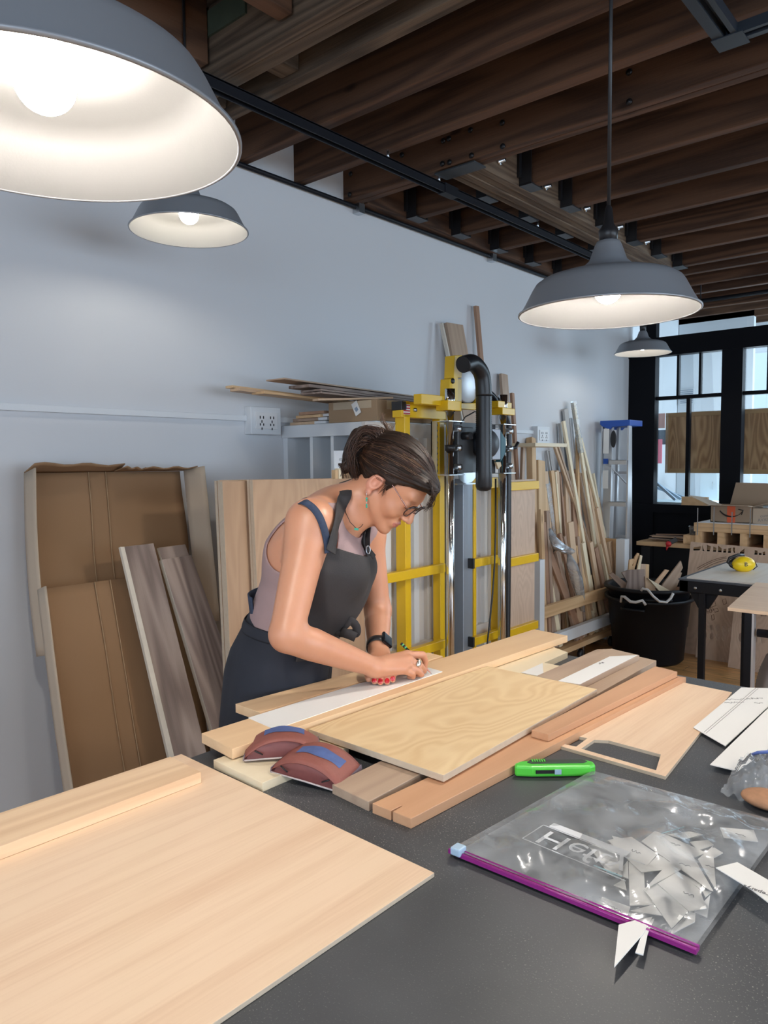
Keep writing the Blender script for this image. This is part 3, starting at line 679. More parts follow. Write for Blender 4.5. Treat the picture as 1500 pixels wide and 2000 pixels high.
# ------------------------------------------------------------------ clear zip bag with card scraps
def film(name, haze=.22, col=(.84, .90, .96)):
    mt, nt, b = newmat(name); N = nt.nodes; L = nt.links
    out = N['Material Output']; N.remove(b)
    tr = N.new('ShaderNodeBsdfTransparent'); tr.inputs[0].default_value = (.98, .99, 1, 1)
    gl = N.new('ShaderNodeBsdfGlossy'); gl.inputs['Roughness'].default_value = .14; gl.inputs[0].default_value = (.95, .97, 1, 1)
    df = N.new('ShaderNodeBsdfDiffuse'); df.inputs[0].default_value = (*col, 1)
    tc = N.new('ShaderNodeTexCoord'); ns = N.new('ShaderNodeTexNoise'); ns.inputs['Scale'].default_value = 9; ns.inputs['Detail'].default_value = 5; ns.inputs['Distortion'].default_value = 1.5
    L.new(tc.outputs['Object'], ns.inputs['Vector'])
    bp = N.new('ShaderNodeBump'); bp.inputs['Strength'].default_value = .28; bp.inputs['Distance'].default_value = .010; L.new(ns.outputs['Fac'], bp.inputs['Height'])
    L.new(bp.outputs[0], gl.inputs['Normal'])
    r = N.new('ShaderNodeMapRange'); r.inputs[1].default_value = .35; r.inputs[2].default_value = .75; r.inputs[3].default_value = haze*.5; r.inputs[4].default_value = haze*1.7; L.new(ns.outputs['Fac'], r.inputs[0])
    m1 = N.new('ShaderNodeMixShader'); L.new(r.outputs[0], m1.inputs[0]); L.new(tr.outputs[0], m1.inputs[1]); L.new(df.outputs[0], m1.inputs[2])
    fr = N.new('ShaderNodeFresnel'); fr.inputs[0].default_value = 1.28; L.new(bp.outputs[0], fr.inputs['Normal'])
    m2 = N.new('ShaderNodeMixShader'); L.new(fr.outputs[0], m2.inputs[0]); L.new(m1.outputs[0], m2.inputs[1]); L.new(gl.outputs[0], m2.inputs[2])
    L.new(m2.outputs[0], out.inputs[0]); return mt
M_film = film('clear_plastic_film', .2)
Q = [atZ(882, 1667, TZ+.003), atZ(1357, 1860, TZ+.003), atZ(1530, 1616, TZ+.003), atZ(1156.5, 1512.8, TZ+.003)]
def bagpt(u_, v_): return Q[0]*(1-u_)*(1-v_)+Q[1]*u_*(1-v_)+Q[2]*u_*v_+Q[3]*(1-u_)*v_
bag = thing('zip_bag', Q[0], 'large clear zip bag with a magenta zipper, full of white card scraps', 'bag')
def wob(u_, v_, s_):
    return .0022*math.sin(23*u_+9*v_+s_)+.002*math.sin(17*v_-13*u_+2*s_)+.0016*math.sin(41*(u_+v_)+s_)
def bump_(u_, v_):
    e = min(u_, 1-u_, v_, 1-v_)*14; e = max(0, min(1, e))
    h = .004+.012*math.exp(-((u_-.68)**2/.05+(v_-.42)**2/.09))+.006*math.exp(-((v_-.75-.1*u_)**2/.0015))*(u_ > .35)
    return e*(h+wob(u_, v_, 1))+.0015
b = MB(); b.grid(lambda a, c: bagpt(a, c)+UP*(bump_(a, c)+.006), 60, 50); b.build('top_film', M_film, bag)
b = MB(); b.grid(lambda a, c: bagpt(a, c)-UP*.0018, 4, 4); b.build('bottom_film', film('clear_plastic_film_under', .2), bag)
M_mag = plain('magenta_zipper_plastic', (.30, .025, .22), .3)
zz0 = bagpt(-.008, .004); zz1 = bagpt(1.01, .0)
b = MB(); b.beam(zz0+UP*.004, zz1+UP*.004, .012, .005, (Q[3]-Q[0])); b.tube([zz0+UP*.007+(Q[3]-Q[0])*.008, zz1+UP*.007+(Q[3]-Q[0])*.008], .002, 6); b.tube([zz0+UP*.006-(Q[3]-Q[0])*.01, zz1+UP*.006-(Q[3]-Q[0])*.01], .002, 6)
b.build('zipper', M_mag, bag)
sl = bagpt(.035, .0); zd = (zz1-zz0).normalized()
b = MB(); b.beam(sl-zd*.008+UP*.009, sl+zd*.008+UP*.009, .018, .011, (Q[3]-Q[0])); b.build('zip_slider', plain('pale_blue_slider', (.42, .58, .74), .4), bag, bevel=.002)
# print on the bag, seen from its back
pc_ = atZ(1136, 1662, TZ+.014); px = (atZ(1180, 1678, TZ)-atZ(1085, 1640, TZ)).normalized(); py = UP.cross(px)
M_print = plain('white_print', (.75, .78, .82), .6)
t_ = textmesh('Hefty', .058, pc_, px, -py, .0001, 'printed_word', M_print, bag)
b = MB()
for s_ in (-1, 1):
    b.beam(pc_-px*.078+py*(s_*.027), pc_+px*.078+py*(s_*.027), .0016, .0003, py)
b.beam(pc_-px*.078-py*.027, pc_-px*.078+py*.027, .0016, .0003, px)
b.beam(pc_-px*.07+py*.036, pc_+px*.05+py*.036, .014, .0003, py)
b.build('printed_frame', M_print, bag)
M_lblue = plain('light_blue_print', (.30, .58, .68), .6)
b = MB(); b.beam(atZ(1160, 1690, TZ+.014), atZ(1215, 1712, TZ+.014), .003, .0003, Y_); b.beam(atZ(1185, 1703, TZ+.012), atZ(1210, 1716, TZ+.012), .004, .0003, Y_); b.beam(atZ(1292, 1628, TZ+.013), atZ(1336, 1615, TZ+.013), .002, .0003, Y_); b.build('blue_print_line', M_lblue, bag)
# card scraps in the bag, outlines in the zoomed crop's pixels
def c4(x, y): return (1140+x/4.1667, 1560+y/4.1667)
scr = [
 ([(470, 345), (580, 262), (690, 300), (1000, 440), (890, 480)], 6, 'long white scrap at the top of the pile marked with small writing'),
 ([(470, 345), (600, 350), (890, 465), (1055, 750), (1030, 745)], 9, 'long pointed white scrap running across the pile to the right'),
 ([(195, 335), (390, 310), (600, 450), (470, 600)], 7, 'broad white scrap at the upper left of the pile with squiggly writing'),
 ([(35, 375), (235, 370), (310, 600), (200, 610)], 3, 'white scrap at the far left of the pile under the blue print'),
 ([(465, 600), (605, 455), (690, 500), (720, 570)], 8, 'small white triangle scrap in the middle of the pile'),
 ([(490, 740), (700, 510), (800, 570)], 10, 'thin triangular white scrap lying across the middle of the pile'),
 ([(600, 690), (770, 590), (945, 740), (1000, 890), (860, 915)], 9, 'wide white scrap at the lower right of the pile'),
 ([(490, 740), (600, 690), (850, 915), (715, 1055), (560, 830)], 8, 'long white scrap pointing down toward the zipper'),
 ([(930, 490), (1050, 385), (1080, 750)], 11, 'tall white triangle scrap at the right of the pile with handwriting'),
 ([(270, 615), (360, 500), (365, 650)], 6, 'small dark-edged white triangle at the left of the pile'),
 ([(365, 510), (490, 590), (500, 760), (580, 860), (375, 870)], 5, 'white scrap in the lower left of the pile above the zipper'),
 ([(720, 1060), (860, 920), (910, 930), (905, 1000), (705, 1105)], 4, 'white scrap at the bottom right of the pile next to the zipper'),
 ([(900, 920), (1030, 780), (1005, 965)], 3, 'grey-white scrap edge under the right side of the pile'),
 ([(680, 290), (860, 265), (970, 290), (820, 330)], 4, 'white scrap at the top of the pile beneath the folds'),
 ([(860, 350), (1010, 335), (1060, 375), (930, 420)], 4, 'white scrap at the upper right of the pile'),
 ([(960, 740), (1040, 760), (990, 800), (940, 690)], 5, 'tiny white scrap beside the big dark-edged triangle'),
 ([(240, 705), (330, 650), (350, 745)], 3, 'small white scrap corner at the lower left of the pile'),
 ([(380, 910), (570, 860), (640, 950)], 7, 'flat white triangle just above the zipper'),
 ([(95, 890), (150, 800), (380, 880), (350, 960)], 5, 'white scrap with a fraction written on it, touching the zipper'),
 ([(1110, 232), (1385, 255), (1420, 350), (1140, 315)], 4, 'separate white scrap with writing at the right end of the bag'),
 ([(1000, 440), (1060, 395), (1135, 440), (1060, 480)], 3, 'small white corner sticking out at the right of the pile'),
 ([(230, 300), (330, 325), (250, 340)], 3, 'little white tip at the top left of the pile'),
 ([(780, 600), (950, 690), (960, 740), (900, 700)], 6, 'narrow white sliver under the wide scrap'),
]
def z_at_bag(k): return TZ+.0022+k*.00115
for i, (pl, k, lab) in enumerate(scr):
    z = z_at_bag(k); o = flat('card_scrap', [c4(*p) for p in pl], z, .0009, M_paper, lab, 'card scrap', bevel=0)
    if i in (0, 1, 2, 6, 8, 18, 19):
        cx = sum(p[0] for p in pl)/len(pl); cy = sum(p[1] for p in pl)/len(pl)
        b = MB(); scribble(b, atZ(*c4(cx-25, cy-8), z+.0004), px, py, .014, .006, 7, .0004, 20+i); b.build('handwriting', M_pencil, o)
flat('card_scrap', [c4(285, 1025), c4(430, 985), c4(560, 960), c4(480, 1100), c4(248, 1368)], TZ+.0112, .0012, M_paper, 'pointed white scrap sticking out of the bag across the zipper', 'card scrap', bevel=0)
flat('card_scrap', [c4(575, 975), c4(520, 1100), c4(485, 1270), c4(420, 1250), c4(470, 1110), c4(545, 980)], TZ+.0098, .0012, M_paper, 'narrow white strip sticking out of the bag beside the pointed scrap', 'card scrap', bevel=0)
wc = flat('white_card', [c4(1075, 560), c4(1250, 515), c4(1640, 740), c4(1640, 950), c4(1370, 740)], TZ+.0225, .0012, M_paper, 'white printed card lying across the right end of the zip bag', 'card', bevel=0)
tx = atZ(*c4(1470, 770), TZ+.0229)
textmesh('Mooreparys', .010, tx, -px, -py, .0001, 'printed_text', M_pencil, wc)

# second small bag with a brown thing inside, at the right edge
sb = thing('plastic_bag', atZ(1450, 1540, TZ), 'small crumpled clear bag at the right edge of the table', 'bag')
Q2 = [atZ(1407, 1548, TZ+.004), atZ(1520, 1585, TZ+.004), atZ(1530, 1470, TZ+.02), atZ(1450, 1475, TZ+.03)]
def b2pt(u_, v_): return Q2[0]*(1-u_)*(1-v_)+Q2[1]*u_*(1-v_)+Q2[2]*u_*v_+Q2[3]*(1-u_)*v_
b = MB(); b.grid(lambda a, c: b2pt(a, c)+UP*(.03*math.sin(PI*min(1, c*1.1))*min(1, a*3)+.003*math.sin(31*a+17*c)+.003*math.sin(43*c-21*a)), 30, 30); b.build('film', film('crumpled_film', .2), sb)
b = MB(); b.tube([atZ(1463, 1477, TZ+.035)+V((0, 0, 0)), atZ(1480, 1470, TZ+.045), atZ(1505, 1468, TZ+.05), atZ(1530, 1473, TZ+.05)], .003, 6); b.build('blue_rim', plain('blue_zip_strip', (.10, .16, .45), .4), sb)
bw = MB(); bw.ball(atZ(1503, 1562, TZ+.013), .042, 14, 0, (1, .75, .30)); tag(bw.build('cork_piece', plain('brown_cork', (.42, .22, .12), .8, var=.3, vscale=80)), 'rounded brown cork piece inside the small clear bag', 'cork')
# ------------------------------------------------------------------ helpers for leaning things
def lean(name, pb, pt_, w, th, wdir, mat, label, cat, group=None, bevel=.001, mside=None):
    b = MB(); b.beam(pb, pt_, w, th, wdir)
    o = b.build(name, mat, bevel=bevel)
    return tag(o, label, cat, group)
def quadboard(name, tl, tr, br, bl, th, mat, label, cat, group=None, mside=None, bevel=.001):
    """board from four 3-D corners of its visible face"""
    P = [V(tl), V(tr), V(br), V(bl)]; n = (P[1]-P[0]).cross(P[3]-P[0]).normalized()
    if n.dot(CAM-P[0]) < 0: n = -n
    b = MB(); b.prism(P, n, th, 0, 1 if mside else None)
    o = b.build(name, [mat]+([mside] if mside else []), bevel=bevel)
    return tag(o, label, cat, group)

def leanline(u0, v0, u1, v1, xt, xb, zb):
    T = atX(u0, v0, xt); x = xt
    for _ in range(6):
        B = atX(u1, v1, x); k = (B.z-T.z)/(zb-T.z); x = xt+(xb-xt)*k
    return T, T+(B-T)*(1/k)

# ------------------------------------------------------------------ opened cardboard box leaning on the wall
def boxpiece(name, Y0, Y1, xt, zt, xb, zb, flange, lab, right=True, top=True, skew=0.0):
    """a shallow tray: back sheet from (xt, zt) at the top to (xb, zb) at the bottom, flanges toward the room"""
    t = thing(name, (xb, (Y0+Y1)/2+skew, zb), lab, 'cardboard')
    def P(y, k, out=0.0):
        x = xt+(xb-xt)*k; z = zt+(zb-zt)*k
        d = V((xb-xt, 0, zb-zt)).normalized(); nrm = V((-d.z, 0, d.x)); nrm = nrm if nrm.x > 0 else -nrm
        return V((x, y+skew*k, z))+nrm*out
    b = MB()
    rnd = random.Random(len(lab))
    def wv(a, k): return .004*math.sin(5*a+7*k)+.003*math.sin(11*k-3*a)
    b.grid(lambda a, k: P(Y0+(Y1-Y0)*a, k, wv(a, k)), 16, 24, 0, True); b.build('back_sheet', M_card, t, solid=.005)
    b = MB(); b.grid(lambda a, k: P(Y0-.012*math.sin(3*k), k, flange*a+.002), 4, 16, 0, True); b.build('side_flap', M_cardl, t, solid=.004)
    if right:
        b = MB(); b.grid(lambda a, k: P(Y1+.005+.05*a, k, flange*(.2+.8*a)*1.0), 4, 16, 0, True); b.build('side_flap', M_cardl, t, solid=.004)
    if top:
        for (a0, a1, lift, tear) in ((0., .56, .02, .02), (.53, .70, -.006, .015), (.68, 1.04, -.012, .0)):
            b = MB(); b.grid(lambda a, k: P(Y0+(Y1-Y0)*(a0+(a1-a0)*a), -.004-(lift*k), flange*k*(1-.35*a*(tear > 0)))+V((0, 0, .004*math.sin(14*a)*k)), 10, 4, 0, True)
            b.build('top_flap', M_card, t, solid=.004)
    for yy in (.365, .475):
        b = MB(); b.tube([P(Y0+(Y1-Y0)*yy, k/12, .0062+wv(yy, k/12)) for k in range(13)], .0022, 5); b.build('fold_line', plain('cardboard_fold', (.36, .23, .13), .85), t)
    return t
yu0 = atX(47, 920, -2.5).y; yu1 = atX(352, 930, -2.5).y
T_, B_ = leanline(47, 920, 68, 1215, -2.5, -2.37, .89)
boxpiece('cardboard_tray', yu0, yu1, -2.50, 1.472, -2.37, .89, .085, 'upper half of a large opened brown cardboard box leaning on the wall', skew=B_.y-T_.y)
T_, B_ = leanline(73, 1152, 132, 1540, -2.30, -1.99, .105)
t2 = boxpiece('cardboard_tray', T_.y, T_.y+.50, T_.x, T_.z, -1.99, .105, .06, 'lower half of the opened cardboard box, overlapping in front of the upper half', right=False, top=False, skew=B_.y-T_.y)

# walnut boards leaning in front of the cardboard
XA = -2.13
def lq(name, tl, tr, br, bl, xt, xb, th, mat, lab, cat='board', mside=None):
    T0, B0 = leanline(*tl, *bl, xt, xb, FZ+.004); T1, B1 = leanline(*tr, *br, xt, xb, FZ+.004)
    return quadboard(name, T0, T1, B1, B0, th, mat, lab, cat, mside=mside)
M_sap = plain('pale_sapwood_edge', (.68, .62, .53), .6, var=.08, vscale=30)
lq('walnut_board', (240, 1068), (300, 1061), (404, 1472), (340, 1484), -2.27, -1.86, .022, W['greyoak'], 'wide dark walnut board with a pale left edge, leaning on the cardboard', mside=M_sap)
T0, B0 = leanline(235, 1068, 331, 1484, -2.262, -1.852, FZ+.004); T1, B1 = leanline(243, 1068, 342, 1484, -2.262, -1.852, FZ+.004)
wb_ = bpy.data.objects['walnut_board.003']; n_ = (T1-T0).cross(B0-T0).normalized(); n_ = n_ if n_.dot(CAM-T0) > 0 else -n_
b = MB(); b.prism([T0, T1, B1, B0], n_, .012); b.build('pale_edge', M_sap, wb_)
lq('walnut_board', (316, 1093), (374, 1084), (448, 1290), (386, 1330), -2.25, -1.90, .02, W['greyoak'], 'dark walnut board with arched grain, right of the pale-edged leaning board', mside=M_sap)
lq('walnut_board', (309, 1070), (362, 1063), (430, 1262), (380, 1290), -2.285, -1.94, .012, W['greyoak'], 'walnut board whose top peeks out behind the arched-grain board', mside=M_sap)

# stack of plywood sheets leaning together, left of the panel saw
def sheet(x, Y0, Y1, zt, lab, th=.018, lean_=.05, mat='beech'):
    return quadboard('plywood_sheet', (x, Y0, zt), (x, Y1, zt-.004), (x+lean_, Y1, FZ+.003), (x+lean_, Y0, FZ+.003), th, W[mat], lab, 'plywood sheet', mside=M_plyedge)
y_ = lambda u, x: atX(u, 937, x).y
zt_ = 1.443
sheet(-1.985, y_(493, -1.985), y_(650, -1.985), zt_, 'front plywood sheet of the leaning stack, starting right of the grooves')
sheet(-2.006, y_(486, -2.006), y_(650, -2.006), zt_+.001, 'second plywood sheet of the leaning stack, a thin edge left of the front sheet', .012)
sheet(-2.026, y_(434, -2.026), y_(712, -2.026), zt_-.003, 'wide plywood sheet of the leaning stack showing its left third')
sheet(-2.05, y_(429, -2.05), y_(600, -2.05), zt_+.001, 'plywood sheet at the back of the leaning stack, only its layered edge showing', .014)
sheet(-2.07, y_(423, -2.07), y_(600, -2.07), zt_-.001, 'rearmost plywood sheet of the leaning stack, nearest the cardboard', .014)
b = MB(); b.b2((-2.58, 1.95, FZ), (-2.2, 2.03, .93)); tag(b.build('brown_panel', W['pine']), 'orange-brown wooden panel end between the leaning boards and plywood stack', 'panel')

# ------------------------------------------------------------------ white vertical storage rack with things on top
CY = 2.27; CX = -2.02; CZ = 1.668
ck = thing('storage_rack', (-2.3, 2.6, FZ), 'white painted sheet storage rack with vertical dividers against the wall', 'rack')
b = MB(); b.b2((WX+.002, CY, CZ-.055), (CX, CY+.62, CZ)); b.build('top', M_white, ck, bevel=.002)
for k, x in enumerate((WX+.002, -2.42, -2.29, -2.165, CX-.02)):
    b = MB(); b.b2((x, CY+.01, FZ+.1), (x+(.03 if k == 0 else .018), CY+.6, CZ-.055)); b.build('divider', M_white, ck)
b = MB(); b.b2((WX+.03, CY+.3, FZ+.1), (CX, CY+.32, CZ-.055)); b.build('back_panel', M_cream, ck)
b = MB(); b.b2((WX+.002, CY, FZ), (CX, CY+.62, FZ+.1)); b.build('base', M_white, ck)
# items between rack and woman
b = MB(); b.beam(atX(675, 1010, -2.07), atX(672, 880, -2.07), .12, .006, Y_); tag(b.build('white_sheet', M_white), 'small white sheet standing behind the ponytail', 'sheet')
for u, col, lab in ((654, 'pine', 'thin upright batten just left of the wavy-grained board'), (661, 'cream', 'second thin upright batten beside the wavy-grained board')):
    b = MB(); b.beam(V((atX(u, 1000, -2.05).x, atX(u, 1000, -2.05).y, FZ)), atX(u, 918 if u < 658 else 915, -2.05), .017, .02, Y_); tag(b.build('batten', W[col]), lab, 'batten')
b = MB(); b.beam(V((-2.055, atX(686, 1000, -2.055).y, FZ)), atX(686, 915, -2.055), .10, .012, Y_); tag(b.build('burl_board', wood('burl_wood', (.42, .27, .15), (.16, .09, .05), 30, .9, .6, stretch=.6)), 'small brown board with swirling grain behind the ponytail', 'board')
# cardboard box on top
bxp = thing('cardboard_box', (-2.15, 2.42, CZ), 'closed cardboard box with tape and a small tag on top of the white rack', 'box')
b = MB(); b.b2((-2.30, CY+.01, CZ+.001), (CX+.0, CY+.60, CZ+.088)); b.build('carton', plain('tan_cardboard', (.37, .25, .15), .85, var=.05), bxp, bevel=.002)
M_tape = plain('packing_tape', (.50, .40, .28), .3)
b = MB(); b.b2((-2.27, CY+.0085, CZ+.055), (-2.05, CY+.0098, CZ+.086)); b.build('tape', M_tape, bxp)
b = MB(); b.b2((CX+.0005, CY+.07, CZ+.05), (CX+.0015, CY+.50, CZ+.086)); b.build('tape', M_tape, bxp)
tp = atY(696, 798, CY+.006)
b = MB(); b.beam(tp+V((-.014, 0, .026)), tp+V((.012, 0, -.024)), .034, .001, X_); tg = b.build('shipping_tag', M_paper, bxp)
b = MB(); b.beam(tp+V((-.004, -.0012, .004)), tp+V((.006, -.0012, -.010)), .016, .0004, X_); b.build('tag_print', plain('grey_blue_print', (.25, .32, .42), .6), tg)
# long planks on top
def plank(y0, y1, x0, z0, x1, z1, w_, th, mat, lab):
    b = MB(); b.beam((x0, y0, z0), (x1, y1, z1), w_, th, X_); return tag(b.build('long_plank', W[mat], bevel=.001), lab, 'plank')
plank(1.99, 3.08, -2.31, 1.835, -2.32, 1.81, .11, .006, 'walnutl', 'topmost long thin plank on the white rack, with a pale cut end')
plank(2.09, 3.08, -2.28, 1.812, -2.30, 1.797, .12, .012, 'greyoak', 'long dark plank just under the topmost one on the rack')
plank(2.12, 3.08, -2.24, 1.794, -2.27, 1.782, .12, .008, 'greyoak', 'long dark plank with a pale end in the middle of the pile on the rack')
plank(2.10, 3.08, -2.22, 1.781, -2.25, 1.771, .12, .008, 'greyoak', 'lowest of the long dark planks with pale ends on the rack')
plank(1.86, 3.2, -2.44, 1.806, -2.47, 1.765, .045, .010, 'pine', 'slim light strip sticking out farthest left from the rack top')
plank(1.865, 3.2, -2.41, 1.793, -2.43, 1.752, .06, .012, 'stick', 'light strip just below the one sticking out farthest left')
plank(1.95, 3.1, -2.37, 1.783, -2.37, 1.757, .08, .010, 'pine', 'reddish yellow strip on the rack between the light strips and dark planks')
b = MB(); b.beam(atX(616, 781, -2.2), atX(700, 772, -2.1)+V((0, .2, 0)), .05, .008, X_); tag(b.build('flat_offcut', W['stick']), 'short flat offcut lying on top of the cardboard box', 'offcut')
for k, (u, v, L_, mt_, lab) in enumerate(((555, 826, .12, 'stick', 'bottom left brown offcut beside the cardboard box'), (590, 815, .13, 'walnut', 'dark offcut in the small stack beside the cardboard box'),
        (585, 806, .12, 'pine', 'yellowish offcut in the small stack beside the cardboard box'), (592, 798, .14, 'stickd', 'topmost reddish offcut of the small stack beside the cardboard box'))):
    zz = CZ+.001+k*.0145
    b = MB(); b.b2((-2.55+.02*k, CY+.01, zz), (-2.55+.02*k+.16, CY+.01+L_*2, zz+.013)); tag(b.build('offcut', W[mt_], bevel=.001), lab, 'offcut')
for k in range(3):
    b = MB(); b.b2((-2.385+.004*k, CY+.005+.01*k, CZ+.001+k*.016), (-2.315, CY+.2, CZ+.001+k*.016+.012)); tag(b.build('white_block', M_white, bevel=.001), '%s white painted block beside the cardboard box' % ('lowest', 'middle', 'top')[k], 'block')

# tall boards leaning on the wall behind the saw
lean('wide_board', V((-2.36, 3.62, 1.2)), atX(886, 633, -2.565), .165, .02, Y_, W['walnutl'], 'tall wide board with a pale edge leaning on the wall behind the saw', 'board')
b = MB(); b.beam(V((-2.35, 3.535, 1.2)), atX(862, 632, -2.558), .012, .021, Y_); b.build('pale_edge', M_sap, bpy.data.objects['wide_board'])
def tostick(u0, v0, u1, v1, w_, mat, lab, xt=-2.57, xb=-2.40, zb=None, th=.02, name='leaning_board', plain_m=None):
    T, B = leanline(u0, v0, u1, v1, xt, xb, zb if zb is not None else .5)
    b = MB(); b.beam(B, T, w_, th, Y_)
    return tag(b.build(name, plain_m or W[mat], bevel=.0015), lab, 'board' if w_ > .035 else 'stick')
tostick(930, 598, 938, 690, .035, 'stickd', 'thin dark stick leaning highest on the wall behind the black hose', zb=.5)
tostick(983, 731, 988, 800, .075, 'walnutl', 'brown board leaning on the wall right of the black hose', zb=.6)
tostick(1000, 768, 1006, 870, .028, 'stickd', 'narrow reddish stick leaning right of the saw near the far outlet', zb=.6)
tostick(994, 862, 997, 925, .03, 'stickd', 'short brown stick partly hidden by the right saw tube', zb=.7)
tostick(1037, 856, 1038, 925, .05, 'pine', 'upright square post end standing behind the small plywood panel', zb=.7, th=.045)
tostick(1022, 870, 1020, 925, .03, 'walnutl', 'short grey board end behind the small plywood panel', zb=.7, xt=-2.50, xb=-2.34)
b = MB(); b.b2((-2.42, 3.95, 1.585), (-2.24, 4.35, 1.607)); tag(b.build('small_shelf_board', W['cream']), 'small light board lying flat like a shelf right of the saw', 'board')

# ------------------------------------------------------------------ yellow vertical panel saw
sw = thing('panel_saw', (-2.0, 2.9, FZ), 'yellow framed vertical panel saw with chrome guide tubes and black hose', 'saw')
SX = -1.93
def sy(u, v, x=SX): return atX(u, v, x)
def ybar(name, p, q_, w_, th, wdir, mat=M_yellow, lab=None):
    b = MB(); b.beam(p, q_, w_, th, wdir); o = b.build(name, mat, sw, bevel=.002)
    return o
def vpost(name, u, x, w_, d_, v_top, mat=M_yellow, zb=FZ+.05):
    p = atX(u, v_top, x); return ybar(name, V((x, p.y, zb)), p, w_, d_, Y_, mat)
vpost('frame_post', 786, SX, .036, .05, 784)
vpost('frame_post', 856, SX, .034, .04, 800)
a0 = atX(776, 797, SX); RZ = (atX(776, 784, SX).z+atX(776, 815, SX).z)/2; RH = atX(776, 784, SX).z-atX(776, 815, SX).z; ybar('top_rail', V((SX, a0.y-.002, RZ)), V((SX, atX(866, 800, SX).y, RZ)), RH, .05, UP)
ybar('end_cap', V((SX, a0.y-.006, RZ+.014)), V((SX, a0.y+.024, RZ+.014)), .036, .053, UP, M_blackp)
for v1, u2, v2 in ((1128, 869, 1105), (1284, 869, 1260)):
    p = atX(748, v1+5, SX+.05); q_ = atX(u2-2, v2+2, SX+.05); zz = (p.z+q_.z)/2
    ybar('cross_rail', V((SX+.045, p.y, zz)), V((SX+.045, q_.y, zz)), .038, .028, UP)
# white panels behind, left bay
def bay(u0, u1, xs, nm, vt=920):
    Ya = atX(u0, 1000, xs).y; Yb = atX(u1, 1000, xs).y
    b = MB(); b.b2((xs-.02, Ya, FZ+.1), (xs, Yb, 1.66)); b.build(nm, M_cream, sw)
    n_ = max(2, int((Yb-Ya)/.09))
    for i in range(n_+1):
        yy = Ya+(Yb-Ya-.03)*i/n_; b = MB(); b.b2((xs, yy, FZ+.3), (xs+.02, yy+.035, 1.60)); b.build('panel_rib', M_white if i % 2 else M_cream, sw)
    for z in (1.42, .66):
        b = MB(); b.b2((xs, Ya, z), (xs+.028, Yb, z+.06)); b.build('panel_crossbar', M_cream, sw)
bay(715, 860, SX-.06, 'backing_panel'); bay(918, 985, SX-.06, 'backing_panel')
# steel beam between the tubes
vpost('steel_upright', 868, SX-.01, .03, .05, 930, M_steelg); vpost('steel_upright', 905, SX+.0, .075, .05, 935, M_steelg)
# chrome tubes
TXS = -1.80
for u, v0 in ((879, 822), (982, 822)):
    p = atX(u, v0, TXS); q = atX(u, 1240, TXS); yy = (p.y+q.y)/2
    b = MB(); b.tube([(TXS, p.y, FZ+.05), (TXS, p.y, 1.79)], .0165, 20); b.build('guide_tube', M_chrome, sw)
    b = MB(); b.tube([(TXS-.035, p.y+.03, FZ+.05), (TXS-.035, p.y+.03, 1.74)], .007, 12); b.build('track_rod', M_chrome, sw)
yT0 = atX(879, 822, TXS).y; yT1 = atX(982, 822, TXS).y
# yellow clamps to the tubes
p = atX(830, 798, TXS)
b = MB(); b.b2((TXS-.045, p.y-.015, 1.725), (TXS-.005, yT0-.03, 1.765)); b.b2((TXS-.03, yT0-.055, 1.705), (TXS+.03, yT0+.04, 1.745)); b.build('tube_bracket', M_yellow, sw, bevel=.002)
b = MB(); b.b2((TXS-.03, yT1-.07, 1.735), (TXS+.02, yT1-.015, 1.765)); b.b2((TXS-.03, yT1-.05, 1.705), (TXS+.03, yT1+.055, 1.735)); b.b2((TXS-.03, yT1+.02, 1.735), (TXS+.01, yT1+.06, 1.763)); b.build('tube_bracket', M_yellow, sw, bevel=.002)
for yy in (yT0, yT1):
    b = MB(); b.tube([(TXS, yy+.0, 1.70), (TXS, yy, 1.795)], .021, 16); b.build('tube_collar', M_chrome, sw)
# flag sticker and bolts on the top rail
fy = atX(790, 798, SX+.031).y
fz = RZ-.02
b = MB(); b.b2((SX+.0252, fy, fz), (SX+.0258, fy+.042, fz+.04)); fl = b.build('flag_sticker', plain('sticker_white', (.8, .78, .75), .5), sw)
b = MB()
for i in range(4): b.b2((SX+.0258, fy, fz+.001+i*.0105), (SX+.0261, fy+.042, fz+.001+i*.0105+.0055))
b.build('flag_stripes', plain('flag_red', (.45, .04, .05), .5), fl)
b = MB(); b.b2((SX+.0261, fy, fz+.019), (SX+.0264, fy+.019, fz+.04)); b.build('flag_canton', plain('flag_blue', (.03, .04, .16), .5), fl)
bq = MB(); bq.lathe([(0, .01), (.008, .01), (.008, 0)], (SX+.025, fy+.07, RZ), (1, 0, 0), 8); bq.build('bolt', M_zinc, sw)
# head: yellow riser, wheel
hx = TXS-.03
hp = [atX(u, v, hx) for u, v in ((888, 694), (903, 694), (902, 738), (895, 738), (895, 796), (877, 796), (879, 740), (886, 738))]
b = MB(); b.prism(hp, X_, .05); b.build('head_riser', M_yellow, sw, bevel=.002)
b = MB(); b.prism([atX(u, v, hx-.01) for u, v in ((878, 740), (902, 740), (902, 787), (930, 787), (932, 760), (936, 760), (934, 801), (877, 797))], X_, .03); b.build('head_bracket', M_yellow, sw, bevel=.002)
b = MB(); c = atX(884, 744, hx+.001); b.lathe([(0, .004), (.011, .004), (.012, 0)], c, (1, 0, 0), 16); b.build('pivot_cap', M_blackp, sw)
c = atX(906, 743, hx-.035)
b = MB(); b.lathe([(0, .02), (.094, .02), (.10, .016), (.10, .004), (.094, 0), (0, 0)], c, (1, 0, 0), 48); b.build('pulley_wheel', M_alu, sw)
b = MB(); b.lathe([(.101, .016), (.106, .012), (.106, .006), (.101, .002)], c, (1, 0, 0), 48); b.build('pulley_belt', M_blackp, sw)
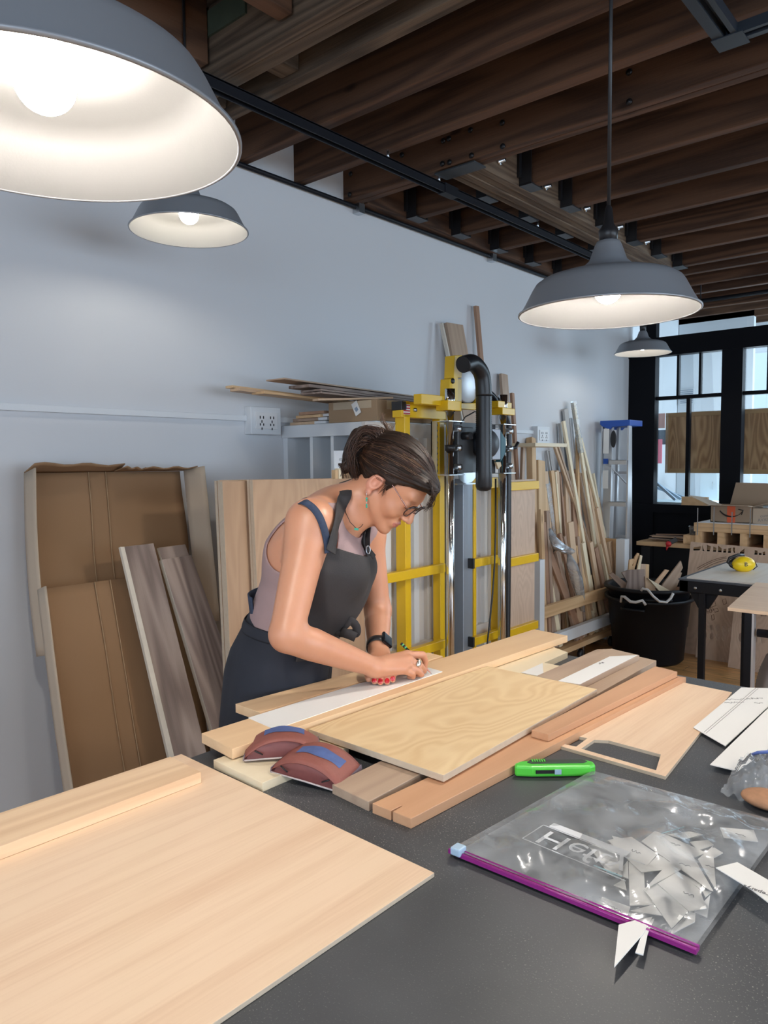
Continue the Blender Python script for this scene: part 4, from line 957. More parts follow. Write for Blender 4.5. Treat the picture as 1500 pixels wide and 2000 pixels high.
# big black hose: smooth elbow, then ribbed
M_hose = plain('black_rubber_hose', (.014, .015, .018), .38)
def ribbed(pts, r, pitch, amp, nm, par, n=20, mat=None):
    P = [V(p) for p in pts]; out = []; rs = []
    # resample by Catmull-Rom
    Q = []
    for i in range(len(P)-1):
        p0 = P[max(i-1, 0)]; p1 = P[i]; p2 = P[i+1]; p3 = P[min(i+2, len(P)-1)]
        for k in range(24):
            t = k/24; Q.append(.5*((2*p1)+(p2-p0)*t+(2*p0-5*p1+4*p2-p3)*t*t+(3*p1-p0-3*p2+p3)*t**3))
    Q.append(P[-1]); L = [0]
    for i in range(1, len(Q)): L.append(L[-1]+(Q[i]-Q[i-1]).length)
    s_ = 0; i = 0; step = pitch/2 if amp else .008
    k = 0
    while s_ < L[-1]:
        while L[i+1] < s_: i += 1
        f = (s_-L[i])/(L[i+1]-L[i]+1e-9); out.append(Q[i].lerp(Q[i+1], f)); rs.append(r+(amp if k % 2 else 0)); k += 1; s_ += step
    b = MB(); b.tube(out, rs, n); return b.build(nm, mat or M_hose, par)
hz = TXS+.065
hs = [atX(u, v, hz) for u, v in ((904, 712), (920, 708), (932, 716), (941, 732), (944, 752), (945, 775))]
ribbed(hs, .034, .01, 0, 'hose_elbow', sw)
ribbed([atX(u, v, hz) for u, v in ((945, 773), (945, 820), (945, 880), (945, 936))], .032, .0085, .0024, 'hose', sw)
b = MB(); c = atX(945, 936, hz); b.lathe([(.0345, .03), (.0345, -.030), (.029, -.043), (.015, -.050), (0, -.051)], c, n=24); b.build('hose_end', M_hose, sw)
ribbed([atX(u, v, TXS-.05) for u, v in ((950, 765), (962, 775), (972, 790), (978, 800), (992, 830), (992, 900), (992, 1000), (991, 1150), (990, 1240))]+[V((TXS-.05, atX(990, 1240, TXS-.05).y, FZ+.2))], .015, .007, .002, 'dust_hose', sw, 12)
# carriage
cy0, cy1 = yT0-.05, yT1+.05
ct = atX(900, 824, TXS).z; cb_ = atX(900, 926, TXS).z
for z in (ct, cb_):
    b = MB(); b.b2((TXS-.04, yT0-.055, z-.003), (TXS+.035, yT0+.055, z)); b.b2((TXS-.04, yT1-.045, z-.003), (TXS+.035, yT1+.055, z)); b.build('carriage_plate', M_zinc, sw)
b = MB(); b.b2((TXS-.06, yT0-.05, cb_), (TXS-.055, yT0-.02, ct)); b.b2((TXS-.06, yT0-.05, cb_), (TXS-.03, yT0-.047, ct)); b.build('carriage_side', M_zinc, sw)
b = MB(); b.b2((TXS-.035, yT0+.03, cb_-.0), (TXS-.02, yT1-.03, ct)); b.build('carriage_back', plain('dark_grey_cast_metal', (.09, .095, .10), .5, .3), sw)
M_dg = plain('dark_grey_cast_metal', (0, 0, 0))
b = MB(); b.b2((TXS-.02, yT0+.055, cb_+.005), (TXS+.0, yT0+.17, ct-.02)); b.build('saw_base', M_dg, sw, bevel=.004)
for z in (ct-.03, (ct+cb_)/2, cb_+.03):
    for yy in (yT0+.035, yT1+.03):
        q = MB(); q.lathe([(0, .03), (.012, .03), (.014, .02), (.014, 0)], (TXS-.0, yy, z), (1, 0, 0), 12); q.build('roller', M_zinc, sw)
for i in range(9):
    q = MB(); z = cb_+.015+i*(ct-cb_-.03)/8; q.lathe([(0, .01), (.006, .01), (.006, 0)], (TXS-.05, yT0-.035, z), (1, 0, 0), 8); q.build('bolt', M_zinc, sw)
b = MB(); b.tube([(TXS+.0, yT0+.09, (ct+cb_)/2+.05), (TXS+.04, yT0+.09, (ct+cb_)/2+.05)], .016, 16); b.build('knob', M_blackp, sw)
b = MB(); b.lathe([(.05, 0), (.056, .02), (.056, .07), (.04, .085), (0, .09)], (TXS-.02, yT1-.17, ct-.09), (1, 0, 0), 28); b.build('motor', plain('dark_motor_housing', (.05, .055, .065), .45), sw)
b = MB(); b.b2((TXS-.02, yT1-.13, cb_+.06), (TXS+.03, yT1-.065, ct-.025)); b.build('motor_label_plate', plain('light_blue_grey_plate', (.45, .50, .58), .5), sw, bevel=.003)
b = MB(); b.prism([V((TXS+.031, yT1-.065, ct-.03)), V((TXS+.031, yT1-.02, ct-.07)), V((TXS+.031, yT1-.025, ct-.13)), V((TXS+.031, yT1-.065, ct-.17))], X_, .04); b.build('motor_end', plain('teal_motor_end', (.02, .10, .13), .5), sw, bevel=.003)
b = MB(); b.beam((TXS-.0, yT1-.055, cb_+.065), (TXS-.0, yT1-.03, cb_+.025), .03, .01, Y_); b.build('warning_sticker', plain('sticker_yellow_pink', (.7, .55, .35), .5), sw)
b = MB(); b.tube([(TXS+.02, yT1+.02, (ct+cb_)/2), (TXS+.02, yT1+.075, (ct+cb_)/2+.005), (TXS+.03, yT1+.085, (ct+cb_)/2+.03)], .008, 10); b.build('clamp_handle', M_blackp, sw)
for yy in (yT0, yT1):
    b = MB(); b.tube([(TXS, yy, (ct+cb_)/2-.012), (TXS, yy, (ct+cb_)/2+.012)], .022, 16); b.build('clamp_ring', M_blackp, sw)
b = MB(); b.b2((TXS-.03, yT0+.05, cb_-.045), (TXS-.0, yT1-.09, cb_-.04)); b.build('lower_bracket', M_zinc, sw)
# blade guard: a disc segment under the carriage
gp = [V((TXS-.005, yT0+.13+.07*math.cos(a), cb_+.005+.045*math.sin(a))) for a in [PI+PI*i/14 for i in range(15)]]
b = MB(); b.prism(gp, X_, .003); b.build('blade_guard', M_zinc, sw)
b = MB(); b.tube([(TXS+.01, yT0+.06, ct-.01), (TXS+.02, yT0+.08, ct+.02), (TXS+.02, yT0+.15, ct+.045), (TXS, yT0+.25, ct+.04)], .0028, 6); b.build('steel_cable', M_blackp, sw)
# power cable hanging
pts = [atX(u, v, TXS-.02) for u, v in ((968, 935), (968, 1030), (966, 1100), (962, 1160), (957, 1210), (952, 1255))]
b = MB(); b.tube(pts+[V((TXS-.02, pts[-1].y-.05, FZ+.02))], .004, 8); b.build('power_cord', M_blackp, sw)
# right bay
vpost('frame_post', 919, SX, .022, .05, 945); vpost('frame_post', 971, SX, .03, .05, 945)
p = atX(918, 945, SX); ybar('top_rail', V((SX, atX(905, 945, SX).y, p.z)), V((SX, atX(985, 945, SX).y, p.z)), .05, .04, UP)
for u0, v0, u1, v1 in ((920, 1103, 972, 1089), (920, 1252, 976, 1238)):
    p = atX(u0, v0-4, SX+.04); q_ = atX(u1, v1+3, SX+.04); zz = (p.z+q_.z)/2
    ybar('cross_rail', V((SX+.04, p.y, zz)), V((SX+.04, q_.y, zz)), .038, .028, UP); ybar('end_cap', V((SX+.04, p.y-.004, zz)), V((SX+.04, p.y+.008, zz)), .046, .031, UP, M_blackp)
py0 = atX(985, 1000, SX-.0).y; py1 = atX(1048, 1000, SX).y
b = MB(); b.b2((SX-.03, py0, FZ+.08), (SX-.01, py1, 1.405), 0, 2); b.build('plywood_backboard', W['lauan'], sw)
for zz in (1.375, 1.0, .645):
    ybar('cross_rail', V((SX+.0, py0, zz)), V((SX+.0, py1, zz)), .042, .03, UP)
b = MB(); b.b2((SX-.05, 2.15, FZ), (SX+.15, 2.21, FZ+.06)); b.b2((SX-.05, 3.4, FZ), (SX+.15, 3.46, FZ+.06)); b.b2((SX-.03, 2.15, FZ+.04), (SX+.03, 3.46, FZ+.09)); b.build('base_frame', M_yellow, sw)

# ------------------------------------------------------------------ lumber cart with offcuts
RX = -2.30
rk = thing('lumber_cart', (-2.43, 4.75, FZ), 'white and wood rolling lumber cart full of leaning offcuts', 'cart')
ya, yb = 4.13, 5.38
b = MB(); b.b2((RX-.02, ya-.06, FZ+.12), (RX+.03, ya+.0, .885)); b.build('post', M_white, rk, bevel=.002)
b = MB(); b.b2((RX-.04, yb-.04, FZ+.12), (RX+.03, yb+.04, .905)); b.build('post', M_white, rk, bevel=.002)
b = MB(); b.b2((RX-.02, ya, .50), (RX+.01, yb, .575)); b.build('front_rail', W['pine'], rk, bevel=.002)
b = MB(); b.b2((RX-.02, ya, .30), (RX+.02, yb, .375)); b.build('base_beam', M_white, rk, bevel=.002)
b = MB(); b.b2((WX+.02, ya-.03, .215), (RX+.01, yb+.03, .25)); b.build('deck', W['pine'], rk)
b = MB(); b.b2((WX+.02, ya, .25), (WX+.035, yb, .95)); b.build('back_panel', W['pine'], rk)
b = MB(); b.b2((WX+.04, yb+.02, .25), (RX-.03, yb+.035, .90)); b.build('end_panel', W['pine'], rk)
for yy in (ya+.1, 4.78, yb-.1):
    for xx in (RX-.04, WX+.12):
        b = MB(); b.b2((xx-.02, yy-.03, .195), (xx+.02, yy+.03, .214)); b.b2((xx-.022, yy-.006, .13), (xx-.017, yy+.006, .2)); b.b2((xx+.017, yy-.006, .13), (xx+.022, yy+.006, .2)); cs = b.build('caster_fork', M_zinc, rk)
        b = MB(); b.lathe([(0, -.014), (.035, -.014), (.038, -.006), (.038, .006), (.035, .014), (0, .014)], (xx, yy, FZ+.039), (1, 0, 0), 20); b.build('wheel', M_blackp, cs)
def c8(x, y): return (1000+x/3.573, 740+y/3.573)
M_grey = plain('grey_painted_strip', (.46, .45, .44), .6)
sticks = [
 (222, 645, 262, 1300, 60, 'stick', 'wide light board at the left of the cart'), (200, 570, 205, 900, 62, 'pine', 'reddish board end behind the wide light board at the cart left'),
 (247, 740, 300, 1090, 44, 'stick', 'board wrapped in clear film at the cart left'), (276, 640, 320, 1100, 30, 'pine', 'tall narrow board right of the film-wrapped one'),
 (300, 650, 338, 1120, 13, 'cream', 'pale thin stick next to the tall narrow board'), (330, 650, 352, 900, 13, 'stickd', 'thin darker stick behind the pale thin stick'),
 (352, 820, 380, 1150, 38, 'stick', 'medium board with its top at mid height in the cart'), (292, 455, 630, 1440, 17, 'stick', 'long light stick slanting right across the whole cart'),
 (314, 450, 560, 1230, 14, 'walnutl', 'darker stick slanting beside the long light slanting one'), (357, 295, 415, 640, 22, 'cream', 'light stick leaning against the wall near the grey strips'),
 (370, 210, 405, 560, 36, None, 'wide grey strip standing tall on the wall'), (337, 310, 352, 640, 24, None, 'darker narrow grey strip on the wall'),
 (406, 275, 425, 500, 26, 'W', 'whitish strip on the wall beside the wide grey strip'), (429, 165, 500, 640, 22, 'cream', 'tallest pale stick of the cart, wrapped in film at its top'),
 (478, 415, 655, 1130, 18, 'cream', 'long pale stick right of the tallest one'), (455, 400, 458, 640, 18, 'pine', 'orange stick standing straight behind the tallest one'),
 (403, 1000, 432, 1300, 50, 'stick', 'short wide board in the middle of the cart'), (420, 660, 436, 1000, 38, 'stickd', 'brown board behind the middle of the cart'),
 (466, 655, 560, 1200, 18, 'stick', 'stick in the right middle of the cart, left of a pair'), (492, 655, 600, 1180, 14, 'stick', 'stick in the right middle of the cart, right of a pair'),
 (566, 660, 645, 1130, 13, 'cream', 'slim pale stick at the far right of the cart'), (200, 910, 208, 1160, 26, 'pine', 'short light board low at the cart left edge'),
 (242, 920, 255, 1200, 28, 'walnut', 'short dark board low at the cart left'), (492, 1145, 548, 1480, 32, 'cream', 'short pale board in front, right of the plastic film'),
 (545, 1140, 600, 1470, 32, 'stick', 'short light board in front, second right of the plastic film'), (628, 1145, 680, 1450, 42, 'cream', 'wide pale board at the front right of the cart'),
 (680, 1135, 712, 1400, 40, 'stick', 'tan board at the right end of the cart'), (240, 1170, 385, 1550, 46, 'stickd', 'reddish brown board slanting low at the cart left'),
 (252, 1360, 285, 1560, 34, 'cream', 'short pale board at the low left front'), (300, 1360, 306, 1560, 56, 'walnutl', 'short wide greyish brown board at the low left front'),
 (482, 1345, 525, 1480, 26, 'stick', 'very short light board behind the front rail'), (540, 1370, 556, 1500, 26, 'cream', 'very short pale board behind the front rail'),
 (588, 1355, 606, 1490, 26, 'stick', 'very short tan board behind the front rail, right of the pale one'), (240, 500, 262, 640, 8, None, 'very thin grey rod at the cart left'), (257, 505, 276, 640, 8, None, 'second very thin grey rod at the cart left'),
 (440, 630, 470, 900, 20, 'stickd', 'dark stick end in the centre of the cart'), (385, 640, 396, 900, 18, 'walnutl', 'brown stick between the middle boards'),
 (515, 700, 590, 1180, 12, 'pine', 'thin orange stick right of the centre pair'), (455, 1100, 470, 1300, 22, 'walnut', 'short dark stick near the plastic film'),
 (600, 830, 660, 1150, 12, 'stick', 'thin light stick just left of the ladder'), (330, 1080, 390, 1350, 20, 'stickd', 'dark reddish stick behind the plastic film'),
 (360, 1100, 420, 1400, 20, 'walnut', 'dark brown stick behind the plastic film'), (180, 700, 190, 1100, 20, 'stick', 'stick right at the plywood panel edge of the cart'),
 (226, 760, 240, 1150, 30, 'pine', 'orange tan board behind the film-wrapped board'), (312, 640, 330, 1000, 26, 'stick', 'tan board between the pale thin stick and the mid-height board'),
 (372, 640, 390, 1050, 34, 'stick', 'tan board behind the long slanting sticks'), (445, 700, 480, 1150, 34, 'stick', 'tan board in the centre right behind the pair'),
 (520, 640, 590, 1100, 20, 'stick', 'tan stick behind the right pair, leaning left'), (540, 760, 610, 1150, 24, 'pine', 'orange stick at the right third of the cart'),
 (590, 900, 650, 1200, 26, 'stick', 'tan board end beside the ladder foot'), (215, 1000, 240, 1400, 34, 'stickd', 'reddish board low in the cart left corner'),
 (450, 1160, 500, 1450, 34, 'pine', 'short orange board right of the plastic bundle'), (580, 1180, 640, 1460, 34, 'stickd', 'short reddish board between the pale front boards'),
 (640, 1200, 690, 1440, 30, 'pine', 'short orange board behind the wide pale front board'), (310, 1200, 380, 1500, 34, 'walnut', 'dark short board left of the plastic bundle'),
]
rs_ = random.Random(5)
for i, (x0, y0, x1, y1, w_, mt_, lab) in enumerate(sticks):
    long_ = (y1-y0) > 260
    front = y0 > 880
    xt = -2.40+.0 if front else -2.555+.004*(i % 5)
    xb = -2.335-.004*(i % 3) if front else -2.44+.006*(i % 7)
    u0, v0 = c8(x0, y0); u1, v1 = c8(x1, y1)
    if mt_ is None or mt_ == 'W': xt, xb = -2.575, -2.545
    T, B = leanline(u0, v0, u1, v1, xt, xb, .256)
    dep = (T-CAM).dot(FWD); ww = w_/3.573*dep/FPX/.66
    b = MB(); b.beam(B, T, ww, .018 if not front else .02, Y_)
    mm = M_grey if mt_ is None else (M_white if mt_ == 'W' else W[mt_])
    tag(b.build('offcut_board' if ww > .035 else 'offcut_stick', mm, bevel=.001), lab, 'board' if ww > .035 else 'stick')
    if i in (2, 13):
        b = MB(); k0 = .78 if i == 13 else .45; b.beam(B.lerp(T, k0)+X_*.0, T+(T-B).normalized()*.01, ww*1.25, .026, Y_)
        tag(b.build('plastic_wrap', film('wrap_film_%s' % ('a' if i == 2 else 'b'), .3)), 'clear plastic film wrapped around the %s' % ('top of the tallest stick' if i == 13 else 'board at the cart left'), 'plastic film')
def blob(name, px_, r0, lab, x=-2.31):
    b = MB(); pts = [atX(*c8(*p[:2]), x+p[3]) for p in px_]; rr = [p[2]/3.573*5/FPX for p in px_]
    b.tube(pts, rr, 12, flat=.5); o = b.build(name, film('crumpled_wrap_'+('x' if r0 else 'y'), .38))
    md = o.modifiers.new('d', 'DISPLACE'); tx_ = bpy.data.textures.new('crumple', 'CLOUDS'); tx_.noise_scale = .03; md.texture = tx_; md.strength = .02
    return tag(o, lab, 'plastic film')
blob('plastic_wrap', [(265, 1050, 6, 0), (285, 1110, 30, 0), (330, 1170, 55, .01), (390, 1200, 50, .02), (430, 1210, 8, 0)], 1, 'crumpled clear plastic film hanging over the cart boards')
blob('plastic_wrap', [(400, 1220, 10, 0), (420, 1300, 42, 0), (450, 1400, 45, .0), (480, 1500, 34, 0), (490, 1620, 20, -.02)], 0, 'shiny clear plastic bundle standing low in the cart')

# ------------------------------------------------------------------ aluminium step ladder in the corner
ld = thing('step_ladder', (-2.45, 5.75, FZ), 'aluminium step ladder with a blue top, standing in the corner by the window', 'ladder')
LY = 5.60
M_ladblue = plain('blue_plastic', (.02, .09, .42), .4)
LF = LY-.12
zt = atY(1175, 822, LF).z
a_ = atY(1171, 900, LF).x; XR = atY(1227, 900, LF).x; LW_ = XR-a_
b = MB(); b.prism([V((a_, LF, zt)), V((XR+.01, LF, zt)), V((XR+.01, LF, zt-.045)), V((a_+.10, LF, zt-.05)), V((a_+.08, LF, zt-.07)), V((a_+.03, LF, zt-.05)), V((a_, LF, zt-.03))], -Y_, .24); b.build('top_cap', M_ladblue, ld, bevel=.004)
b = MB(); b.beam((a_+.055, LF-.02, FZ), (a_+.065, LF+.03, zt-.045), .065, .026, X_); b.build('side_rail', M_alu, ld, bevel=.002)
b = MB(); b.beam((a_+.005, LF-.02, FZ), (a_+.015, LF+.03, zt-.045), .010, .05, X_); b.build('side_rail', M_alu, ld, bevel=.001)
b = MB(); b.beam((XR+.01, LF-.03, FZ), (XR-.005, LF+.03, zt-.045), .014, .05, X_); b.build('side_rail', M_alu, ld, bevel=.001)
for k, z in enumerate((1.50, 1.18, .86, .54, .26)):
    b = MB(); b.b2((a_+.09, LF-.03, z-.035), (XR, LF-.025, z)); b.b2((a_+.09, LF-.03, z-.003), (XR, LF+.06, z)); b.build('step', M_alu, ld)
b = MB(); b.beam((a_+.05, LY+.03, FZ), (a_+.10, LY+.0, zt-.05), .02, .03, X_); b.beam((XR-.03, LY+.03, FZ), (XR-.04, LY+.0, zt-.05), .02, .03, X_)
for z in (.4, .9, 1.4): b.beam((a_+.06, LY+.02, z), (XR-.04, LY+.02, z), .02, .02, UP)
b.build('rear_frame', M_alu, ld)
b = MB(); b.tube([(a_+.09, LF, 1.45), (a_+.13, LY+.05, 1.33), (a_+.14, LY+.15, 1.28)], .006, 6); b.build('spreader', M_alu, ld)
b = MB(); b.beam((a_+.058, LF-.0175, 1.47), (a_+.058, LF-.017, 1.51), .04, .003, X_); b.build('blue_label', M_ladblue, ld)
b = MB(); b.beam((a_+.058, LF-.0145, 1.55), (a_+.058, LF-.010, 1.74), .045, .002, X_); b.build('paper_label', M_paper, ld)
b = MB(); b.beam((a_+.058, LF-.019, 1.28), (a_+.058, LF-.0175, 1.42), .045, .002, X_); b.build('paper_label', M_paper, ld)
textmesh('KELLER', .052, (a_+.06, LF-.034, .80), (0, 0, -1), (1, 0, 0), .0005, 'ladder_lettering', M_blackp, ld)
b = MB(); b.ball((a_+.115, LF-.01, 1.66), .03, 12, 0, (.8, .2, 2.2)); b.build('tool_holder', M_blackp, ld)
# ------------------------------------------------------------------ black storefront frame with glass
M_frame = plain('black_window_paint', (.003, .0035, .006), .6, spec=.15)
b = MB()
FD = .07
def fx(x0, x1, z0, z1, d=0): b.b2((x0, WY-d, z0), (x1, WY+FD, z1))
xs = [(-2.375, -1.852), (-1.700, -1.18), (-1.03, -.50), (-.35, .18), (.33, .86), (1.01, 1.54), (1.69, 2.22)]
fx(WX, -2.375, FZ, 2.50, .02)
for i in range(len(xs)-1): fx(xs[i][1], xs[i+1][0], FZ, 2.50, .02)
fx(2.22, 4.4, FZ, 2.50)
fx(WX, 4.4, 2.348, 2.50, .03); fx(WX, 4.4, FZ, 1.12); fx(WX, 4.4, 1.06, 1.13, .03)
fx(-2.50, -2.38, 2.50, 3.12); fx(2.22, 2.34, 2.5, 3.12)
for a_, c_ in xs:
    w_ = c_-a_; fx(a_, c_, 1.992, 2.02, -.01)
    for k in (1, 2): b.b2((a_+w_*k/3-.009, WY+.01, 2.02), (a_+w_*k/3+.009, WY+.05, 2.348))
    b.b2((a_+w_/2-.014, WY+.01, 1.12), (a_+w_/2+.014, WY+.05, 1.992))
wf = struct(b, 'window_3', M_frame)
g = MB(); g.b2((WX, WY+.03, 1.12), (4.4, WY+.034, 2.35)); g.build('pane', plain('clear_window_pane', (.85, .95, 1), .03, trans=1, alpha=.06), wf)
# display bay behind the frame
b = MB(); b.b2((WX, 8.55, FZ), (4.52, 8.65, 1.0)); b.b2((WX, 8.55, 2.62), (4.52, 8.65, 3.14)); struct(b, 'wall_front', M_white)
M_bay = plain('bay_wall_paint', (.70, .74, .78), .7)
b = MB(); b.b2((-2.595, 7.3, FZ), (-1.99, 7.36, 3.1)); struct(b, 'trim_1', M_bay)
b = MB(); b.b2((-1.99, 7.3, FZ), (-1.93, 7.36, 3.1)); struct(b, 'trim_2', M_white)
# wall register seen through the pane
vt = thing('wall_register', (-2.33, 7.29, 2.0), 'small louvered air register on the pale wall behind the first window', 'vent')
vc = atY(1340, 775, 7.29)
b = MB(); b.b2((vc.x-.06, 7.285, vc.z-.075), (vc.x+.075, 7.292, vc.z+.075)); b.build('plate', M_white, vt)
for i in range(8):
    b = MB(); z = vc.z-.06+i*.017; b.b2((vc.x-.05, 7.278, z), (vc.x+.065, 7.285, z+.006)); b.build('louver', plain('grey_louver', (.22, .28, .36), .5), vt)
# framed oak panels hanging in the windows
def hung(u0, v0, u1, v1, y, lab):
    a0 = atY(u0, v0, y); a1 = atY(u1, v1, y)
    t = thing('framed_panel', ((a0.x+a1.x)/2, y, a1.z), lab, 'panel')
    z1, z0, x0, x1 = a0.z, a1.z, a0.x, a1.x
    b = MB(); b.b2((x0+.03, y+.004, z0+.03), (x1-.0, y+.012, z1-.03), 0, 2); b.build('veneer', W['ext'], t)
    fr_ = wood('oak_frame_strip', (.55, .38, .20), (.36, .23, .11), 8, .4, .5)
    b = MB(); b.b2((x0, y-.004, z0), (x0+.036, y+.016, z1), 0, 2); b.build('frame_stile', fr_, t)
    b = MB(); b.b2((x0, y-.006, z1-.036), (x1, y+.016, z1), 0, 0); b.build('frame_rail', fr_, t)
    b = MB(); b.b2((x0, y-.006, z0), (x1, y+.016, z0+.036), 0, 0); b.build('frame_rail', fr_, t)
hung(1301, 807, 1418, 924, 6.30, 'oak framed veneer panel behind the first window')
hung(1436, 800, 1520, 926, 6.30, 'oak framed veneer panel behind the second window, cut by the photo edge')
# street side: bright gridded outer window with tree, cars of colour
b = MB()
for z in (1.0, 1.55, 1.83, 2.11, 2.39): b.b2((-1.93, 8.56, z), (4.4, 8.62, z+.045))
for i in range(22): b.b2((-1.93+i*.30, 8.565, 1.0), (-1.93+i*.30+.03, 8.61, 2.62))
ow = struct(b, 'window_4', M_frame); g = MB(); g.b2((-1.93, 8.58, 1.0), (4.4, 8.584, 2.62)); g.build('pane', plain('clear_window_pane', (0, 0, 0)), ow)
M_leaf = plain('street_tree_leaves', (.10, .28, .08), .7, var=.3, vscale=3)
tre = thing('street_tree', (-1.6, 15, FZ), 'green street tree seen through the second window', 'tree')
b = MB(); b.tube([(-1.6, 15, FZ), (-1.55, 15, 2.6)], .12, 8); b.build('trunk', W['joist'], tre)
b = MB(); rn = random.Random(3)
for i in range(500):
    d = V((rn.gauss(0, 1), rn.gauss(0, 1), rn.gauss(0, .8))).normalized()*rn.uniform(.5, 1.15); c = V((-1.5, 15, 3.6))+d; n_ = V((rn.gauss(0, 1), rn.gauss(0, 1), rn.gauss(0, 1))).normalized(); e = n_.orthogonal().normalized()*.16; f_ = n_.cross(e).normalized()*.09
    b.add([c-e, c+f_, c+e, c-f_], [(0, 1, 2, 3)])
b.build('foliage', M_leaf, tre)
b = MB(); b.b2((-14, 8.7, FZ-.15), (12, 30, FZ-.05)); b.build('street', plain('pale_asphalt', (.45, .48, .52), .8))['kind'] = 'structure'
b = MB(); b.b2((-14, 28, FZ-.05), (12, 28.4, 7)); ob_ = b.build('street_building', plain('pale_facade', (.6, .68, .74), .8)); tag(ob_, 'pale building front across the street', 'building')
# things standing low in the bay
def stand(name, u0, v0, u1, v1, y, th, mat, lab, cat):
    a0 = atY(u0, v0, y); a1 = atY(u1, v1, y); b = MB(); b.b2((a0.x, y, a1.z), (a1.x, y+th, a0.z)); return tag(b.build(name, mat), lab, cat)
o = stand('pink_poster', 1279, 858, 1292, 905, 6.7, .01, plain('pink_poster_paper', (.75, .12, .20), .5), 'small red pink poster low behind the left edge of the first window', 'poster')
o = stand('dark_banner', 1283, 840, 1301, 868, 6.72, .01, plain('dark_navy_card', (.02, .04, .07), .5), 'dark panel above the pink poster behind the first window', 'panel')
o = stand('brick_panel', 1281, 808, 1298, 836, 6.74, .01, plain('brick_red_card', (.42, .20, .16), .7), 'brick red panel top left behind the first window', 'panel')
bb_ = atY(1275, 985, 6.45)
b = MB(); b.b2((WX+.03, 6.30, FZ), (-.4, 6.75, 1.14)); o = b.build('display_plinth', plain('pale_cyan_white_paint', (.62, .74, .78), .5)); tag(o, 'pale display platform low behind the first window', 'platform')
b = MB()
for k in range(3): b.beam((WX+.05, 6.32+.14*k, 1.42-.08*k), (-2.25, 6.32+.14*k, 1.16), .03, .02, Y_)
o = b.build('slanted_strips', plain('blue_grey_strip', (.28, .38, .48), .5)); tag(o, 'slanting blue-grey strips behind the lower left of the first window', 'strip'); o['kind'] = 'stuff'
dr = atY(1375, 950, 6.9)
b = MB(); b.b2((-2.24, 6.9, FZ), (-1.95, 6.94, 1.43)); o = b.build('cabinet_door', plain('white_blue_door', (.66, .76, .82), .5)); tag(o, 'white cabinet door behind the lower right of the first window', 'door')
b = MB(); b.tube([(-2.13, 6.885, 1.23), (-2.13, 6.885, 1.30)], .004, 6); b.build('handle', M_zinc, o)

# ------------------------------------------------------------------ workbench under the window
BY = 5.70
bn = thing('workbench', (-2.0, 5.9, FZ), 'dark workbench with a pine front edge under the black window', 'bench')
b = MB(); b.b2((WX+.27, BY, .828), (.6, 6.12, .86), 0, 0); b.build('worktop', W['pine'], bn, bevel=.003)
b = MB(); b.b2((WX+.27, 6.06, FZ), (.6, 6.1, .8)); b.build('back_panel', M_blackp, bn)
for x in (WX+.29, -1.85, -.6, .5):
    b = MB(); b.b2((x, BY+.05, FZ), (x+.07, BY+.12, .815), 0, 2); b.build('leg', M_blackp, bn)
b = MB(); b.b2((WX+.3, BY+.06, .30), (.55, 6.05, .33)); b.build('lower_shelf', W['pine'], bn)
# scrap veneers piled on the bench
rn = random.Random(11)
names = ['topmost', 'second', 'third', 'fourth', 'fifth', 'sixth', 'seventh', 'eighth', 'ninth', 'lowest']
for k in range(10):
    x0 = -2.27+rn.uniform(0, .10); y0 = BY+.05+rn.uniform(0, .10); L_ = rn.uniform(.28, .42); a = rn.uniform(-.5, .5)
    b = MB(); b.beam((x0, y0+.05, .864+k*.0045), (x0+L_*math.cos(a), y0+.05+L_*math.sin(a)*.4+.05, .864+k*.0045), rn.uniform(.04, .10), .004, Y_)
    tag(b.build('veneer_scrap', W[rn.choice(['stickd', 'walnut', 'greyoak', 'stick', 'stickd'])]), '%s piece of the messy pile of thin wood scraps on the bench' % names[9-k], 'wood scrap', None)
bt = atY(1348, 1050, BY+.02)
b = MB(); b.b2((bt.x-.045, BY+.0, .861), (bt.x+.05, BY+.14, .93)); tag(b.build('wood_block', W['pine'], bevel=.002), 'solid pine block on the bench left of the grid box', 'block')
tbx = thing('clear_tub', (bt.x+.015, BY+.1, .931), 'small clear plastic tub of dark screws on the pine block', 'tub')
b = MB(); c = V((bt.x+.015, BY+.07, .931)); b.lathe([(0, 0), (.036, 0), (.042, .06), (.046, .062)], c, n=20); b.build('container', film('tub_plastic', .25), tbx)
b = MB(); b.ball(c+UP*.028, .034, 10, 0, (1, 1, .7)); b.build('screws', plain('dark_screws', (.06, .06, .07), .4, .5, var=.4, vscale=200), tbx)
# pine torsion box (two slabs with cells) carrying the carton
gx0 = atY(1356, 1022, BY-.02).x
gb = thing('grid_box', (gx0+.5, BY, .862), 'thick pine slab with square openings under it, on the bench', 'box')
b = MB(); b.b2((gx0, BY-.03, .965), (gx0+2.2, 6.1, 1.03), 0, 0); b.build('top_slab', W['pine'], gb, bevel=.003)
b = MB(); b.b2((gx0, BY-.032, .9975), (gx0+2.2, BY-.03, .9995), 0, 0); b.build('slab_seam', W['stickd'], gb)
for i in range(11):
    x = gx0+.012+i*.155; b = MB(); b.b2((x, BY-.025, .871), (x+.045, 6.08, .965), 0, 1); b.build('spacer_bar', W['pine'], gb)
b = MB(); b.b2((gx0, BY-.02, .862), (gx0+2.2, 6.1, .871), 0, 0); b.build('bottom_board', W['stickd'], gb)
b = MB(); b.b2((gx0+.03, BY-.028, 1.0305), (gx0+2.1, 6.08, 1.035)); b.build('white_top_sheet', M_white, gb)
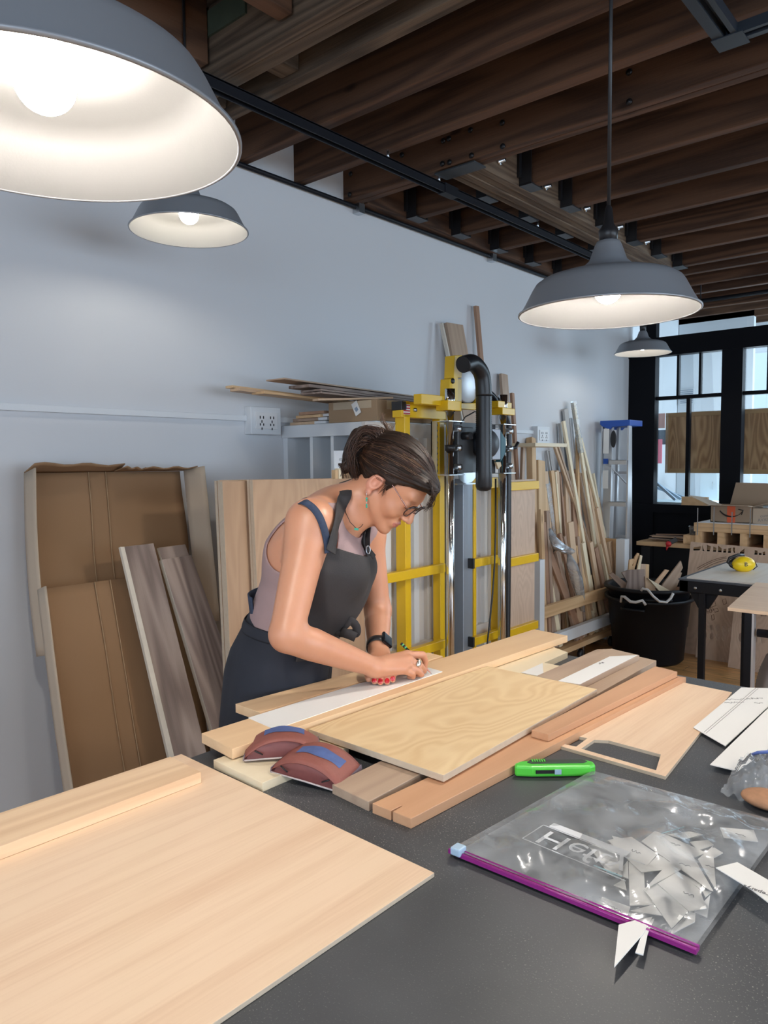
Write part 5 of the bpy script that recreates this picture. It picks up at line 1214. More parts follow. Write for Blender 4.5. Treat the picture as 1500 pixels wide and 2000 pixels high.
for u, v0, v1 in ((1363, 992, 1045), (1395, 990, 1045), (1430, 1000, 1045), (1466, 993, 1050)):
    p = atY(u, v0, BY-.045); q_ = atY(u, v1, BY-.045); b = MB(); b.b2((p.x-.0035, BY-.048, q_.z), (p.x+.0035, BY-.045, p.z)); b.build('steel_strip', M_zinc, gb)
# carton with open flaps
cx0 = atY(1387, 1018, BY+.05).x; cx1 = atY(1470, 1018, BY+.05).x; cz0 = 1.036; cz1 = 1.155
am = thing('shipping_carton', ((cx0+cx1)/2, BY+.15, cz0), 'open brown shipping carton with a black smile arrow and orange tape', 'box')
b = MB(); b.b2((cx0, BY+.05, cz0), (cx1, BY+.054, cz1)); b.b2((cx0, BY+.05, cz0), (cx0+.004, 6.02, cz1)); b.b2((cx1-.004, BY+.05, cz0), (cx1, 6.02, cz1)); b.b2((cx0, 6.016, cz0), (cx1, 6.02, cz1)); b.b2((cx0, BY+.05, cz0), (cx1, 6.02, cz0+.004)); b.build('carton', plain('kraft_cardboard', (.33, .24, .165), .85), am)
def flap(pts, mat=M_cardl):
    b = MB(); b.prism(pts, (pts[1]-pts[0]).cross(pts[2]-pts[1]), .004); b.build('flap', mat, am)
flap([V((cx0, BY+.06, cz1)), V((cx0, 6.0, cz1)), V((cx0-.13, 5.95, cz1+.055)), V((cx0-.15, BY+.03, cz1+.075))])
flap([V((cx0+.06, 6.02, cz1)), V((cx1+.35, 6.02, cz1)), V((cx1+.35, 6.05, cz1+.155)), V((cx0+.09, 6.05, cz1+.165))], plain('kraft_cardboard', (0, 0, 0)))
flap([V((cx1, BY+.06, cz1)), V((cx1, 6.0, cz1)), V((cx1+.16, 5.98, cz1+.02)), V((cx1+.14, BY+.02, cz1+.04))])
flap([V((cx0, BY+.05, cz1)), V((cx1, BY+.05, cz1)), V((cx1-.02, BY+.01, cz1+.006)), V((cx0-.03, BY-.02, cz1+.006))])
b = MB(); ox = (cx0+cx1)/2-.0; b.b2((ox-.028, BY+.0485, cz0+.0), (ox+.028, BY+.05, cz1)); b.build('orange_tape', plain('orange_red_tape', (.72, .13, .05), .5), am)
oz = (cz0+cz1)/2
sm = [V((ox+.085*math.cos(a)-.00, BY+.0478, oz+.055+.075*math.sin(a)*.95)) for a in [PI*1.13+(PI*.74)*i/14 for i in range(15)]]
b = MB(); b.tube(sm, [.0016+.0045*math.sin(PI*min(1, (i+.5)/11)) for i in range(15)], 6, flat=1, up=(0, 1, 0)); e = sm[-1]
b.tube([e+V((-.03, 0, .012)), e+V((0.004, 0, .006)), e+V((-.006, 0, -.026))], .0035, 6)
b.build('smile_arrow', M_blackp, am)
sx_ = cx1+.0005
b = MB(); b.b2((cx1, BY+.05, cz0), (cx1+.22, BY+.2, cz1-.01)); o = b.build('side_box', M_cardl); tag(o, 'greyish cardboard box with faded print, right of the smile carton', 'box')
textmesh('currents', .03, (cx1+.10, BY+.0495, cz0+.06), (1, 0, .12), (-.12, 0, 1), .0004, 'faded_print', plain('faded_print_grey', (.22, .22, .22), .8), o)
textmesh('AVX/7W', .03, (cx1+.09, BY+.0495, cz0+.03), (1, 0, .12), (-.12, 0, 1), .0004, 'faded_print', plain('faded_print_grey', (0, 0, 0), .8), o)
tag(stand('pine_batten', 1331, 970, 1382, 988, 6.10, .03, W['pine'], '', ''), 'low pine frame edge on the sill behind the carton flap', 'frame')
# cordless driver clipped to bench edge
dv = thing('power_driver', atY(1303, 1065, BY-.03), 'black and red cordless driver hanging at the bench edge', 'tool')
c = atY(1306, 1062, BY-.04)
b = MB(); b.lathe([(0, .03), (.018, .03), (.022, .01), (.022, -.015), (.012, -.02), (0, -.02)], c, (.3, -1, .0), 16); b.build('body', plain('bright_red_plastic', (.5, .02, .025), .4), dv)
b = MB(); b.beam(c+V((.0, .0, .005)), c+V((.05, .03, .035)), .035, .035, Y_); b.build('battery', M_blackp, dv, bevel=.004)
b = MB(); b.tube([c+V((-.005, -.01, -.015)), c+V((-.012, -.01, -.05))], [.012, .003], 10); b.build('chuck', plain('bright_red_plastic', (0, 0, 0)), dv)

# ------------------------------------------------------------------ cut-out plywood sheets leaning on the bench
def cutsheet(u0, v0, u1, v1, yt, yb, holes, lab, mat, nm='cutout_sheet', lines=None, th=.008):
    """sheet leaning: top edge at y=yt, bottom at y=yb on the floor; holes in pixel outlines"""
    T0 = atY(u0, v0, yt); B1 = V((0, yb, FZ+.003))
    xr = atY(u1, v0+5, yt).x
    org = V((T0.x, yt, T0.z)); dn = (V((T0.x-.02, yb, FZ+.003))-org); Lh = dn.length; dn = dn/Lh; rx = (X_-dn*X_.dot(dn)).normalized(); n = rx.cross(dn); n = n if n.y < 0 else -n
    def inv(u, v):
        d = ray(u, v); t = (org-CAM).dot(n)/d.dot(n); p = CAM+d*t-org; return (p.dot(rx), p.dot(dn))
    outer = [(0, 0), (xr-T0.x, 0), (xr-T0.x, Lh), (0, Lh)]
    hs = [[inv(*p) for p in h] for h in holes]
    hs = [h for h in hs if all(.004 < p[0] < xr-T0.x-.004 and .004 < p[1] < Lh-.004 for p in h)]
    b = sheet_with_holes(outer, hs, lambda a, c: org+rx*a+dn*c, n, th)
    o = b.build(nm, [W[mat], M_plyedge]); tag(o, lab, 'plywood sheet')
    if lines:
        for ln in lines:
            q = MB(); pts = [inv(*p) for p in ln]; q.tube([org+rx*a+dn*c+n*.0005 for a, c in pts], .0016, 4); q.build('cut_line', plain('burnt_cut_line', (.10, .05, .03), .8), o)
    return o
def c3_(x, y): return (1320+x/5.883, 960+y/5.883)
H1 = [[(195, 655), (205, 640), (285, 632), (290, 640), (275, 675), (200, 678)], [(302, 618), (330, 684), (304, 682)], [(355, 612), (402, 632), (388, 688), (352, 686)],
      [(428, 632), (466, 650), (462, 692), (424, 690)], [(485, 622), (528, 655), (524, 698), (482, 694)], [(545, 662), (582, 660), (576, 702), (540, 700)], [(600, 655), (638, 645), (632, 706), (596, 704)],
      [(652, 645), (680, 645), (680, 705), (668, 705), (652, 680)], [(735, 690), (792, 655), (785, 712), (730, 712)], [(860, 645), (888, 645), (884, 722), (858, 722)], [(905, 675), (940, 680), (938, 725), (900, 725)], [(950, 706), (985, 708), (984, 728), (948, 728)], [(998, 695), (1026, 690), (1028, 730), (996, 730)]]
arcs = [[c3_(240+i*34, 900-150*math.sin(.12+i*.13)) for i in range(11)], [c3_(330+i*28, 900-110*math.sin(.15+i*.14)) for i in range(10)], [c3_(255+i*33, 915-150*math.sin(.12+i*.13)) for i in range(11)]]
cutsheet(1349, 1058, 1530, 1058, 5.66, 5.52, [[c3_(*p) for p in h] for h in H1], 'upright plywood sheet with a row of small cut-out shapes along its top', 'lauan', lines=arcs)
lq2 = cutsheet(1341, 1150, 1377, 1150, 5.50, 5.42, [], 'plain narrow plywood board between the trash tub and the cut-out sheets', 'lauan', nm='narrow_plywood_board')
def rnd_holes(x0, x1, y0, y1, rows, cols, seed):
    r = random.Random(seed); out = []; dx = (x1-x0)/cols; dy = (y1-y0)/rows
    for i in range(rows):
        for j in range(cols):
            cx = x0+dx*(j+.5); cy = y0+dy*(i+.5)+(cx-x0)*.12; k = r.choice((3, 4, 4, 5, 8)); w_ = dx*.38; h_ = dy*.40
            out.append([c3_(cx+w_*math.cos(2*PI*q/k+r.uniform(-.2, .2)+.6), cy+h_*math.sin(2*PI*q/k+.6)) for q in range(k)])
    return out
def rnd_lines(x0, x1, y0, y1, seed, n=9):
    r = random.Random(seed); out = []
    for i in range(n):
        cx = r.uniform(x0+30, x1-30); cy = r.uniform(y0+20, y1-20); w_ = r.uniform(18, 48); h_ = r.uniform(20, 55); k = r.choice((3, 4, 4, 5))
        p = [c3_(cx+w_*math.cos(2*PI*q/k+.5), cy+h_*math.sin(2*PI*q/k+.5)) for q in range(k)]; out.append(p+[p[0]])
    return out
cutsheet(1372, 1155, 1440, 1155, 5.40, 5.34, rnd_holes(300, 660, 1500, 1700, 2, 5, 2), 'cut-out plywood sheet behind the black table leg', 'lauan', lines=rnd_lines(330, 640, 1200, 1480, 4))
cutsheet(1436, 1165, 1540, 1165, 5.28, 5.22, rnd_holes(700, 1040, 1600, 1740, 1, 4, 6), 'cut-out plywood sheet at the right edge behind the second table leg', 'lauan', lines=rnd_lines(720, 1040, 1380, 1600, 8, 6))

# ------------------------------------------------------------------ black trash tub with scraps
tc_ = V((-1.99, 5.10, FZ))
R0, R1, HH = .235, .285, .50
tt = thing('trash_tub', tc_, 'big round black plastic tub with white rope handles, full of wood scraps', 'tub')
M_tub = plain('black_tub_plastic', (.005, .006, .009), .5, spec=.3)
b = MB(); b.lathe([(0, 0), (R0-.02, 0), (R0, .02), (R0+.018, HH*.5), (R0+.024, HH*.5+.004), (R1-.01, HH-.07), (R1+.012, HH-.065), (R1+.014, HH-.045), (R1-.005, HH-.045), (R1-.02, HH-.05), (R0-.01, .03), (0, .03)], tc_, n=64); b.build('outer_tub', M_tub, tt)
b = MB(); b.lathe([(R1-.03, HH-.12), (R1-.012, HH-.012), (R1+.016, HH-.01), (R1+.016, HH+.01), (R1-.008, HH+.012), (R1-.03, HH+.0), (R0-.02, .06)], tc_+V((0, 0, .02)), n=64); b.build('inner_tub', M_tub, tt)
tow = (CAM-tc_); tow.z = 0; tow.normalize(); sd = tow.cross(UP)*-1
M_rope = plain('white_rope', (.62, .62, .62), .8)
def onrim(a, r, z): return tc_+tow*(r*math.cos(a))+sd*(r*math.sin(a))+UP*z
b = MB(); b.tube([onrim(-.15, R1+.03, HH+.035), onrim(-.12, R1+.035, HH+.05), onrim(-.02, R1+.045, HH+.045), onrim(.08, R1+.05, HH+.005), onrim(.2, R1+.05, HH-.03), onrim(.34, R1+.045, HH-.035), onrim(.44, R1+.035, HH-.01), onrim(.5, R1+.03, HH+.02)], .010, 8, flat=.8); b.build('rope_handle', M_rope, tt)
b = MB(); b.tube([onrim(-.62, R1+.02, HH-.06), onrim(-.58, R1+.03, HH-.02), onrim(-.5, R1+.035, HH-.018), onrim(-.36, R1+.04, HH-.045), onrim(-.25, R1+.04, HH-.045), onrim(-.12, R1+.035, HH-.03), onrim(-.06, R1+.025, HH-.06)], .010, 8, flat=.8); b.build('rope_handle', M_rope, tt)
for a0_, a1_, z_ in ((-.12, .5, HH-.03), (-.62, -.08, HH-.105)):
    b = MB()
    ps_ = [onrim(a0_+(a1_-a0_)*i/6, R1+.006, z_) for i in range(7)]
    b.tube(ps_, .022, 8, flat=.5, up=(0, 0, 1)); b.build('grip_bracket', M_tub, tt)
tagp = onrim(-.42, R1+.012, HH-.10)
b = MB(); b.beam(tagp, tagp+sd*.02, .004, .001, UP); b.build('moulded_mark', M_white, tt)
def cz(x, y): return (1160+x/7.5, 1080+y/7.5)
def scrap(pl, d, th, mat, lab, nm='wood_scrap'):
    pts = [atD(*cz(*p), (tc_-CAM).dot(FWD)+d) for p in pl]
    b = MB(); n = (pts[1]-pts[0]).cross(pts[2]-pts[0]); n = n if n.dot(CAM-pts[0]) > 0 else -n
    b.prism(pts, n, th); tag(b.build(nm, W[mat], bevel=.001), lab, 'wood scrap')
scrap([(410, 290), (500, 250), (745, 240), (750, 560), (700, 640), (440, 600), (490, 420)], -.05, .02, 'greyoak', 'large dark walnut scrap with a notch in the middle of the tub')
scrap([(220, 320), (270, 285), (480, 440), (410, 620), (330, 560), (400, 500)], -.02, .018, 'walnut', 'brown pointed scrap at the left side of the tub')
scrap([(520, 100), (580, 85), (600, 110), (560, 180), (600, 240), (560, 420), (500, 300)], .06, .018, 'pine', 'curly light scrap sticking up at the back left of the tub')
scrap([(600, 60), (640, 0), (668, 10), (590, 250), (560, 240)], .07, .018, 'pine', 'tallest light scrap sticking up from the tub')
scrap([(680, 30), (712, 42), (650, 400), (600, 400)], .05, .018, 'cream', 'pale slanted scrap next to the tallest one in the tub')
scrap([(640, 160), (760, 165), (760, 500), (640, 500)], .10, .018, 'lauan', 'square greyish scrap behind the walnut scrap in the tub')
scrap([(760, 165), (810, 170), (805, 500), (760, 500)], .11, .018, 'pine', 'narrow upright scrap right of the square greyish one')
scrap([(750, 345), (790, 370), (980, 640), (900, 660), (760, 620)], -.06, .02, 'stick', 'light scrap fanning down to the right in the tub')
scrap([(790, 370), (1165, 580), (1160, 610), (1100, 640), (960, 560)], -.08, .022, 'cream', 'long pale scrap lying toward the right rim of the tub')
scrap([(1050, 240), (1105, 255), (900, 520), (850, 480)], .04, .018, 'alder', 'slim stick leaning right out of the tub')
scrap([(1275, 115), (1305, 215), (1090, 620), (960, 580), (1010, 460)], .03, .02, 'walnutl', 'big scrap board leaning right, reaching highest on the right of the tub')
scrap([(1260, 280), (1292, 290), (1180, 600), (1100, 600)], .05, .018, 'walnutl', 'scrap board half hidden behind the big right leaning one')
scrap([(1230, 500), (1290, 500), (1220, 650), (1170, 640)], -.02, .02, 'stickd', 'short reddish scrap at the right rim of the tub')
scrap([(350, 510), (370, 510), (430, 640), (400, 650)], -.10, .012, 'pine', 'small light splinter at the left rim of the tub')
# red-grip stick beside the tub
gr = thing('hand_tool', V((-1.66, 5.02, FZ)), 'black handled tool with a red grip standing beside the tub', 'tool')
b = MB(); b.tube([atD(1323, 1200, 5.3), atD(1326, 1262, 5.3)], .012, 8); b.build('shaft', M_blackp, gr)
b = MB(); b.tube([atD(1325.5, 1260, 5.3), atD(1323.5, 1268, 5.3)], .017, 10); b.build('grip', plain('coral_red_grip', (.55, .10, .07), .5), gr)
b = MB(); b.tube([atD(1323.5, 1268, 5.3), atD(1320, 1279, 5.3)], .017, 10); b.build('end_cap', M_blackp, gr)

# ------------------------------------------------------------------ black steel table with plywood top
TT = .90
q0 = atZ(1327, 1128, TT); q1 = atZ(1425, 1094, TT); 
xw = q0.x; ys0 = q0.y; ye = 4.62
ft = thing('steel_table', (xw+.5, (ys0+ye)/2, FZ), 'black steel frame table with a pale plywood top, yellow ear muffs on it', 'table')
b = MB(); b.b2((xw, ys0, TT-.07), (xw+1.3, ys0+.045, TT-.012)); b.b2((xw, ys0, TT-.07), (xw+.045, ye, TT-.012)); b.b2((xw+1.255, ys0, TT-.07), (xw+1.3, ye, TT-.012)); b.b2((xw, ye-.045, TT-.07), (xw+1.3, ye, TT-.012)); b.build('frame', M_black, ft, bevel=.003)
b = MB(); b.b2((xw-.004, ys0-.004, TT-.012), (xw+1.304, ye, TT-.004)); b.build('rim', plain('dark_blue_grey_rim', (.05, .06, .08), .5), ft)
b = MB(); b.b2((xw+.03, ys0+.02, TT-.004), (xw+1.28, ye-.02, TT+.004)); b.build('plywood_top', wood('white_birch_top', (.74, .70, .64), (.62, .56, .48), 10, .3, .5), ft)
for y in (ys0+.0, ye-.06):
    for x in (atX(1392, 1200, xw).x+.09, xw+1.1):
        b = MB(); b.b2((x+.006, y, FZ), (x+.036, y+.03, TT-.07)); b.build('leg', M_black, ft, bevel=.002)
        b = MB(); b.prism([V((x-.05, y+.03, TT-.07)), V((x+.09, y+.03, TT-.07)), V((x+.045, y+.03, TT-.15)), V((x-.005, y+.03, TT-.15))], -Y_, .02); b.build('gusset', M_black, ft)
for x in (.08, .2, .36):
    q = MB(); q.lathe([(0, .004), (.007, .004), (.007, 0)], (xw+x, ys0, TT-.045), (0, -1, 0), 10); q.build('bolt', M_zinc, ft)
# ear muffs
ec = atZ(1452, 1116, TT+.004)+UP*.038
em = thing('ear_muffs', ec-UP*.038, 'bright yellow ear muffs with black headband on the steel table', 'ear muffs')
M_ey = plain('bright_yellow_plastic', (.86, .60, .01), .35)
ex = RGT.copy(); ex.z = 0; ex.normalize(); ey = UP.cross(ex)
b = MB(); b.ball(ec, .060, 20, 0, (1.0, .66, .70), (ex, -ey, UP)); b.build('ear_cup', M_ey, em)
b = MB(); b.ball(ec+ey*.032+ex*(-.004), .062, 16, 0, (1.0, .30, .56), (ex, -ey, UP)); b.build('cushion', M_blackp, em)
b = MB(); b.tube([ec+ex*(-.058)+ey*.0-UP*.01, ec+ex*(-.078)+ey*.02+UP*.008, ec+ex*(-.062)+ey*.03+UP*.03, ec+ex*(-.01)+ey*.04+UP*.046, ec+ex*.03+ey*.06+UP*.040], .008, 8, flat=.6); b.build('headband', M_blackp, em)
b = MB(); b.tube([ec+ex*(.06)+UP*.014, ec+ex*.072-UP*.012, ec+ex*.05-UP*.030], .003, 6); b.build('wire', M_blackp, em)
textmesh('B', .032, ec-ey*.0395+ex*(-.006)+UP*.004, ex, UP*1-ey*0, .0012, 'cup_logo', M_blackp, em)
# second plywood table at the right edge
q2 = atZ(1422, 1187, .92)
pt = thing('plywood_table', (q2.x+.5, q2.y+.3, FZ), 'plywood topped table at the right edge, nearer than the steel table', 'table')
b = MB(); b.prism([atZ(1421, 1186, .92), atZ(1476, 1137, .92), atZ(1476, 1137, .92)+X_*1.2, atZ(1421, 1186, .92)+V((1.2, 0, 0))], UP, .014, gdir=(1, 0, 0)); b.build('tabletop', W['oakp'], pt, bevel=.001)
lx0 = atX(1460, 1240, q2.x+.07)
for x, y in ((lx0.x, lx0.y), (lx0.x+.9, lx0.y), (lx0.x, lx0.y+.5), (lx0.x+.9, lx0.y+.5)):
    b = MB(); b.b2((x-.012, y, FZ), (x+.014, y+.025, .905)); b.build('leg', M_black, pt)
b = MB(); b.b2((lx0.x+.0141, lx0.y-.0, FZ), (lx0.x+.022, lx0.y+.03, .905)); b.build('leg_edge', M_alu, pt)
b = MB(); b.tube([(lx0.x+.03, lx0.y+.02, .83), (lx0.x+.9, lx0.y+.02, .845)], .016, 10); b.build('cross_tube', M_black, pt)
# grey corrugated duct at the right edge
dp = [atD(1496, 1420, 2.9), atD(1494, 1360, 3.0), atD(1500, 1320, 3.1), atD(1515, 1285, 3.2)]
dd = ribbed(dp, .035, .022, .004, 'corrugated_duct', None, 18, plain('grey_duct_plastic', (.22, .20, .19), .6)); tag(dd, 'grey corrugated dust duct curving up at the right edge of the photo', 'duct')
# ------------------------------------------------------------------ signed distance modelling for organic shapes
def A3(p): return np.array([p[0], p[1], p[2]], dtype=np.float32)
def f_rc(P, a, b, ra, rb):
    a = A3(a); b = A3(b); ab = b-a; L2 = float(ab@ab)+1e-12
    t = np.clip(((P-a)@ab)/L2, 0, 1); q = P-a-t[:, None]*ab
    return np.sqrt((q*q).sum(1))-(ra+(rb-ra)*t)
def f_ell(P, c, r, ax):
    q = P-A3(c); l = np.stack([q@A3(a) for a in ax], 1); r = np.array(r, dtype=np.float32)
    k0 = np.sqrt(((l/r)**2).sum(1))+1e-9; k1 = np.sqrt(((l/r**2)**2).sum(1))+1e-9
    return k0*(k0-1)/k1
def smin(a, b, k):
    h = np.clip(.5+.5*(b-a)/k, 0, 1); return b*(1-h)+a*h-k*h*(1-h)
def smax(a, b, k): return -smin(-a, -b, k)
def chain(P, pts, k=.01):
    d = None
    for i in range(len(pts)-1):
        e = f_rc(P, pts[i][0], pts[i+1][0], pts[i][1], pts[i+1][1]); d = e if d is None else np.minimum(d, e)
    return d
def surface(fn, lo, hi, h):
    """surface-nets mesh of fn = 0 inside the box"""
    lo = np.array(lo, dtype=np.float32); n = np.ceil((np.array(hi)-lo)/h).astype(int)+1; B = 8
    nb = (n+B-1)//B; n = nb*B
    F = np.full(n, 1.0, dtype=np.float32)
    g = np.stack(np.meshgrid(*[np.arange(k) for k in nb], indexing='ij'), -1).reshape(-1, 3)
    c = lo+(g*B+(B-1)/2)*h; dc = np.concatenate([fn(c[i:i+200000].astype(np.float32)) for i in range(0, len(c), 200000)])
    act = np.abs(dc) < B*h*1.35
    ins = g[(~act) & (dc < 0)]
    for q in ins: F[q[0]*B:q[0]*B+B, q[1]*B:q[1]*B+B, q[2]*B:q[2]*B+B] = -1
    o = np.stack(np.meshgrid(*[np.arange(B)]*3, indexing='ij'), -1).reshape(-1, 3)
    ga = g[act]
    for i in range(0, len(ga), 400):
        gi = ga[i:i+400]; idx = (gi[:, None, :]*B+o[None]).reshape(-1, 3)
        F[idx[:, 0], idx[:, 1], idx[:, 2]] = fn((lo+idx*h).astype(np.float32))
    s = F < 0
    def sh(a, i, j, k): return a[i:a.shape[0]-1+i, j:a.shape[1]-1+j, k:a.shape[2]-1+k]
    cnt = sum(sh(s, i, j, k).astype(np.int8) for i in (0, 1) for j in (0, 1) for k in (0, 1))
    cell = np.argwhere((cnt > 0) & (cnt < 8)); vid = -np.ones(cnt.shape, dtype=np.int32); vid[tuple(cell.T)] = np.arange(len(cell))
    acc = np.zeros((len(cell), 3)); num = np.zeros(len(cell))
    cs = [(i, j, k) for i in (0, 1) for j in (0, 1) for k in (0, 1)]
    for a in cs:
        for ax in range(3):
            if a[ax]: continue
            b = list(a); b[ax] = 1
            fa = F[cell[:, 0]+a[0], cell[:, 1]+a[1], cell[:, 2]+a[2]]; fb = F[cell[:, 0]+b[0], cell[:, 1]+b[1], cell[:, 2]+b[2]]
            m_ = (fa < 0) != (fb < 0); t = np.where(m_, fa/(fa-fb+1e-12), 0)
            p = np.array(a, dtype=float)[None]+np.zeros((len(cell), 3)); p[:, ax] = t
            acc += p*m_[:, None]; num += m_
    vs = lo+(cell+acc/num[:, None])*h
    fs = []
    for ax in range(3):
        u, v = (ax+1) % 3, (ax+2) % 3
        sl0 = [slice(None)]*3; sl1 = [slice(None)]*3; sl0[ax] = slice(0, -1); sl1[ax] = slice(1, None)
        e = s[tuple(sl0)] != s[tuple(sl1)]; ed = np.argwhere(e)
        ed = ed[(ed[:, u] > 0) & (ed[:, v] > 0) & (ed[:, u] < vid.shape[u]) & (ed[:, v] < vid.shape[v])]
        q = []
        for du, dv in ((0, 0), (1, 0), (1, 1), (0, 1)):
            w_ = ed.copy(); w_[:, u] -= du; w_[:, v] -= dv; q.append(vid[w_[:, 0], w_[:, 1], w_[:, 2]])
        q = np.stack(q, 1); fl = s[ed[:, 0], ed[:, 1], ed[:, 2]]
        q[~fl] = q[~fl][:, ::-1]; fs.append(q[(q >= 0).all(1)])
    return vs, np.concatenate(fs)
def relax(vs, fs, n=2, k=.5):
    for _ in range(n):
        acc = np.zeros_like(vs); num = np.zeros(len(vs))
        for i in range(4):
            a = fs[:, i]; b_ = fs[:, (i+1) % 4]; np.add.at(acc, a, vs[b_]); np.add.at(acc, b_, vs[a]); np.add.at(num, a, 1); np.add.at(num, b_, 1)
        vs = vs*(1-k)+acc/np.maximum(num, 1)[:, None]*k
    return vs
def sdfobj(name, fn, lo, hi, h, mats, parent, matfn=None, sm=1, extra=None, gfn=None):
    vs, fs = surface(fn, lo, hi, h); vs = relax(vs, fs, sm, .5)
    o = np.array(ORI[parent.name]) if parent is not None else np.zeros(3)
    mi = np.zeros(len(fs), dtype=np.int32)
    if matfn is not None: mi = matfn(vs[fs].mean(1)).astype(np.int32)
    gg = gfn(vs) if gfn is not None else vs
    V0 = vs-o; FL = fs.tolist()
    if extra is not None:
        ev = np.array([tuple(p) for p in extra.v])-o; n0 = len(V0); V0 = np.concatenate([V0, ev]); FL += [[i+n0 for i in f] for f in extra.f]
        mi = np.concatenate([mi, np.array(extra.m, dtype=np.int32)]); gg = np.concatenate([gg, np.array([tuple(p) for p in extra.g])])
    me = bpy.data.meshes.new(name); me.from_pydata(V0.tolist(), [], FL)
    for q in (mats if isinstance(mats, (list, tuple)) else [mats]): me.materials.append(q)
    me.polygons.foreach_set('material_index', mi); me.polygons.foreach_set('use_smooth', [True]*len(me.polygons))
    at = me.attributes.new('gc', 'FLOAT_VECTOR', 'POINT'); at.data.foreach_set('vector', gg.astype(np.float32).ravel())
    me.update(); ob = bpy.data.objects.new(name, me); COL.objects.link(ob); ORI[ob.name] = V(o)
    if parent is not None: ob.parent = parent
    return ob

# ------------------------------------------------------------------ the woman
wo = thing('person', V((-1.40, 1.15, FZ)), 'woman in a dark apron leaning over the table, marking a white strip', 'person')
P_ = atD
def Kz(u, v, d, zmin=None):
    p = atD(u, v, d)
    if zmin is not None and p.z < zmin: p.z = zmin
    return p
Lv = (RGT*.22+FWD*.975); Lv.z = 0; Lv.normalize(); Fv = Lv.cross(UP)*1.0
if Fv.dot(RGT) < 0: Fv = -Fv
# joints
CH = P_(612, 1085, 1.80); UCH = P_(632, 1032, 1.80); WA = P_(577, 1200, 1.82); HI = P_(552, 1300, 1.84); NB = P_(660, 995, 1.80)
RS = P_(606, 1022, 1.665); RE = P_(560, 1243, 1.57); RW = P_(730, 1302, 1.69)
LS = P_(716, 1040, 1.95); LE = P_(738, 1192, 1.97); LW = P_(738, 1268, 1.84)
KT = 1.36
def sqz(P, c, k=KT):
    t = (P-A3(c))@A3(Lv); return P-t[:, None]*A3(Lv)*(1-1/k)
def sq1(p, c=None, k=KT):
    c = c or CH; t = (V(p)-c).dot(Lv); return V(p)-Lv*(t*(1-1/k))
def torso(P):
    Q = sqz(P, CH); s_ = sq1
    d = f_rc(Q, s_(UCH), s_(CH), .078, .103)
    d = smin(d, f_rc(Q, s_(CH), s_(WA), .103, .088), .03)
    d = smin(d, f_rc(Q, s_(WA), s_(HI), .088, .115), .04)
    d = smin(d, f_ell(P, P_(668, 1112, 1.73), (.050, .055, .058), (Fv, Lv, UP)), .045)
    d = smin(d, f_ell(P, P_(686, 1108, 1.87), (.047, .055, .058), (Fv, Lv, UP)), .045)
    return d
def shoulders(P):
    c0 = P_(640, 1005, 1.80)
    d = f_rc(P, c0, RS, .045, .050); d = np.minimum(d, f_rc(P, c0, LS, .045, .045))
    d = smin(d, f_rc(P, P_(655, 985, 1.80), RS+(c0-RS)*.25, .04, .036), .03)
    return d
def arms(P):
    m1 = RS.lerp(RE, .35); f1 = RE.lerp(RW, .28); f2 = RE.lerp(RW, .75)
    d = chain(P, [(RS, .050), (m1, .044), (RE+V((0, 0, .01)), .036)])
    d = smin(d, chain(P, [(RE, .034), (f1+V((0, 0, .002)), .036), (f2, .027), (RW, .0215)]), .018)
    m2 = LS.lerp(LE, .4); g1 = LE.lerp(LW, .35)
    e = chain(P, [(LS, .046), (m2, .040), (LE, .033)])
    e = smin(e, chain(P, [(LE, .033), (g1, .034), (LW, .0235)]), .018)
    return np.minimum(d, e)
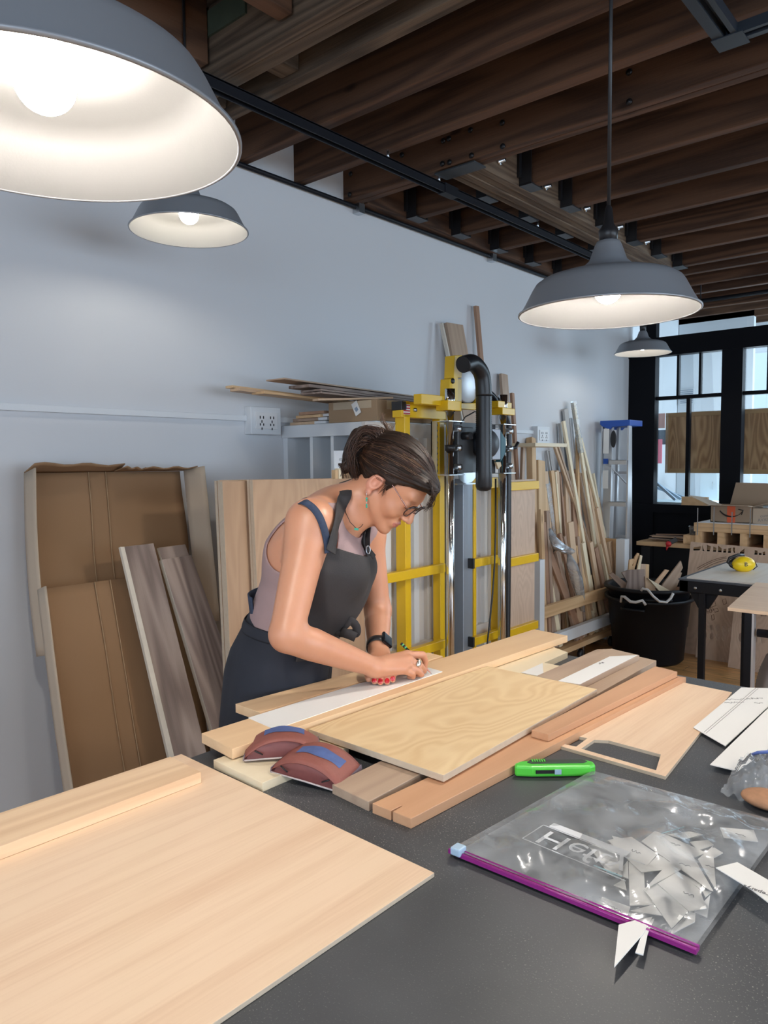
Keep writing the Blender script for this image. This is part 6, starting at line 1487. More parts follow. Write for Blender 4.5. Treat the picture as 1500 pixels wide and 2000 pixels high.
# head frame
th_, ps_ = math.radians(47), math.radians(20); HS = .93
def cam2w(a, b_, c): return RGT*a+DWN*b_+FWD*c
HF = cam2w(math.cos(th_)*math.cos(ps_), math.sin(th_), -math.cos(th_)*math.sin(ps_))
HU = cam2w(math.sin(th_)*math.cos(ps_), -math.cos(th_), -math.sin(th_)*math.sin(ps_))
HL = cam2w(math.sin(ps_), 0, math.cos(ps_))
HO = P_(737, 943, 1.735)+HL*(.068*HS)
def H(f, s_, u): return HO+(HF*f+HL*s_+HU*u)*HS
HA = (HF, HL, HU)
def hr(*r): return tuple(x*HS for x in r)
def head(P):
    d = f_ell(P, H(-.004, 0, .048), hr(.096, .074, .086), HA)
    d = smin(d, f_ell(P, H(.036, 0, -.008), hr(.058, .056, .076), HA), .03*HS)
    for s_ in (-1, 1):
        d = smin(d, f_rc(P, H(.004, s_*.050, -.045), H(.070, s_*.014, -.079), .016*HS, .015*HS), .022*HS)
        d = smin(d, f_ell(P, H(.066, s_*.034, -.022), hr(.022, .020, .022), HA), .018*HS)   # cheek
    d = smin(d, f_ell(P, H(.082, 0, -.084), hr(.014, .018, .013), HA), .014*HS)            # chin
    d = smin(d, f_ell(P, H(.082, 0, .034), hr(.012, .045, .011), HA), .016*HS)             # brow
    for s_ in (-1, 1):                                                                     # eye sockets, lids
        d = smax(d, -f_ell(P, H(.104, s_*.031, .012), hr(.016, .017, .010), HA), .012*HS)
        d = smin(d, f_ell(P, H(.079, s_*.031, .010), hr(.0145, .0155, .0125), HA), .004*HS)
    d = smin(d, f_rc(P, H(.088, 0, .026), H(.112, 0, -.016), .0065*HS, .0085*HS), .010*HS)  # nose
    d = smin(d, f_ell(P, H(.111, 0, -.022), hr(.0105, .0095, .0085), HA), .006*HS)
    for s_ in (-1, 1):
        d = smin(d, f_ell(P, H(.101, s_*.0105, -.0245), hr(.0095, .0065, .0065), HA), .005*HS)
        d = smax(d, -f_ell(P, H(.105, s_*.0062, -.0325), hr(.0045, .003, .003), HA), .002*HS)
    d = smin(d, f_ell(P, H(.085, 0, -.052), hr(.014, .024, .018), HA), .012*HS)            # mouth mound
    d = smin(d, f_ell(P, H(.0965, 0, -.0468), hr(.0065, .0185, .0045), HA), .004*HS)
    d = smin(d, f_ell(P, H(.0945, 0, -.0562), hr(.0065, .0155, .0048), HA), .004*HS)
    d = smax(d, -f_ell(P, H(.1020, 0, -.0515), hr(.004, .021, .0012), HA), .0015)
    for s_ in (-1, 1):                                                                     # ears
        c = H(-.004, s_*.073, -.002)
        e = f_ell(P, c, hr(.018, .0085, .0275), (HF*.96-HU*.25, HL, HU*.96+HF*.25))
        e = smax(e, -f_ell(P, c+HL*(s_*.0085)+HF*.003+HU*.002, hr(.0115, .0085, .017), HA), .003)
        e = smin(e, f_ell(P, H(.001, s_*.072, -.033), hr(.009, .006, .010), HA), .005)
        d = smin(d, e, .004)
    return d
def neck(P):
    d = f_rc(P, P_(652, 1000, 1.80), P_(726, 958, 1.797), .050, .047)
    return smin(d, f_rc(P, P_(672, 1022, 1.795), H(.04, 0, -.075), .034, .022), .025)
zp = zA+.0012+.0078   # finger centre resting height on the card
# right hand (dorsal side to the camera, holding the pencil)
def KK(u, v, d, zm=zp): return Kz(u, v, d, zm)
RWr = RW
RM = [P_(795, 1279, 1.765), P_(799, 1289, 1.748), P_(796, 1300, 1.735), P_(787, 1309, 1.722)]
RF = [[(RM[0], .0100), (P_(826, 1279, 1.782), .0088), (P_(831, 1292, 1.79), .0075), (P_(829, 1303, 1.79), .0066)],
      [(RM[1], .0098), (P_(820, 1300, 1.755), .0088), (P_(828, 1310, 1.772), .0076), (P_(825, 1313, 1.785), .0066)],
      [(RM[2], .0094), (P_(814, 1309, 1.742), .0084), (KK(823, 1317, 1.752), .0074), (KK(816, 1321, 1.757), .0064)],
      [(RM[3], .0086), (KK(805, 1316, 1.732), .0076), (KK(807, 1322, 1.742, zp-.001), .0066), (KK(799, 1322, 1.745, zp-.001), .006)]]
RTH = [(P_(757, 1298, 1.735), .0125), (P_(785, 1296, 1.785), .0115), (P_(812, 1298, 1.805), .0095), (P_(829, 1303, 1.806), .0078)]
def rhand(P):
    c = RWr
    d = None
    for i, m_ in enumerate(RM):
        e = f_rc(P, c+(RM[i]-RM[1])*.32+(m_-c)*.05, m_, .0165, .0108 if i < 3 else .0100)
        d = e if d is None else smin(d, e, .010)
    for k, fg in enumerate(RF):
        e = chain(P, fg); d = smin(d, e, .0032)
    for m_ in RM: d = smin(d, f_ell(P, m_+UP*.003, (.0105, .0105, .0085), (X_, Y_, UP)), .004)
    return smin(d, chain(P, RTH), .006)
LMc = [P_(730, 1303, 1.755), P_(742, 1305, 1.748), P_(754, 1306, 1.748), P_(765, 1307, 1.755)]
LTip = [KK(731, 1331, 1.70), KK(743, 1333, 1.698), KK(756, 1332, 1.70), KK(767, 1328, 1.712)]
def lhand(P):
    d = None
    for i, m_ in enumerate(LMc):
        e = f_rc(P, LW+(LMc[i]-LMc[1])*.4, m_, .0165, .0105); d = e if d is None else smin(d, e, .010)
        mid = m_.lerp(LTip[i], .5); mid.z = max(mid.z+.004, zp)
        d = smin(d, chain(P, [(m_, .0095), (mid, .0085), (LTip[i], .0070)]), .003)
    thm = [(P_(728, 1288, 1.79), .0125), (KK(718, 1312, 1.745), .0105), (KK(720, 1326, 1.712), .0078)]
    return smin(d, chain(P, thm), .006)
def body(P):
    d = smin(torso(P), shoulders(P), .035)
    d = smin(d, neck(P), .03)
    d = smin(d, head(P), .012)
    a = arms(P); a = smin(a, rhand(P), .010); a = smin(a, lhand(P), .010)
    far = np.minimum(np.linalg.norm(P-A3(RS), axis=1), np.linalg.norm(P-A3(LS), axis=1))
    return np.where(far < .11, smin(d, a, .028), np.minimum(d, a))
M_skin, nt, bs = newmat('skin'); N = nt.nodes; L = nt.links
tc = N.new('ShaderNodeTexCoord'); n1 = N.new('ShaderNodeTexNoise'); n1.inputs['Scale'].default_value = 14; n1.inputs['Detail'].default_value = 5; L.new(tc.outputs['Object'], n1.inputs['Vector'])
mx = N.new('ShaderNodeMix'); mx.data_type = 'RGBA'; mx.inputs[6].default_value = (.66, .33, .20, 1); mx.inputs[7].default_value = (.53, .235, .135, 1); L.new(n1.outputs['Fac'], mx.inputs[0]); L.new(mx.outputs[2], bs.inputs['Base Color'])
bs.inputs['Roughness'].default_value = .42; bs.inputs['Subsurface Weight'].default_value = .12; bs.inputs['Subsurface Radius'].default_value = (.012, .005, .003); bs.inputs['Subsurface Scale'].default_value = 1
n2 = N.new('ShaderNodeTexNoise'); n2.inputs['Scale'].default_value = 260; L.new(tc.outputs['Object'], n2.inputs['Vector']); bp = N.new('ShaderNodeBump'); bp.inputs['Strength'].default_value = .10; bp.inputs['Distance'].default_value = .001; L.new(n2.outputs['Fac'], bp.inputs['Height']); L.new(bp.outputs[0], bs.inputs['Normal'])
M_lip = plain('lip_skin', (.46, .165, .13), .4); M_nail = plain('red_nail_polish', (.55, .01, .02), .2, coat=.5)
M_earin = plain('flushed_ear_skin', (.60, .26, .17), .45)
def bodymat(C):
    q = C-A3(HO); f = q@A3(HF)/HS; u = q@A3(HU)/HS; s_ = q@A3(HL)/HS
    lip = (((s_/.021)**2+((u+.0515)/.0095)**2) < 1) & (f > .086)
    m_ = lip*1
    for t in LTip:
        p = t+(CAM-t).normalized()*.0045+UP*.0035
        m_ = np.where(np.linalg.norm(C-A3(p), axis=1) < .0062, 2, m_)
    m_ = np.where((np.abs(f+.004) < .022) & (np.abs(u+.006) < .034) & (np.abs(s_) > .070), 3, m_)
    return m_
sdfobj('body', body, (-1.56, .93, .965), (-.96, 1.66, 1.60), .0023, [M_skin, M_lip, M_nail, M_earin], wo, bodymat, 2)

# hair
gf = np.array([-.12, -.085, -.062, -.040, -.026, -.012, .012, .024, .030, .040, .065, .10]); gu = np.array([-.045, -.048, -.040, -.030, -.008, .020, .024, .006, .002, .036, .054, .070])
BUN = [P_(726, 892, 1.80), P_(740, 865, 1.81), P_(714, 862, 1.815), P_(696, 888, 1.815), P_(700, 925, 1.81), P_(677, 912, 1.80)]
TIE = BUN[0]
TH = ((TIE-HO).dot(HF)/HS, (TIE-HO).dot(HL)/HS, (TIE-HO).dot(HU)/HS)
td = (TIE-H(-.004, 0, .048)).normalized(); te1 = td.orthogonal().normalized(); te2 = td.cross(te1)
def hairfield(P):
    q = P-A3(HO); f = q@A3(HF)/HS; u = q@A3(HU)/HS; s_ = q@A3(HL)/HS
    c = P-A3(H(-.004, 0, .048)); ang = np.arctan2(c@A3(te1), c@A3(te2))
    r_ = np.sin(ang*23+np.sin(ang*9)*2)*.0010+np.sin(ang*57)*.0006
    d = f_ell(P, H(-.006, 0, .047), hr(.107, .085, .091), HA)
    d = smin(d, f_ell(P, H(.078, .0, .080), hr(.034, .060, .024), HA), .02)
    d = smin(d, f_rc(P, H(.094, -.020, .078), H(.112, -.03, .052), .015, .006), .01)
    d = smin(d, f_rc(P, H(-.075, 0, .0), H(-.085, 0, .05), .028, .03), .02)
    cut = (np.interp(f, gf, gu)-u)*HS
    d = smax(d, cut, .006)+r_
    b_ = chain(P, [(BUN[0], .028), (BUN[1], .036), (BUN[2], .038), (BUN[3], .033), (BUN[4], .020)])
    b_ = np.minimum(b_, chain(P, [(BUN[3], .026), (BUN[5], .015), (P_(664, 908, 1.79), .003)]))
    b_ = b_+.0022*np.sin(P@A3(Lv)*260+P[:, 2]*60)+.0018*np.sin((P@A3(HF))*190+P[:, 0]*90)
    return smin(d, b_, .012)
def hairg(vs):
    c = vs-np.array(H(-.004, 0, .048)); n_ = np.linalg.norm(c, axis=1)+1e-9
    ang = np.arctan2(c@np.array(te1), c@np.array(te2)); pol = np.arccos(np.clip(c@np.array(td)/n_, -1, 1))
    return np.stack([ang*.09, pol*.1, n_*.2], 1)
M_hair, nt, bs = newmat('brown_hair'); N = nt.nodes; L = nt.links
at_ = N.new('ShaderNodeAttribute'); at_.attribute_name = 'gc'; mp = N.new('ShaderNodeMapping'); mp.inputs['Scale'].default_value = (160, 9, 20); L.new(at_.outputs['Vector'], mp.inputs['Vector'])
n1 = N.new('ShaderNodeTexNoise'); n1.inputs['Scale'].default_value = 1; n1.inputs['Detail'].default_value = 4; L.new(mp.outputs[0], n1.inputs['Vector'])
cr = N.new('ShaderNodeValToRGB'); cr.color_ramp.elements[0].position = .35; cr.color_ramp.elements[0].color = (.006, .0035, .0025, 1); cr.color_ramp.elements[1].position = .75; cr.color_ramp.elements[1].color = (.042, .020, .011, 1)
L.new(n1.outputs['Fac'], cr.inputs[0]); L.new(cr.outputs[0], bs.inputs['Base Color']); bs.inputs['Roughness'].default_value = .55; bs.inputs['Specular IOR Level'].default_value = .3
bp = N.new('ShaderNodeBump'); bp.inputs['Strength'].default_value = .6; bp.inputs['Distance'].default_value = .002; L.new(n1.outputs['Fac'], bp.inputs['Height']); L.new(bp.outputs[0], bs.inputs['Normal'])
M_hairl = plain('lighter_hair_strands', (.15, .075, .035), .4); M_hairr = plain('auburn_hair_strands', (.055, .022, .012), .4)
ex_ = MB(); rn = random.Random(21)
hc = H(-.006, 0, .047)
def onskull(f, s_, u, k=1.0):
    d = V((f, s_, u)).normalized(); q = V((d.x/.107, d.y/.085, d.z/.091)); r = 1/q.length; return hc+(HF*d.x+HL*d.y+HU*d.z)*(r*k*HS)
tl = V(((TIE-hc).dot(HF), (TIE-hc).dot(HL), (TIE-hc).dot(HU))).normalized()
def strand(p0, k0, n=12, r=.0006, mi=1, tail=0):
    a = V(p0).normalized(); pts = []
    for i in range(n+1):
        t = i/n; q = a.lerp(tl, t); pts.append(onskull(q.x, q.y, q.z, k0))
    ex_.tube(pts, [r*(.5+.5*min(1, i/3)) for i in range(n+1)], 4, mi=mi, caps=False)
for i in range(330):
    f = rn.uniform(-.6, 1.0); s_ = -1 if rn.random() < .85 else 1
    fr = rn.random()
    if fr < .6:   # along the right side hairline upward
        ff = rn.uniform(-.06, .095); uu = float(np.interp(ff, gf, gu))-.047+rn.uniform(.016, .10); p0 = (ff+.006, s_*rn.uniform(.05, .09), uu)
    else:
        p0 = (rn.uniform(.05, .11), rn.uniform(-.07, .05), rn.uniform(.034, .08))
    strand(p0, 1.0+rn.uniform(.004, .016), 10, rn.uniform(.0004, .0008), 1 if rn.random() < .10 else (2 if rn.random() < .4 else 0))
def wisp(pts, r=.0006, mi=2):
    P = [V(p) for p in pts]; out = []
    for i in range(len(P)-1):
        p0 = P[max(i-1, 0)]; p1 = P[i]; p2 = P[i+1]; p3 = P[min(i+2, len(P)-1)]
        for k in range(5):
            t = k/5; out.append(.5*((2*p1)+(p2-p0)*t+(2*p0-5*p1+4*p2-p3)*t*t+(3*p1-p0-3*p2+p3)*t**3))
    out.append(P[-1]); ex_.tube(out, [r*(1-.7*i/len(out)) for i in range(len(out))], 4, mi=mi, caps=False)
jit = lambda p, a: V(p)+V((rn.uniform(-a, a), rn.uniform(-a, a), rn.uniform(-a, a)))
for i in range(26): # tuft on top
    wisp([jit(P_(764, 856, 1.80), .006), jit(P_(757, 835, 1.80), .006), jit(P_(748, 822, 1.80), .006), jit(P_(747, 808, 1.80), .005)], .0007, rn.choice((1, 1, 2)))
for i in range(5): wisp([jit(P_(768, 856, 1.79), .004), jit(P_(767, 838, 1.79), .004), jit(P_(772, 826, 1.79), .004)], .0006, 1)
for i in range(130): # bun loops, springing up from the tie and falling to the left
    a = rn.uniform(0, 1); o = Lv*(-.040+rn.uniform(-.004, .03)); q = 1-a*.75
    wisp([jit(P_(728, 885, 1.80), .008)+o*.6, jit(P_(728+24*q, 885-42*q, 1.80), .007)+o, jit(P_(722-6*q, 872-34*q, 1.80), .008)+o, jit(P_(705-14*q, 882-14*q, 1.80), .009)+o, jit(P_(700-10*q, 908, 1.80), .010)+o, jit(P_(702, 932, 1.80), .008)+o*.7], .0008, rn.choice((0, 1, 2, 2, 2)))
for i in range(40): # lower wisps left
    wisp([jit(P_(700, 885, 1.795), .012), jit(P_(686, 905, 1.79), .010), jit(P_(672, 908+rn.uniform(-4, 10), 1.79), .006), jit(P_(663+rn.uniform(0, 14), 903+rn.uniform(0, 34), 1.785), .006)], .0008, rn.choice((0, 2, 2)))
for i in range(16): wisp([jit(P_(697, 900, 1.79), .008), jit(P_(692, 925, 1.79), .008), jit(P_(696, 945, 1.79), .006)], .0008, 0)
for i in range(4): wisp([P_(692, 890, 1.79), P_(676, 893+i*2, 1.79), P_(662, 896+i, 1.79)], .0006, 0)
for i in range(34): # front lock falling past the forehead
    wisp([H(.085, -.04+rn.uniform(-.02, .03), .10), H(.112, -.03+rn.uniform(-.02, .03), .082), H(.126+rn.uniform(-.008, .004), -.02+rn.uniform(-.02, .02), .055), H(.128+rn.uniform(-.012, .004), -.02+rn.uniform(-.02, .02), .030+rn.uniform(-.004, .02))], .0008, rn.choice((0, 0, 2)))
for i in range(18): # sideburn
    wisp([H(.02+rn.uniform(-.01, .01), -.078, .03), H(.024+rn.uniform(-.006, .006), -.077, .012), H(.028+rn.uniform(-.006, .008), -.071, -.006-rn.uniform(0, .012))], .0006, rn.choice((0, 2)))
sdfobj('hair', hairfield, (-1.42, 1.12, 1.42), (-.95, 1.60, 1.66), .0022, [M_hair, M_hairl, M_hairr], wo, None, 1, ex_, hairg)
# the body's box above must reach the top of the hair box; brows, glasses, earring, necklace
b = MB()
for s_ in (-1, 1): b.tube([H(.0885, s_*.014, .0325), H(.0905, s_*.026, .0365), H(.083, s_*.040, .0350), H(.072, s_*.050, .028)], [.0012, .0022, .0019, .0008], 6, flat=.7)
b.build('eyebrows', plain('dark_brow', (.045, .022, .014), .8), wo)
b = MB()
for s_ in (-1, 1): b.tube([H(.085+.0*s_, s_*.019, .0045), H(.0935, s_*.027, .0025), H(.0925, s_*.035, .0025), H(.083, s_*.044, .005)], .0008, 5)
b.build('eyelashes', plain('dark_lashes', (.02, .012, .01), .7), wo)
M_gf = plain('dark_tortoise_frame', (.035, .02, .018), .25); M_gt = plain('rose_metal_temple', (.42, .25, .22), .25, .8)
for s_ in (-1, 1):
    b = MB(); pts = []
    for i in range(24):
        a = 2*PI*i/24; ca, sa = math.cos(a), math.sin(a); x = .0235*abs(ca)**.8*(1 if ca > 0 else -1); z = .0175*abs(sa)**.85*(1 if sa > 0 else -1)
        pts.append(H(.106-.0018*abs(ca)-(.004 if s_*ca > 0 else 0)*abs(ca)+z*.12, s_*.031+x, .006+z))
    b.tube(pts, [.0014+.0020*max(0, math.sin(2*PI*i/24)) for i in range(24)], 8, closed=True); fo = b.build('glasses_rim', M_gf, wo)
    b = MB(); b.add([tuple(p) for p in pts], [tuple(range(24))]); b.build('lens', plain('spectacle_lens', (.95, .93, .9), .02, trans=1, alpha=.12), fo)
    b = MB(); b.tube([H(.101, s_*.0555, .010), H(.095, s_*.066, .014), H(.06, s_*.0735, .022), H(.02, s_*.0775, .030), H(-.006, s_*.078, .030), H(-.022, s_*.076, .012)], [.0020, .0016, .0013, .0013, .0014, .0014], 8, flat=.7); b.build('glasses_temple', M_gt, wo)
b = MB(); b.tube([H(.108, -.009, .004), H(.112, 0, .008), H(.108, .009, .004)], .0013, 6); b.build('glasses_bridge', M_gf, wo)
ea = H(.001, -.077, -.036)
er = thing('x', ea, 'x', 'x'); bpy.data.objects.remove(er)
b = MB(); b.tube([ea+UP*.004, ea-UP*.012], .0006, 5); b.tube([ea-UP*.012, ea-UP*.034], .0005, 5); eo = b.build('earring', M_zinc, wo)
M_turq = plain('turquoise_bead', (.05, .42, .30), .3)
for dz, r in ((.013, .0028), (.018, .0022), (.028, .0024), (.033, .0026)):
    b = MB(); b.ball(ea-UP*dz, r, 8); b.build('bead', M_turq, eo)

# ---------------------------------------------------------------- clothes
def plane(P, p0, n): return (P-A3(p0))@A3(V(n).normalized())      # positive on the n side
def base(P): return smin(smin(torso(P), shoulders(P), .035), neck(P), .03)
axu = (NB-WA).normalized()
M_mauve2 = plain('mauve_jersey', (.34, .235, .235), .85, var=.05, vscale=30, bump=.15, bscale=250)
M_denim = plain('dark_denim', (.030, .045, .085), .85, var=.25, vscale=200)
M_apron = plain('charcoal_canvas', (.036, .033, .034), .85, var=.12, vscale=25, bump=.12, bscale=400)
M_navy = plain('navy_black_canvas', (.017, .020, .030), .85, var=.15, vscale=20, bump=.1, bscale=400)
def tank(P):
    d = np.abs(base(P)-.0025)-.0022
    d = smax(d, -f_ell(P, P_(578, 1048, 1.665), (.098, .085, .086), (Fv, Lv, UP)), .003)
    d = smax(d, -f_ell(P, P_(705, 1060, 1.955), (.07, .06, .085), (Fv, Lv, UP)), .003)
    d = smax(d, -(f_ell(P, P_(690, 1000, 1.79), (.088, .088, .062), (Fv, Lv, UP))), .003)
    d = smax(d, plane(P, P_(640, 975, 1.8), axu*.4+UP), .003)
    return smax(d, -plane(P, P_(560, 1260, 1.82), UP), .003)
sdfobj('tank_top', tank, (-1.62, .93, .97), (-1.02, 1.66, 1.50), .0024, M_mauve2, wo, None, 1)
def bibcore(P):
    d = smin(torso(P), f_ell(P, P_(655, 1150, 1.80), (.056, .105, .085), (Fv, Lv, UP)), .04)
    wr = .0035*np.sin(P[:, 2]*55+P@A3(Lv)*38)*np.sin(P[:, 2]*23-P@A3(Fv)*40)
    return d-.013+wr*.6
def apron_bib(P):
    d = np.abs(bibcore(P))-.0024
    d = smax(d, plane(P, P_(690, 1074, 1.79), RGT*.34-DWN), .002)
    d = smax(d, -plane(P, P_(617, 1112, 1.69), Fv*.86+Lv*.30-UP*.22), .002)
    d = smax(d, -plane(P, P_(655, 1112, 1.93), Fv*.86-Lv*.45-UP*.15), .002)
    return smax(d, -plane(P, P_(560, 1262, 1.84), UP), .002)
bibo = sdfobj('apron_bib', apron_bib, (-1.60, .93, .97), (-1.02, 1.66, 1.48), .0024, M_apron, wo, None, 1)
# wrapped apron skirt
prof_ = [(578, 1180, .100, .138), (573, 1210, .112, .150), (556, 1258, .122, .155), (547, 1300, .127, .156), (540, 1350, .128, .155), (534, 1417, .130, .155), (530, 1500, .130, .157), (528, 1640, .128, .155), (528, 1760, .13, .155)]
rings = []
for (u, v, a, c) in prof_:
    rings.append((atD(u, v, 1.835), a, c))
def ringpt(i, th, k=1.0, dz=0.0):
    j = min(int(i), len(rings)-2); t = i-j; p = rings[j][0].lerp(rings[j+1][0], t); a = rings[j][1]*(1-t)+rings[j+1][1]*t; c = rings[j][2]*(1-t)+rings[j+1][2]*t
    fold = 1+.022*math.sin(5*th+1.1*i)*min(1, i/3)+.012*math.sin(11*th-.7*i)*min(1, i/4)
    return p+Fv*(a*math.cos(th)*k*fold)+Lv*(c*math.sin(th)*k*fold)+UP*dz
b = MB()
nr, na = 60, 72
def skirt(u_, v_):
    th = 2*PI*v_; i = u_*(len(rings)-1)
    # top edge is slanted: lower at the back, higher at the front
    lift = .0 if u_ > .02 else .0
    return ringpt(i, th)
b.grid(skirt, nr, na); b.build('apron_skirt', M_navy, wo, solid=.004)
# waist tie band round the hips and bow in front
b = MB(); pts = [ringpt(1.15+.28*math.cos(2*PI*k/48+PI)*-1, 2*PI*k/48, 1.035) for k in range(48)]
for dz in (0,):
    b.tube(pts, .0135, 8, closed=True, flat=.16, up=Fv)
b.build('waist_tie', M_navy, wo)
def snap(p, d, off=.006):
    d = V(d).normalized(); a = np.array([tuple(V(p)+d*(.12-.002*k)) for k in range(120)], dtype=np.float32); f = body(a)
    k = int(np.argmax(f < off)) if (f < off).any() else 60
    return V(tuple(a[k].tolist()))
def grad(p):
    e = .003; q = np.array([[p.x+e, p.y, p.z], [p.x-e, p.y, p.z], [p.x, p.y+e, p.z], [p.x, p.y-e, p.z], [p.x, p.y, p.z+e], [p.x, p.y, p.z-e]], dtype=np.float32)
    f = base(q); return V((float(f[0]-f[1]), float(f[2]-f[3]), float(f[4]-f[5]))).normalized()
def ribbon(name, pts, w_, mat, nrm, th=.002):
    P = [V(p) for p in pts]; out = []
    for i in range(len(P)-1):
        p0 = P[max(i-1, 0)]; p1 = P[i]; p2 = P[i+1]; p3 = P[min(i+2, len(P)-1)]
        for k in range(8):
            t = k/8; out.append(.5*((2*p1)+(p2-p0)*t+(2*p0-5*p1+4*p2-p3)*t*t+(3*p1-p0-3*p2+p3)*t**3))
    out.append(P[-1]); vs = []; n = len(out)
    for i, p in enumerate(out):
        t = (out[min(i+1, n-1)]-out[max(i-1, 0)]).normalized(); nn = grad(p) if nrm == 'g' else V(nrm); s_ = t.cross(nn).normalized(); vs += [p+s_*w_/2, p, p-s_*w_/2]
    b = MB(); b.add(vs, [(i*3+k, (i+1)*3+k, (i+1)*3+k+1, i*3+k+1) for i in range(n-1) for k in (0, 1)], None, 0, True)
    return b.build(name, mat, wo, solid=th)
KN = P_(660, 1232, 1.755)
bow = ribbon('bow_loop', [KN, P_(672, 1222, 1.74), P_(684, 1213, 1.735), P_(695, 1222, 1.735), P_(696, 1236, 1.74), P_(685, 1237, 1.745), P_(662, 1236, 1.75)], .020, M_apron, Lv)
ribbon('bow_tail', [KN, P_(672, 1236, 1.735), P_(684, 1240, 1.73), P_(695, 1245, 1.728)], .022, M_apron, -FWD)
ribbon('bow_tail', [KN, P_(650, 1225, 1.74), P_(640, 1222, 1.74)], .018, M_apron, -FWD)
b = MB(); b.ball(KN, .012, 10); b.build('bow_knot', M_apron, wo)
# neck strap of the apron and overall strap
nf = lambda a_, b_: (lambda t: a_.lerp(b_, t))
def snapv(u, v, off, d0=1.45):
    a = np.array([tuple(P_(u, v, d0+.002*k)) for k in range(260)], dtype=np.float32); f = body(a)
    k = int(np.argmax(f < off)) if (f < off).any() else 150
    return V(tuple(a[k].tolist()))
sp = [snapv(646, 1078, .016), snapv(650, 1060, .012), snapv(655, 1035, .008), snapv(661, 1008, .007), snapv(668, 982, .007), snapv(675, 965, .007)]
sp += [snap(P_(682, 956, 1.82), UP-RGT*.4, .006), P_(704, 975, 1.862), snap(P_(722, 1010, 1.84), FWD*.6+RGT, .006), snap(P_(731, 1040, 1.84), FWD*.3+RGT, .007), snap(P_(733, 1062, 1.84), FWD*.3+RGT, .010), P_(731, 1088, 1.835)]
ribbon('apron_strap', sp, .029, M_apron, 'g')
dn = [snapv(641, 1080, .008), snapv(639, 1060, .005), snapv(633, 1033, .005), snapv(622, 1006, .005), snapv(607, 988, .005), snapv(590, 980, .005), snap(P_(572, 990, 1.74), UP-RGT*.5, .005)]
ribbon('denim_strap', dn, .017, M_denim, 'g')
for (u, v, d) in ((720, 1022, 1.838), (719, 1074, 1.80)):
    c = P_(u, v, d); b = MB(); b.tube([c+RGT*(.005*math.cos(k*PI/6))+UP*(.010*math.sin(k*PI/6)) for k in range(12)], .0013, 6, closed=True); b.build('strap_ring', M_zinc, wo)
ribbon('clip_strap', [P_(720, 1030, 1.835), P_(718, 1048, 1.82), P_(718, 1066, 1.805)], .012, M_blackp, -FWD)
# denim waist showing at the back
b = MB(); b.grid(lambda u_, v_: ringpt(-.0+.0, PI+(-.9+1.8*v_), 1.02+.10*(1-u_)*.6, .035-.07*u_), 6, 24); b.build('denim_waist', M_denim, wo, solid=.004)
# necklace
b = MB(); nl = [P_(672, 985, 1.735), P_(676, 1003, 1.728), P_(684, 1020, 1.722), P_(697, 1033, 1.725), P_(705, 1029, 1.75), P_(713, 1018, 1.80)]
b.tube(nl, .0008, 5); nk = b.build('necklace', M_blackp, wo); b = MB(); b.beam(P_(692, 1033, 1.720), P_(700, 1034, 1.722), .005, .004, UP); b.build('pendant', M_turq, nk)
# trousers and shoes
for s_, nm in ((-1, 'trouser_leg'), (1, 'trouser_leg')):
    h0 = HI+Lv*(.078*s_)-UP*.02; kn = V((h0.x, h0.y, .60))-Fv*.02; an = V((h0.x, h0.y, FZ+.11))-Fv*.05
    b = MB(); b.tube([h0, h0.lerp(kn, .5)+Fv*.01, kn, kn.lerp(an, .4)-Fv*.01, an], [.083, .078, .062, .060, .048], 20); b.build(nm, M_denim, wo)
    b = MB(); b.tube([an-Fv*.03-UP*.02, an+Fv*.0-UP*.05, an+Fv*.08-UP*.075, an+Fv*.16-UP*.083, an+Fv*.185-UP*.088], [.036, .040, .036, .030, .016], 16); b.build('shoe', M_blackp, wo)
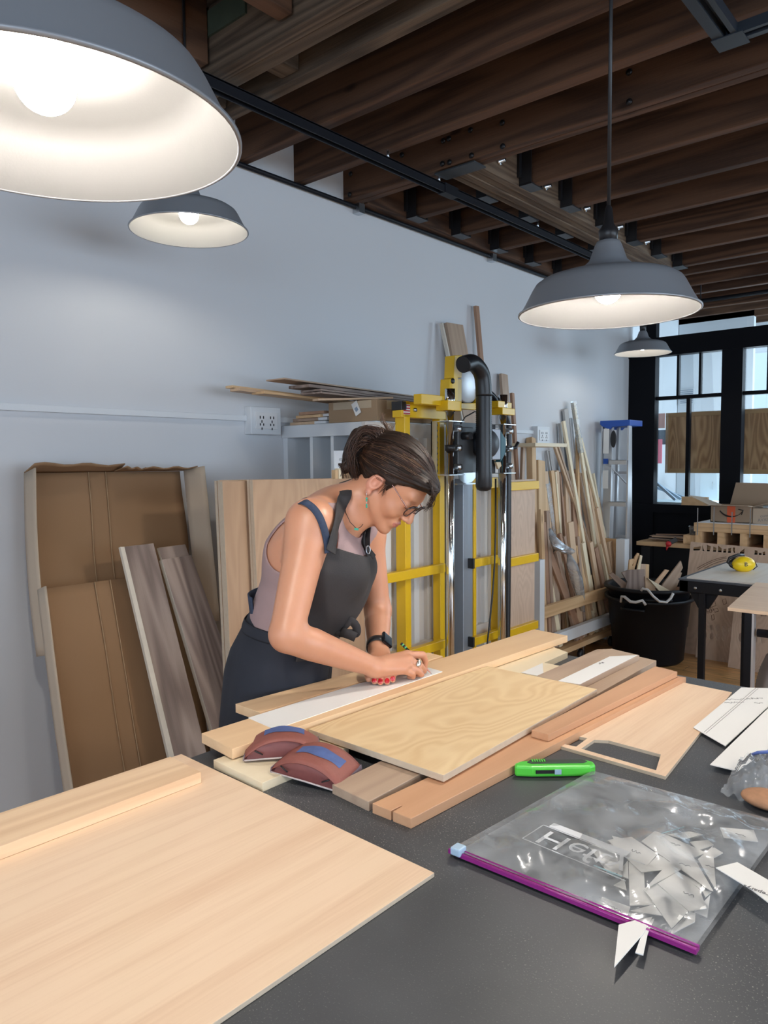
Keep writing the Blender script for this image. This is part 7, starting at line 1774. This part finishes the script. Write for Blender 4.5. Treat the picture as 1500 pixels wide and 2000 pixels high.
# watch, ring
wa = LW+(LE-LW).normalized()*.012; wd = (LE-LW).normalized()
b = MB(); e1 = wd.orthogonal().normalized(); e2 = wd.cross(e1); b.lathe([(.0275, -.009), (.029, -.008), (.029, .008), (.0275, .009)], wa, wd, 28); wt = b.build('watch_strap', M_blackp, wo)
wn = (RGT*.75-DWN*.45-FWD*.5); wn = (wn-wd*wn.dot(wd)).normalized()
b = MB(); b.box(wa+wn*.030, (.036, .032, .009), (wd, wd.cross(wn), wn)); b.build('watch_case', plain('black_glass', (.01, .01, .012), .08), wt, bevel=.003)
rp_ = RF[1][0][0].lerp(RF[1][1][0], .72); rd_ = (RF[1][1][0]-RF[1][0][0]).normalized()
b = MB(); b.lathe([(.0088, -.002), (.0105, -.002), (.0105, .002), (.0088, .002)], rp_, rd_, 20); b.build('ring', M_zinc, wo)
rn_ = (-FWD*.9+UP*.5); rn_ = (rn_-rd_*rn_.dot(rd_)).normalized()
b = MB(); b.ball(rp_+rn_*.0105, .0068, 10, 0, (1.3, .8, .45), (rd_.cross(rn_), rd_, rn_)); b.build('ring_face', plain('silver_pattern', (.55, .55, .52), .3, 1, var=.5, vscale=900), wo)
# pencil in the hand: a thing of its own
tipp = atZ(843.6, 1317, zA+.0018); ep = P_(783, 1256, 1.815); pd = (ep-tipp).normalized(); PL = (ep-tipp).length
pn = thing('pencil', tipp, 'dark pencil with green and black eraser end held in the right hand', 'pencil')
b = MB(); b.tube([tipp+pd*.021, tipp+pd*(PL-.018)], .0036, 6); b.build('barrel', plain('dark_lacquer', (.02, .03, .028), .25), pn)
b = MB(); b.tube([tipp+pd*.021, tipp+pd*.004], [.0036, .0009], 8); b.build('sharpened_wood', plain('pink_bare_wood', (.62, .32, .26), .6), pn)
b = MB(); b.tube([tipp+pd*.004, tipp], [.0009, .0002], 6); b.build('lead', M_pencil, pn)
b = MB()
for k in range(4): b.tube([tipp+pd*(PL-.018+k*.0045), tipp+pd*(PL-.0142+k*.0045)], .0038, 8, mi=k % 2)
b.build('eraser_band', [plain('green_band', (.12, .5, .2), .4), M_blackp], pn)
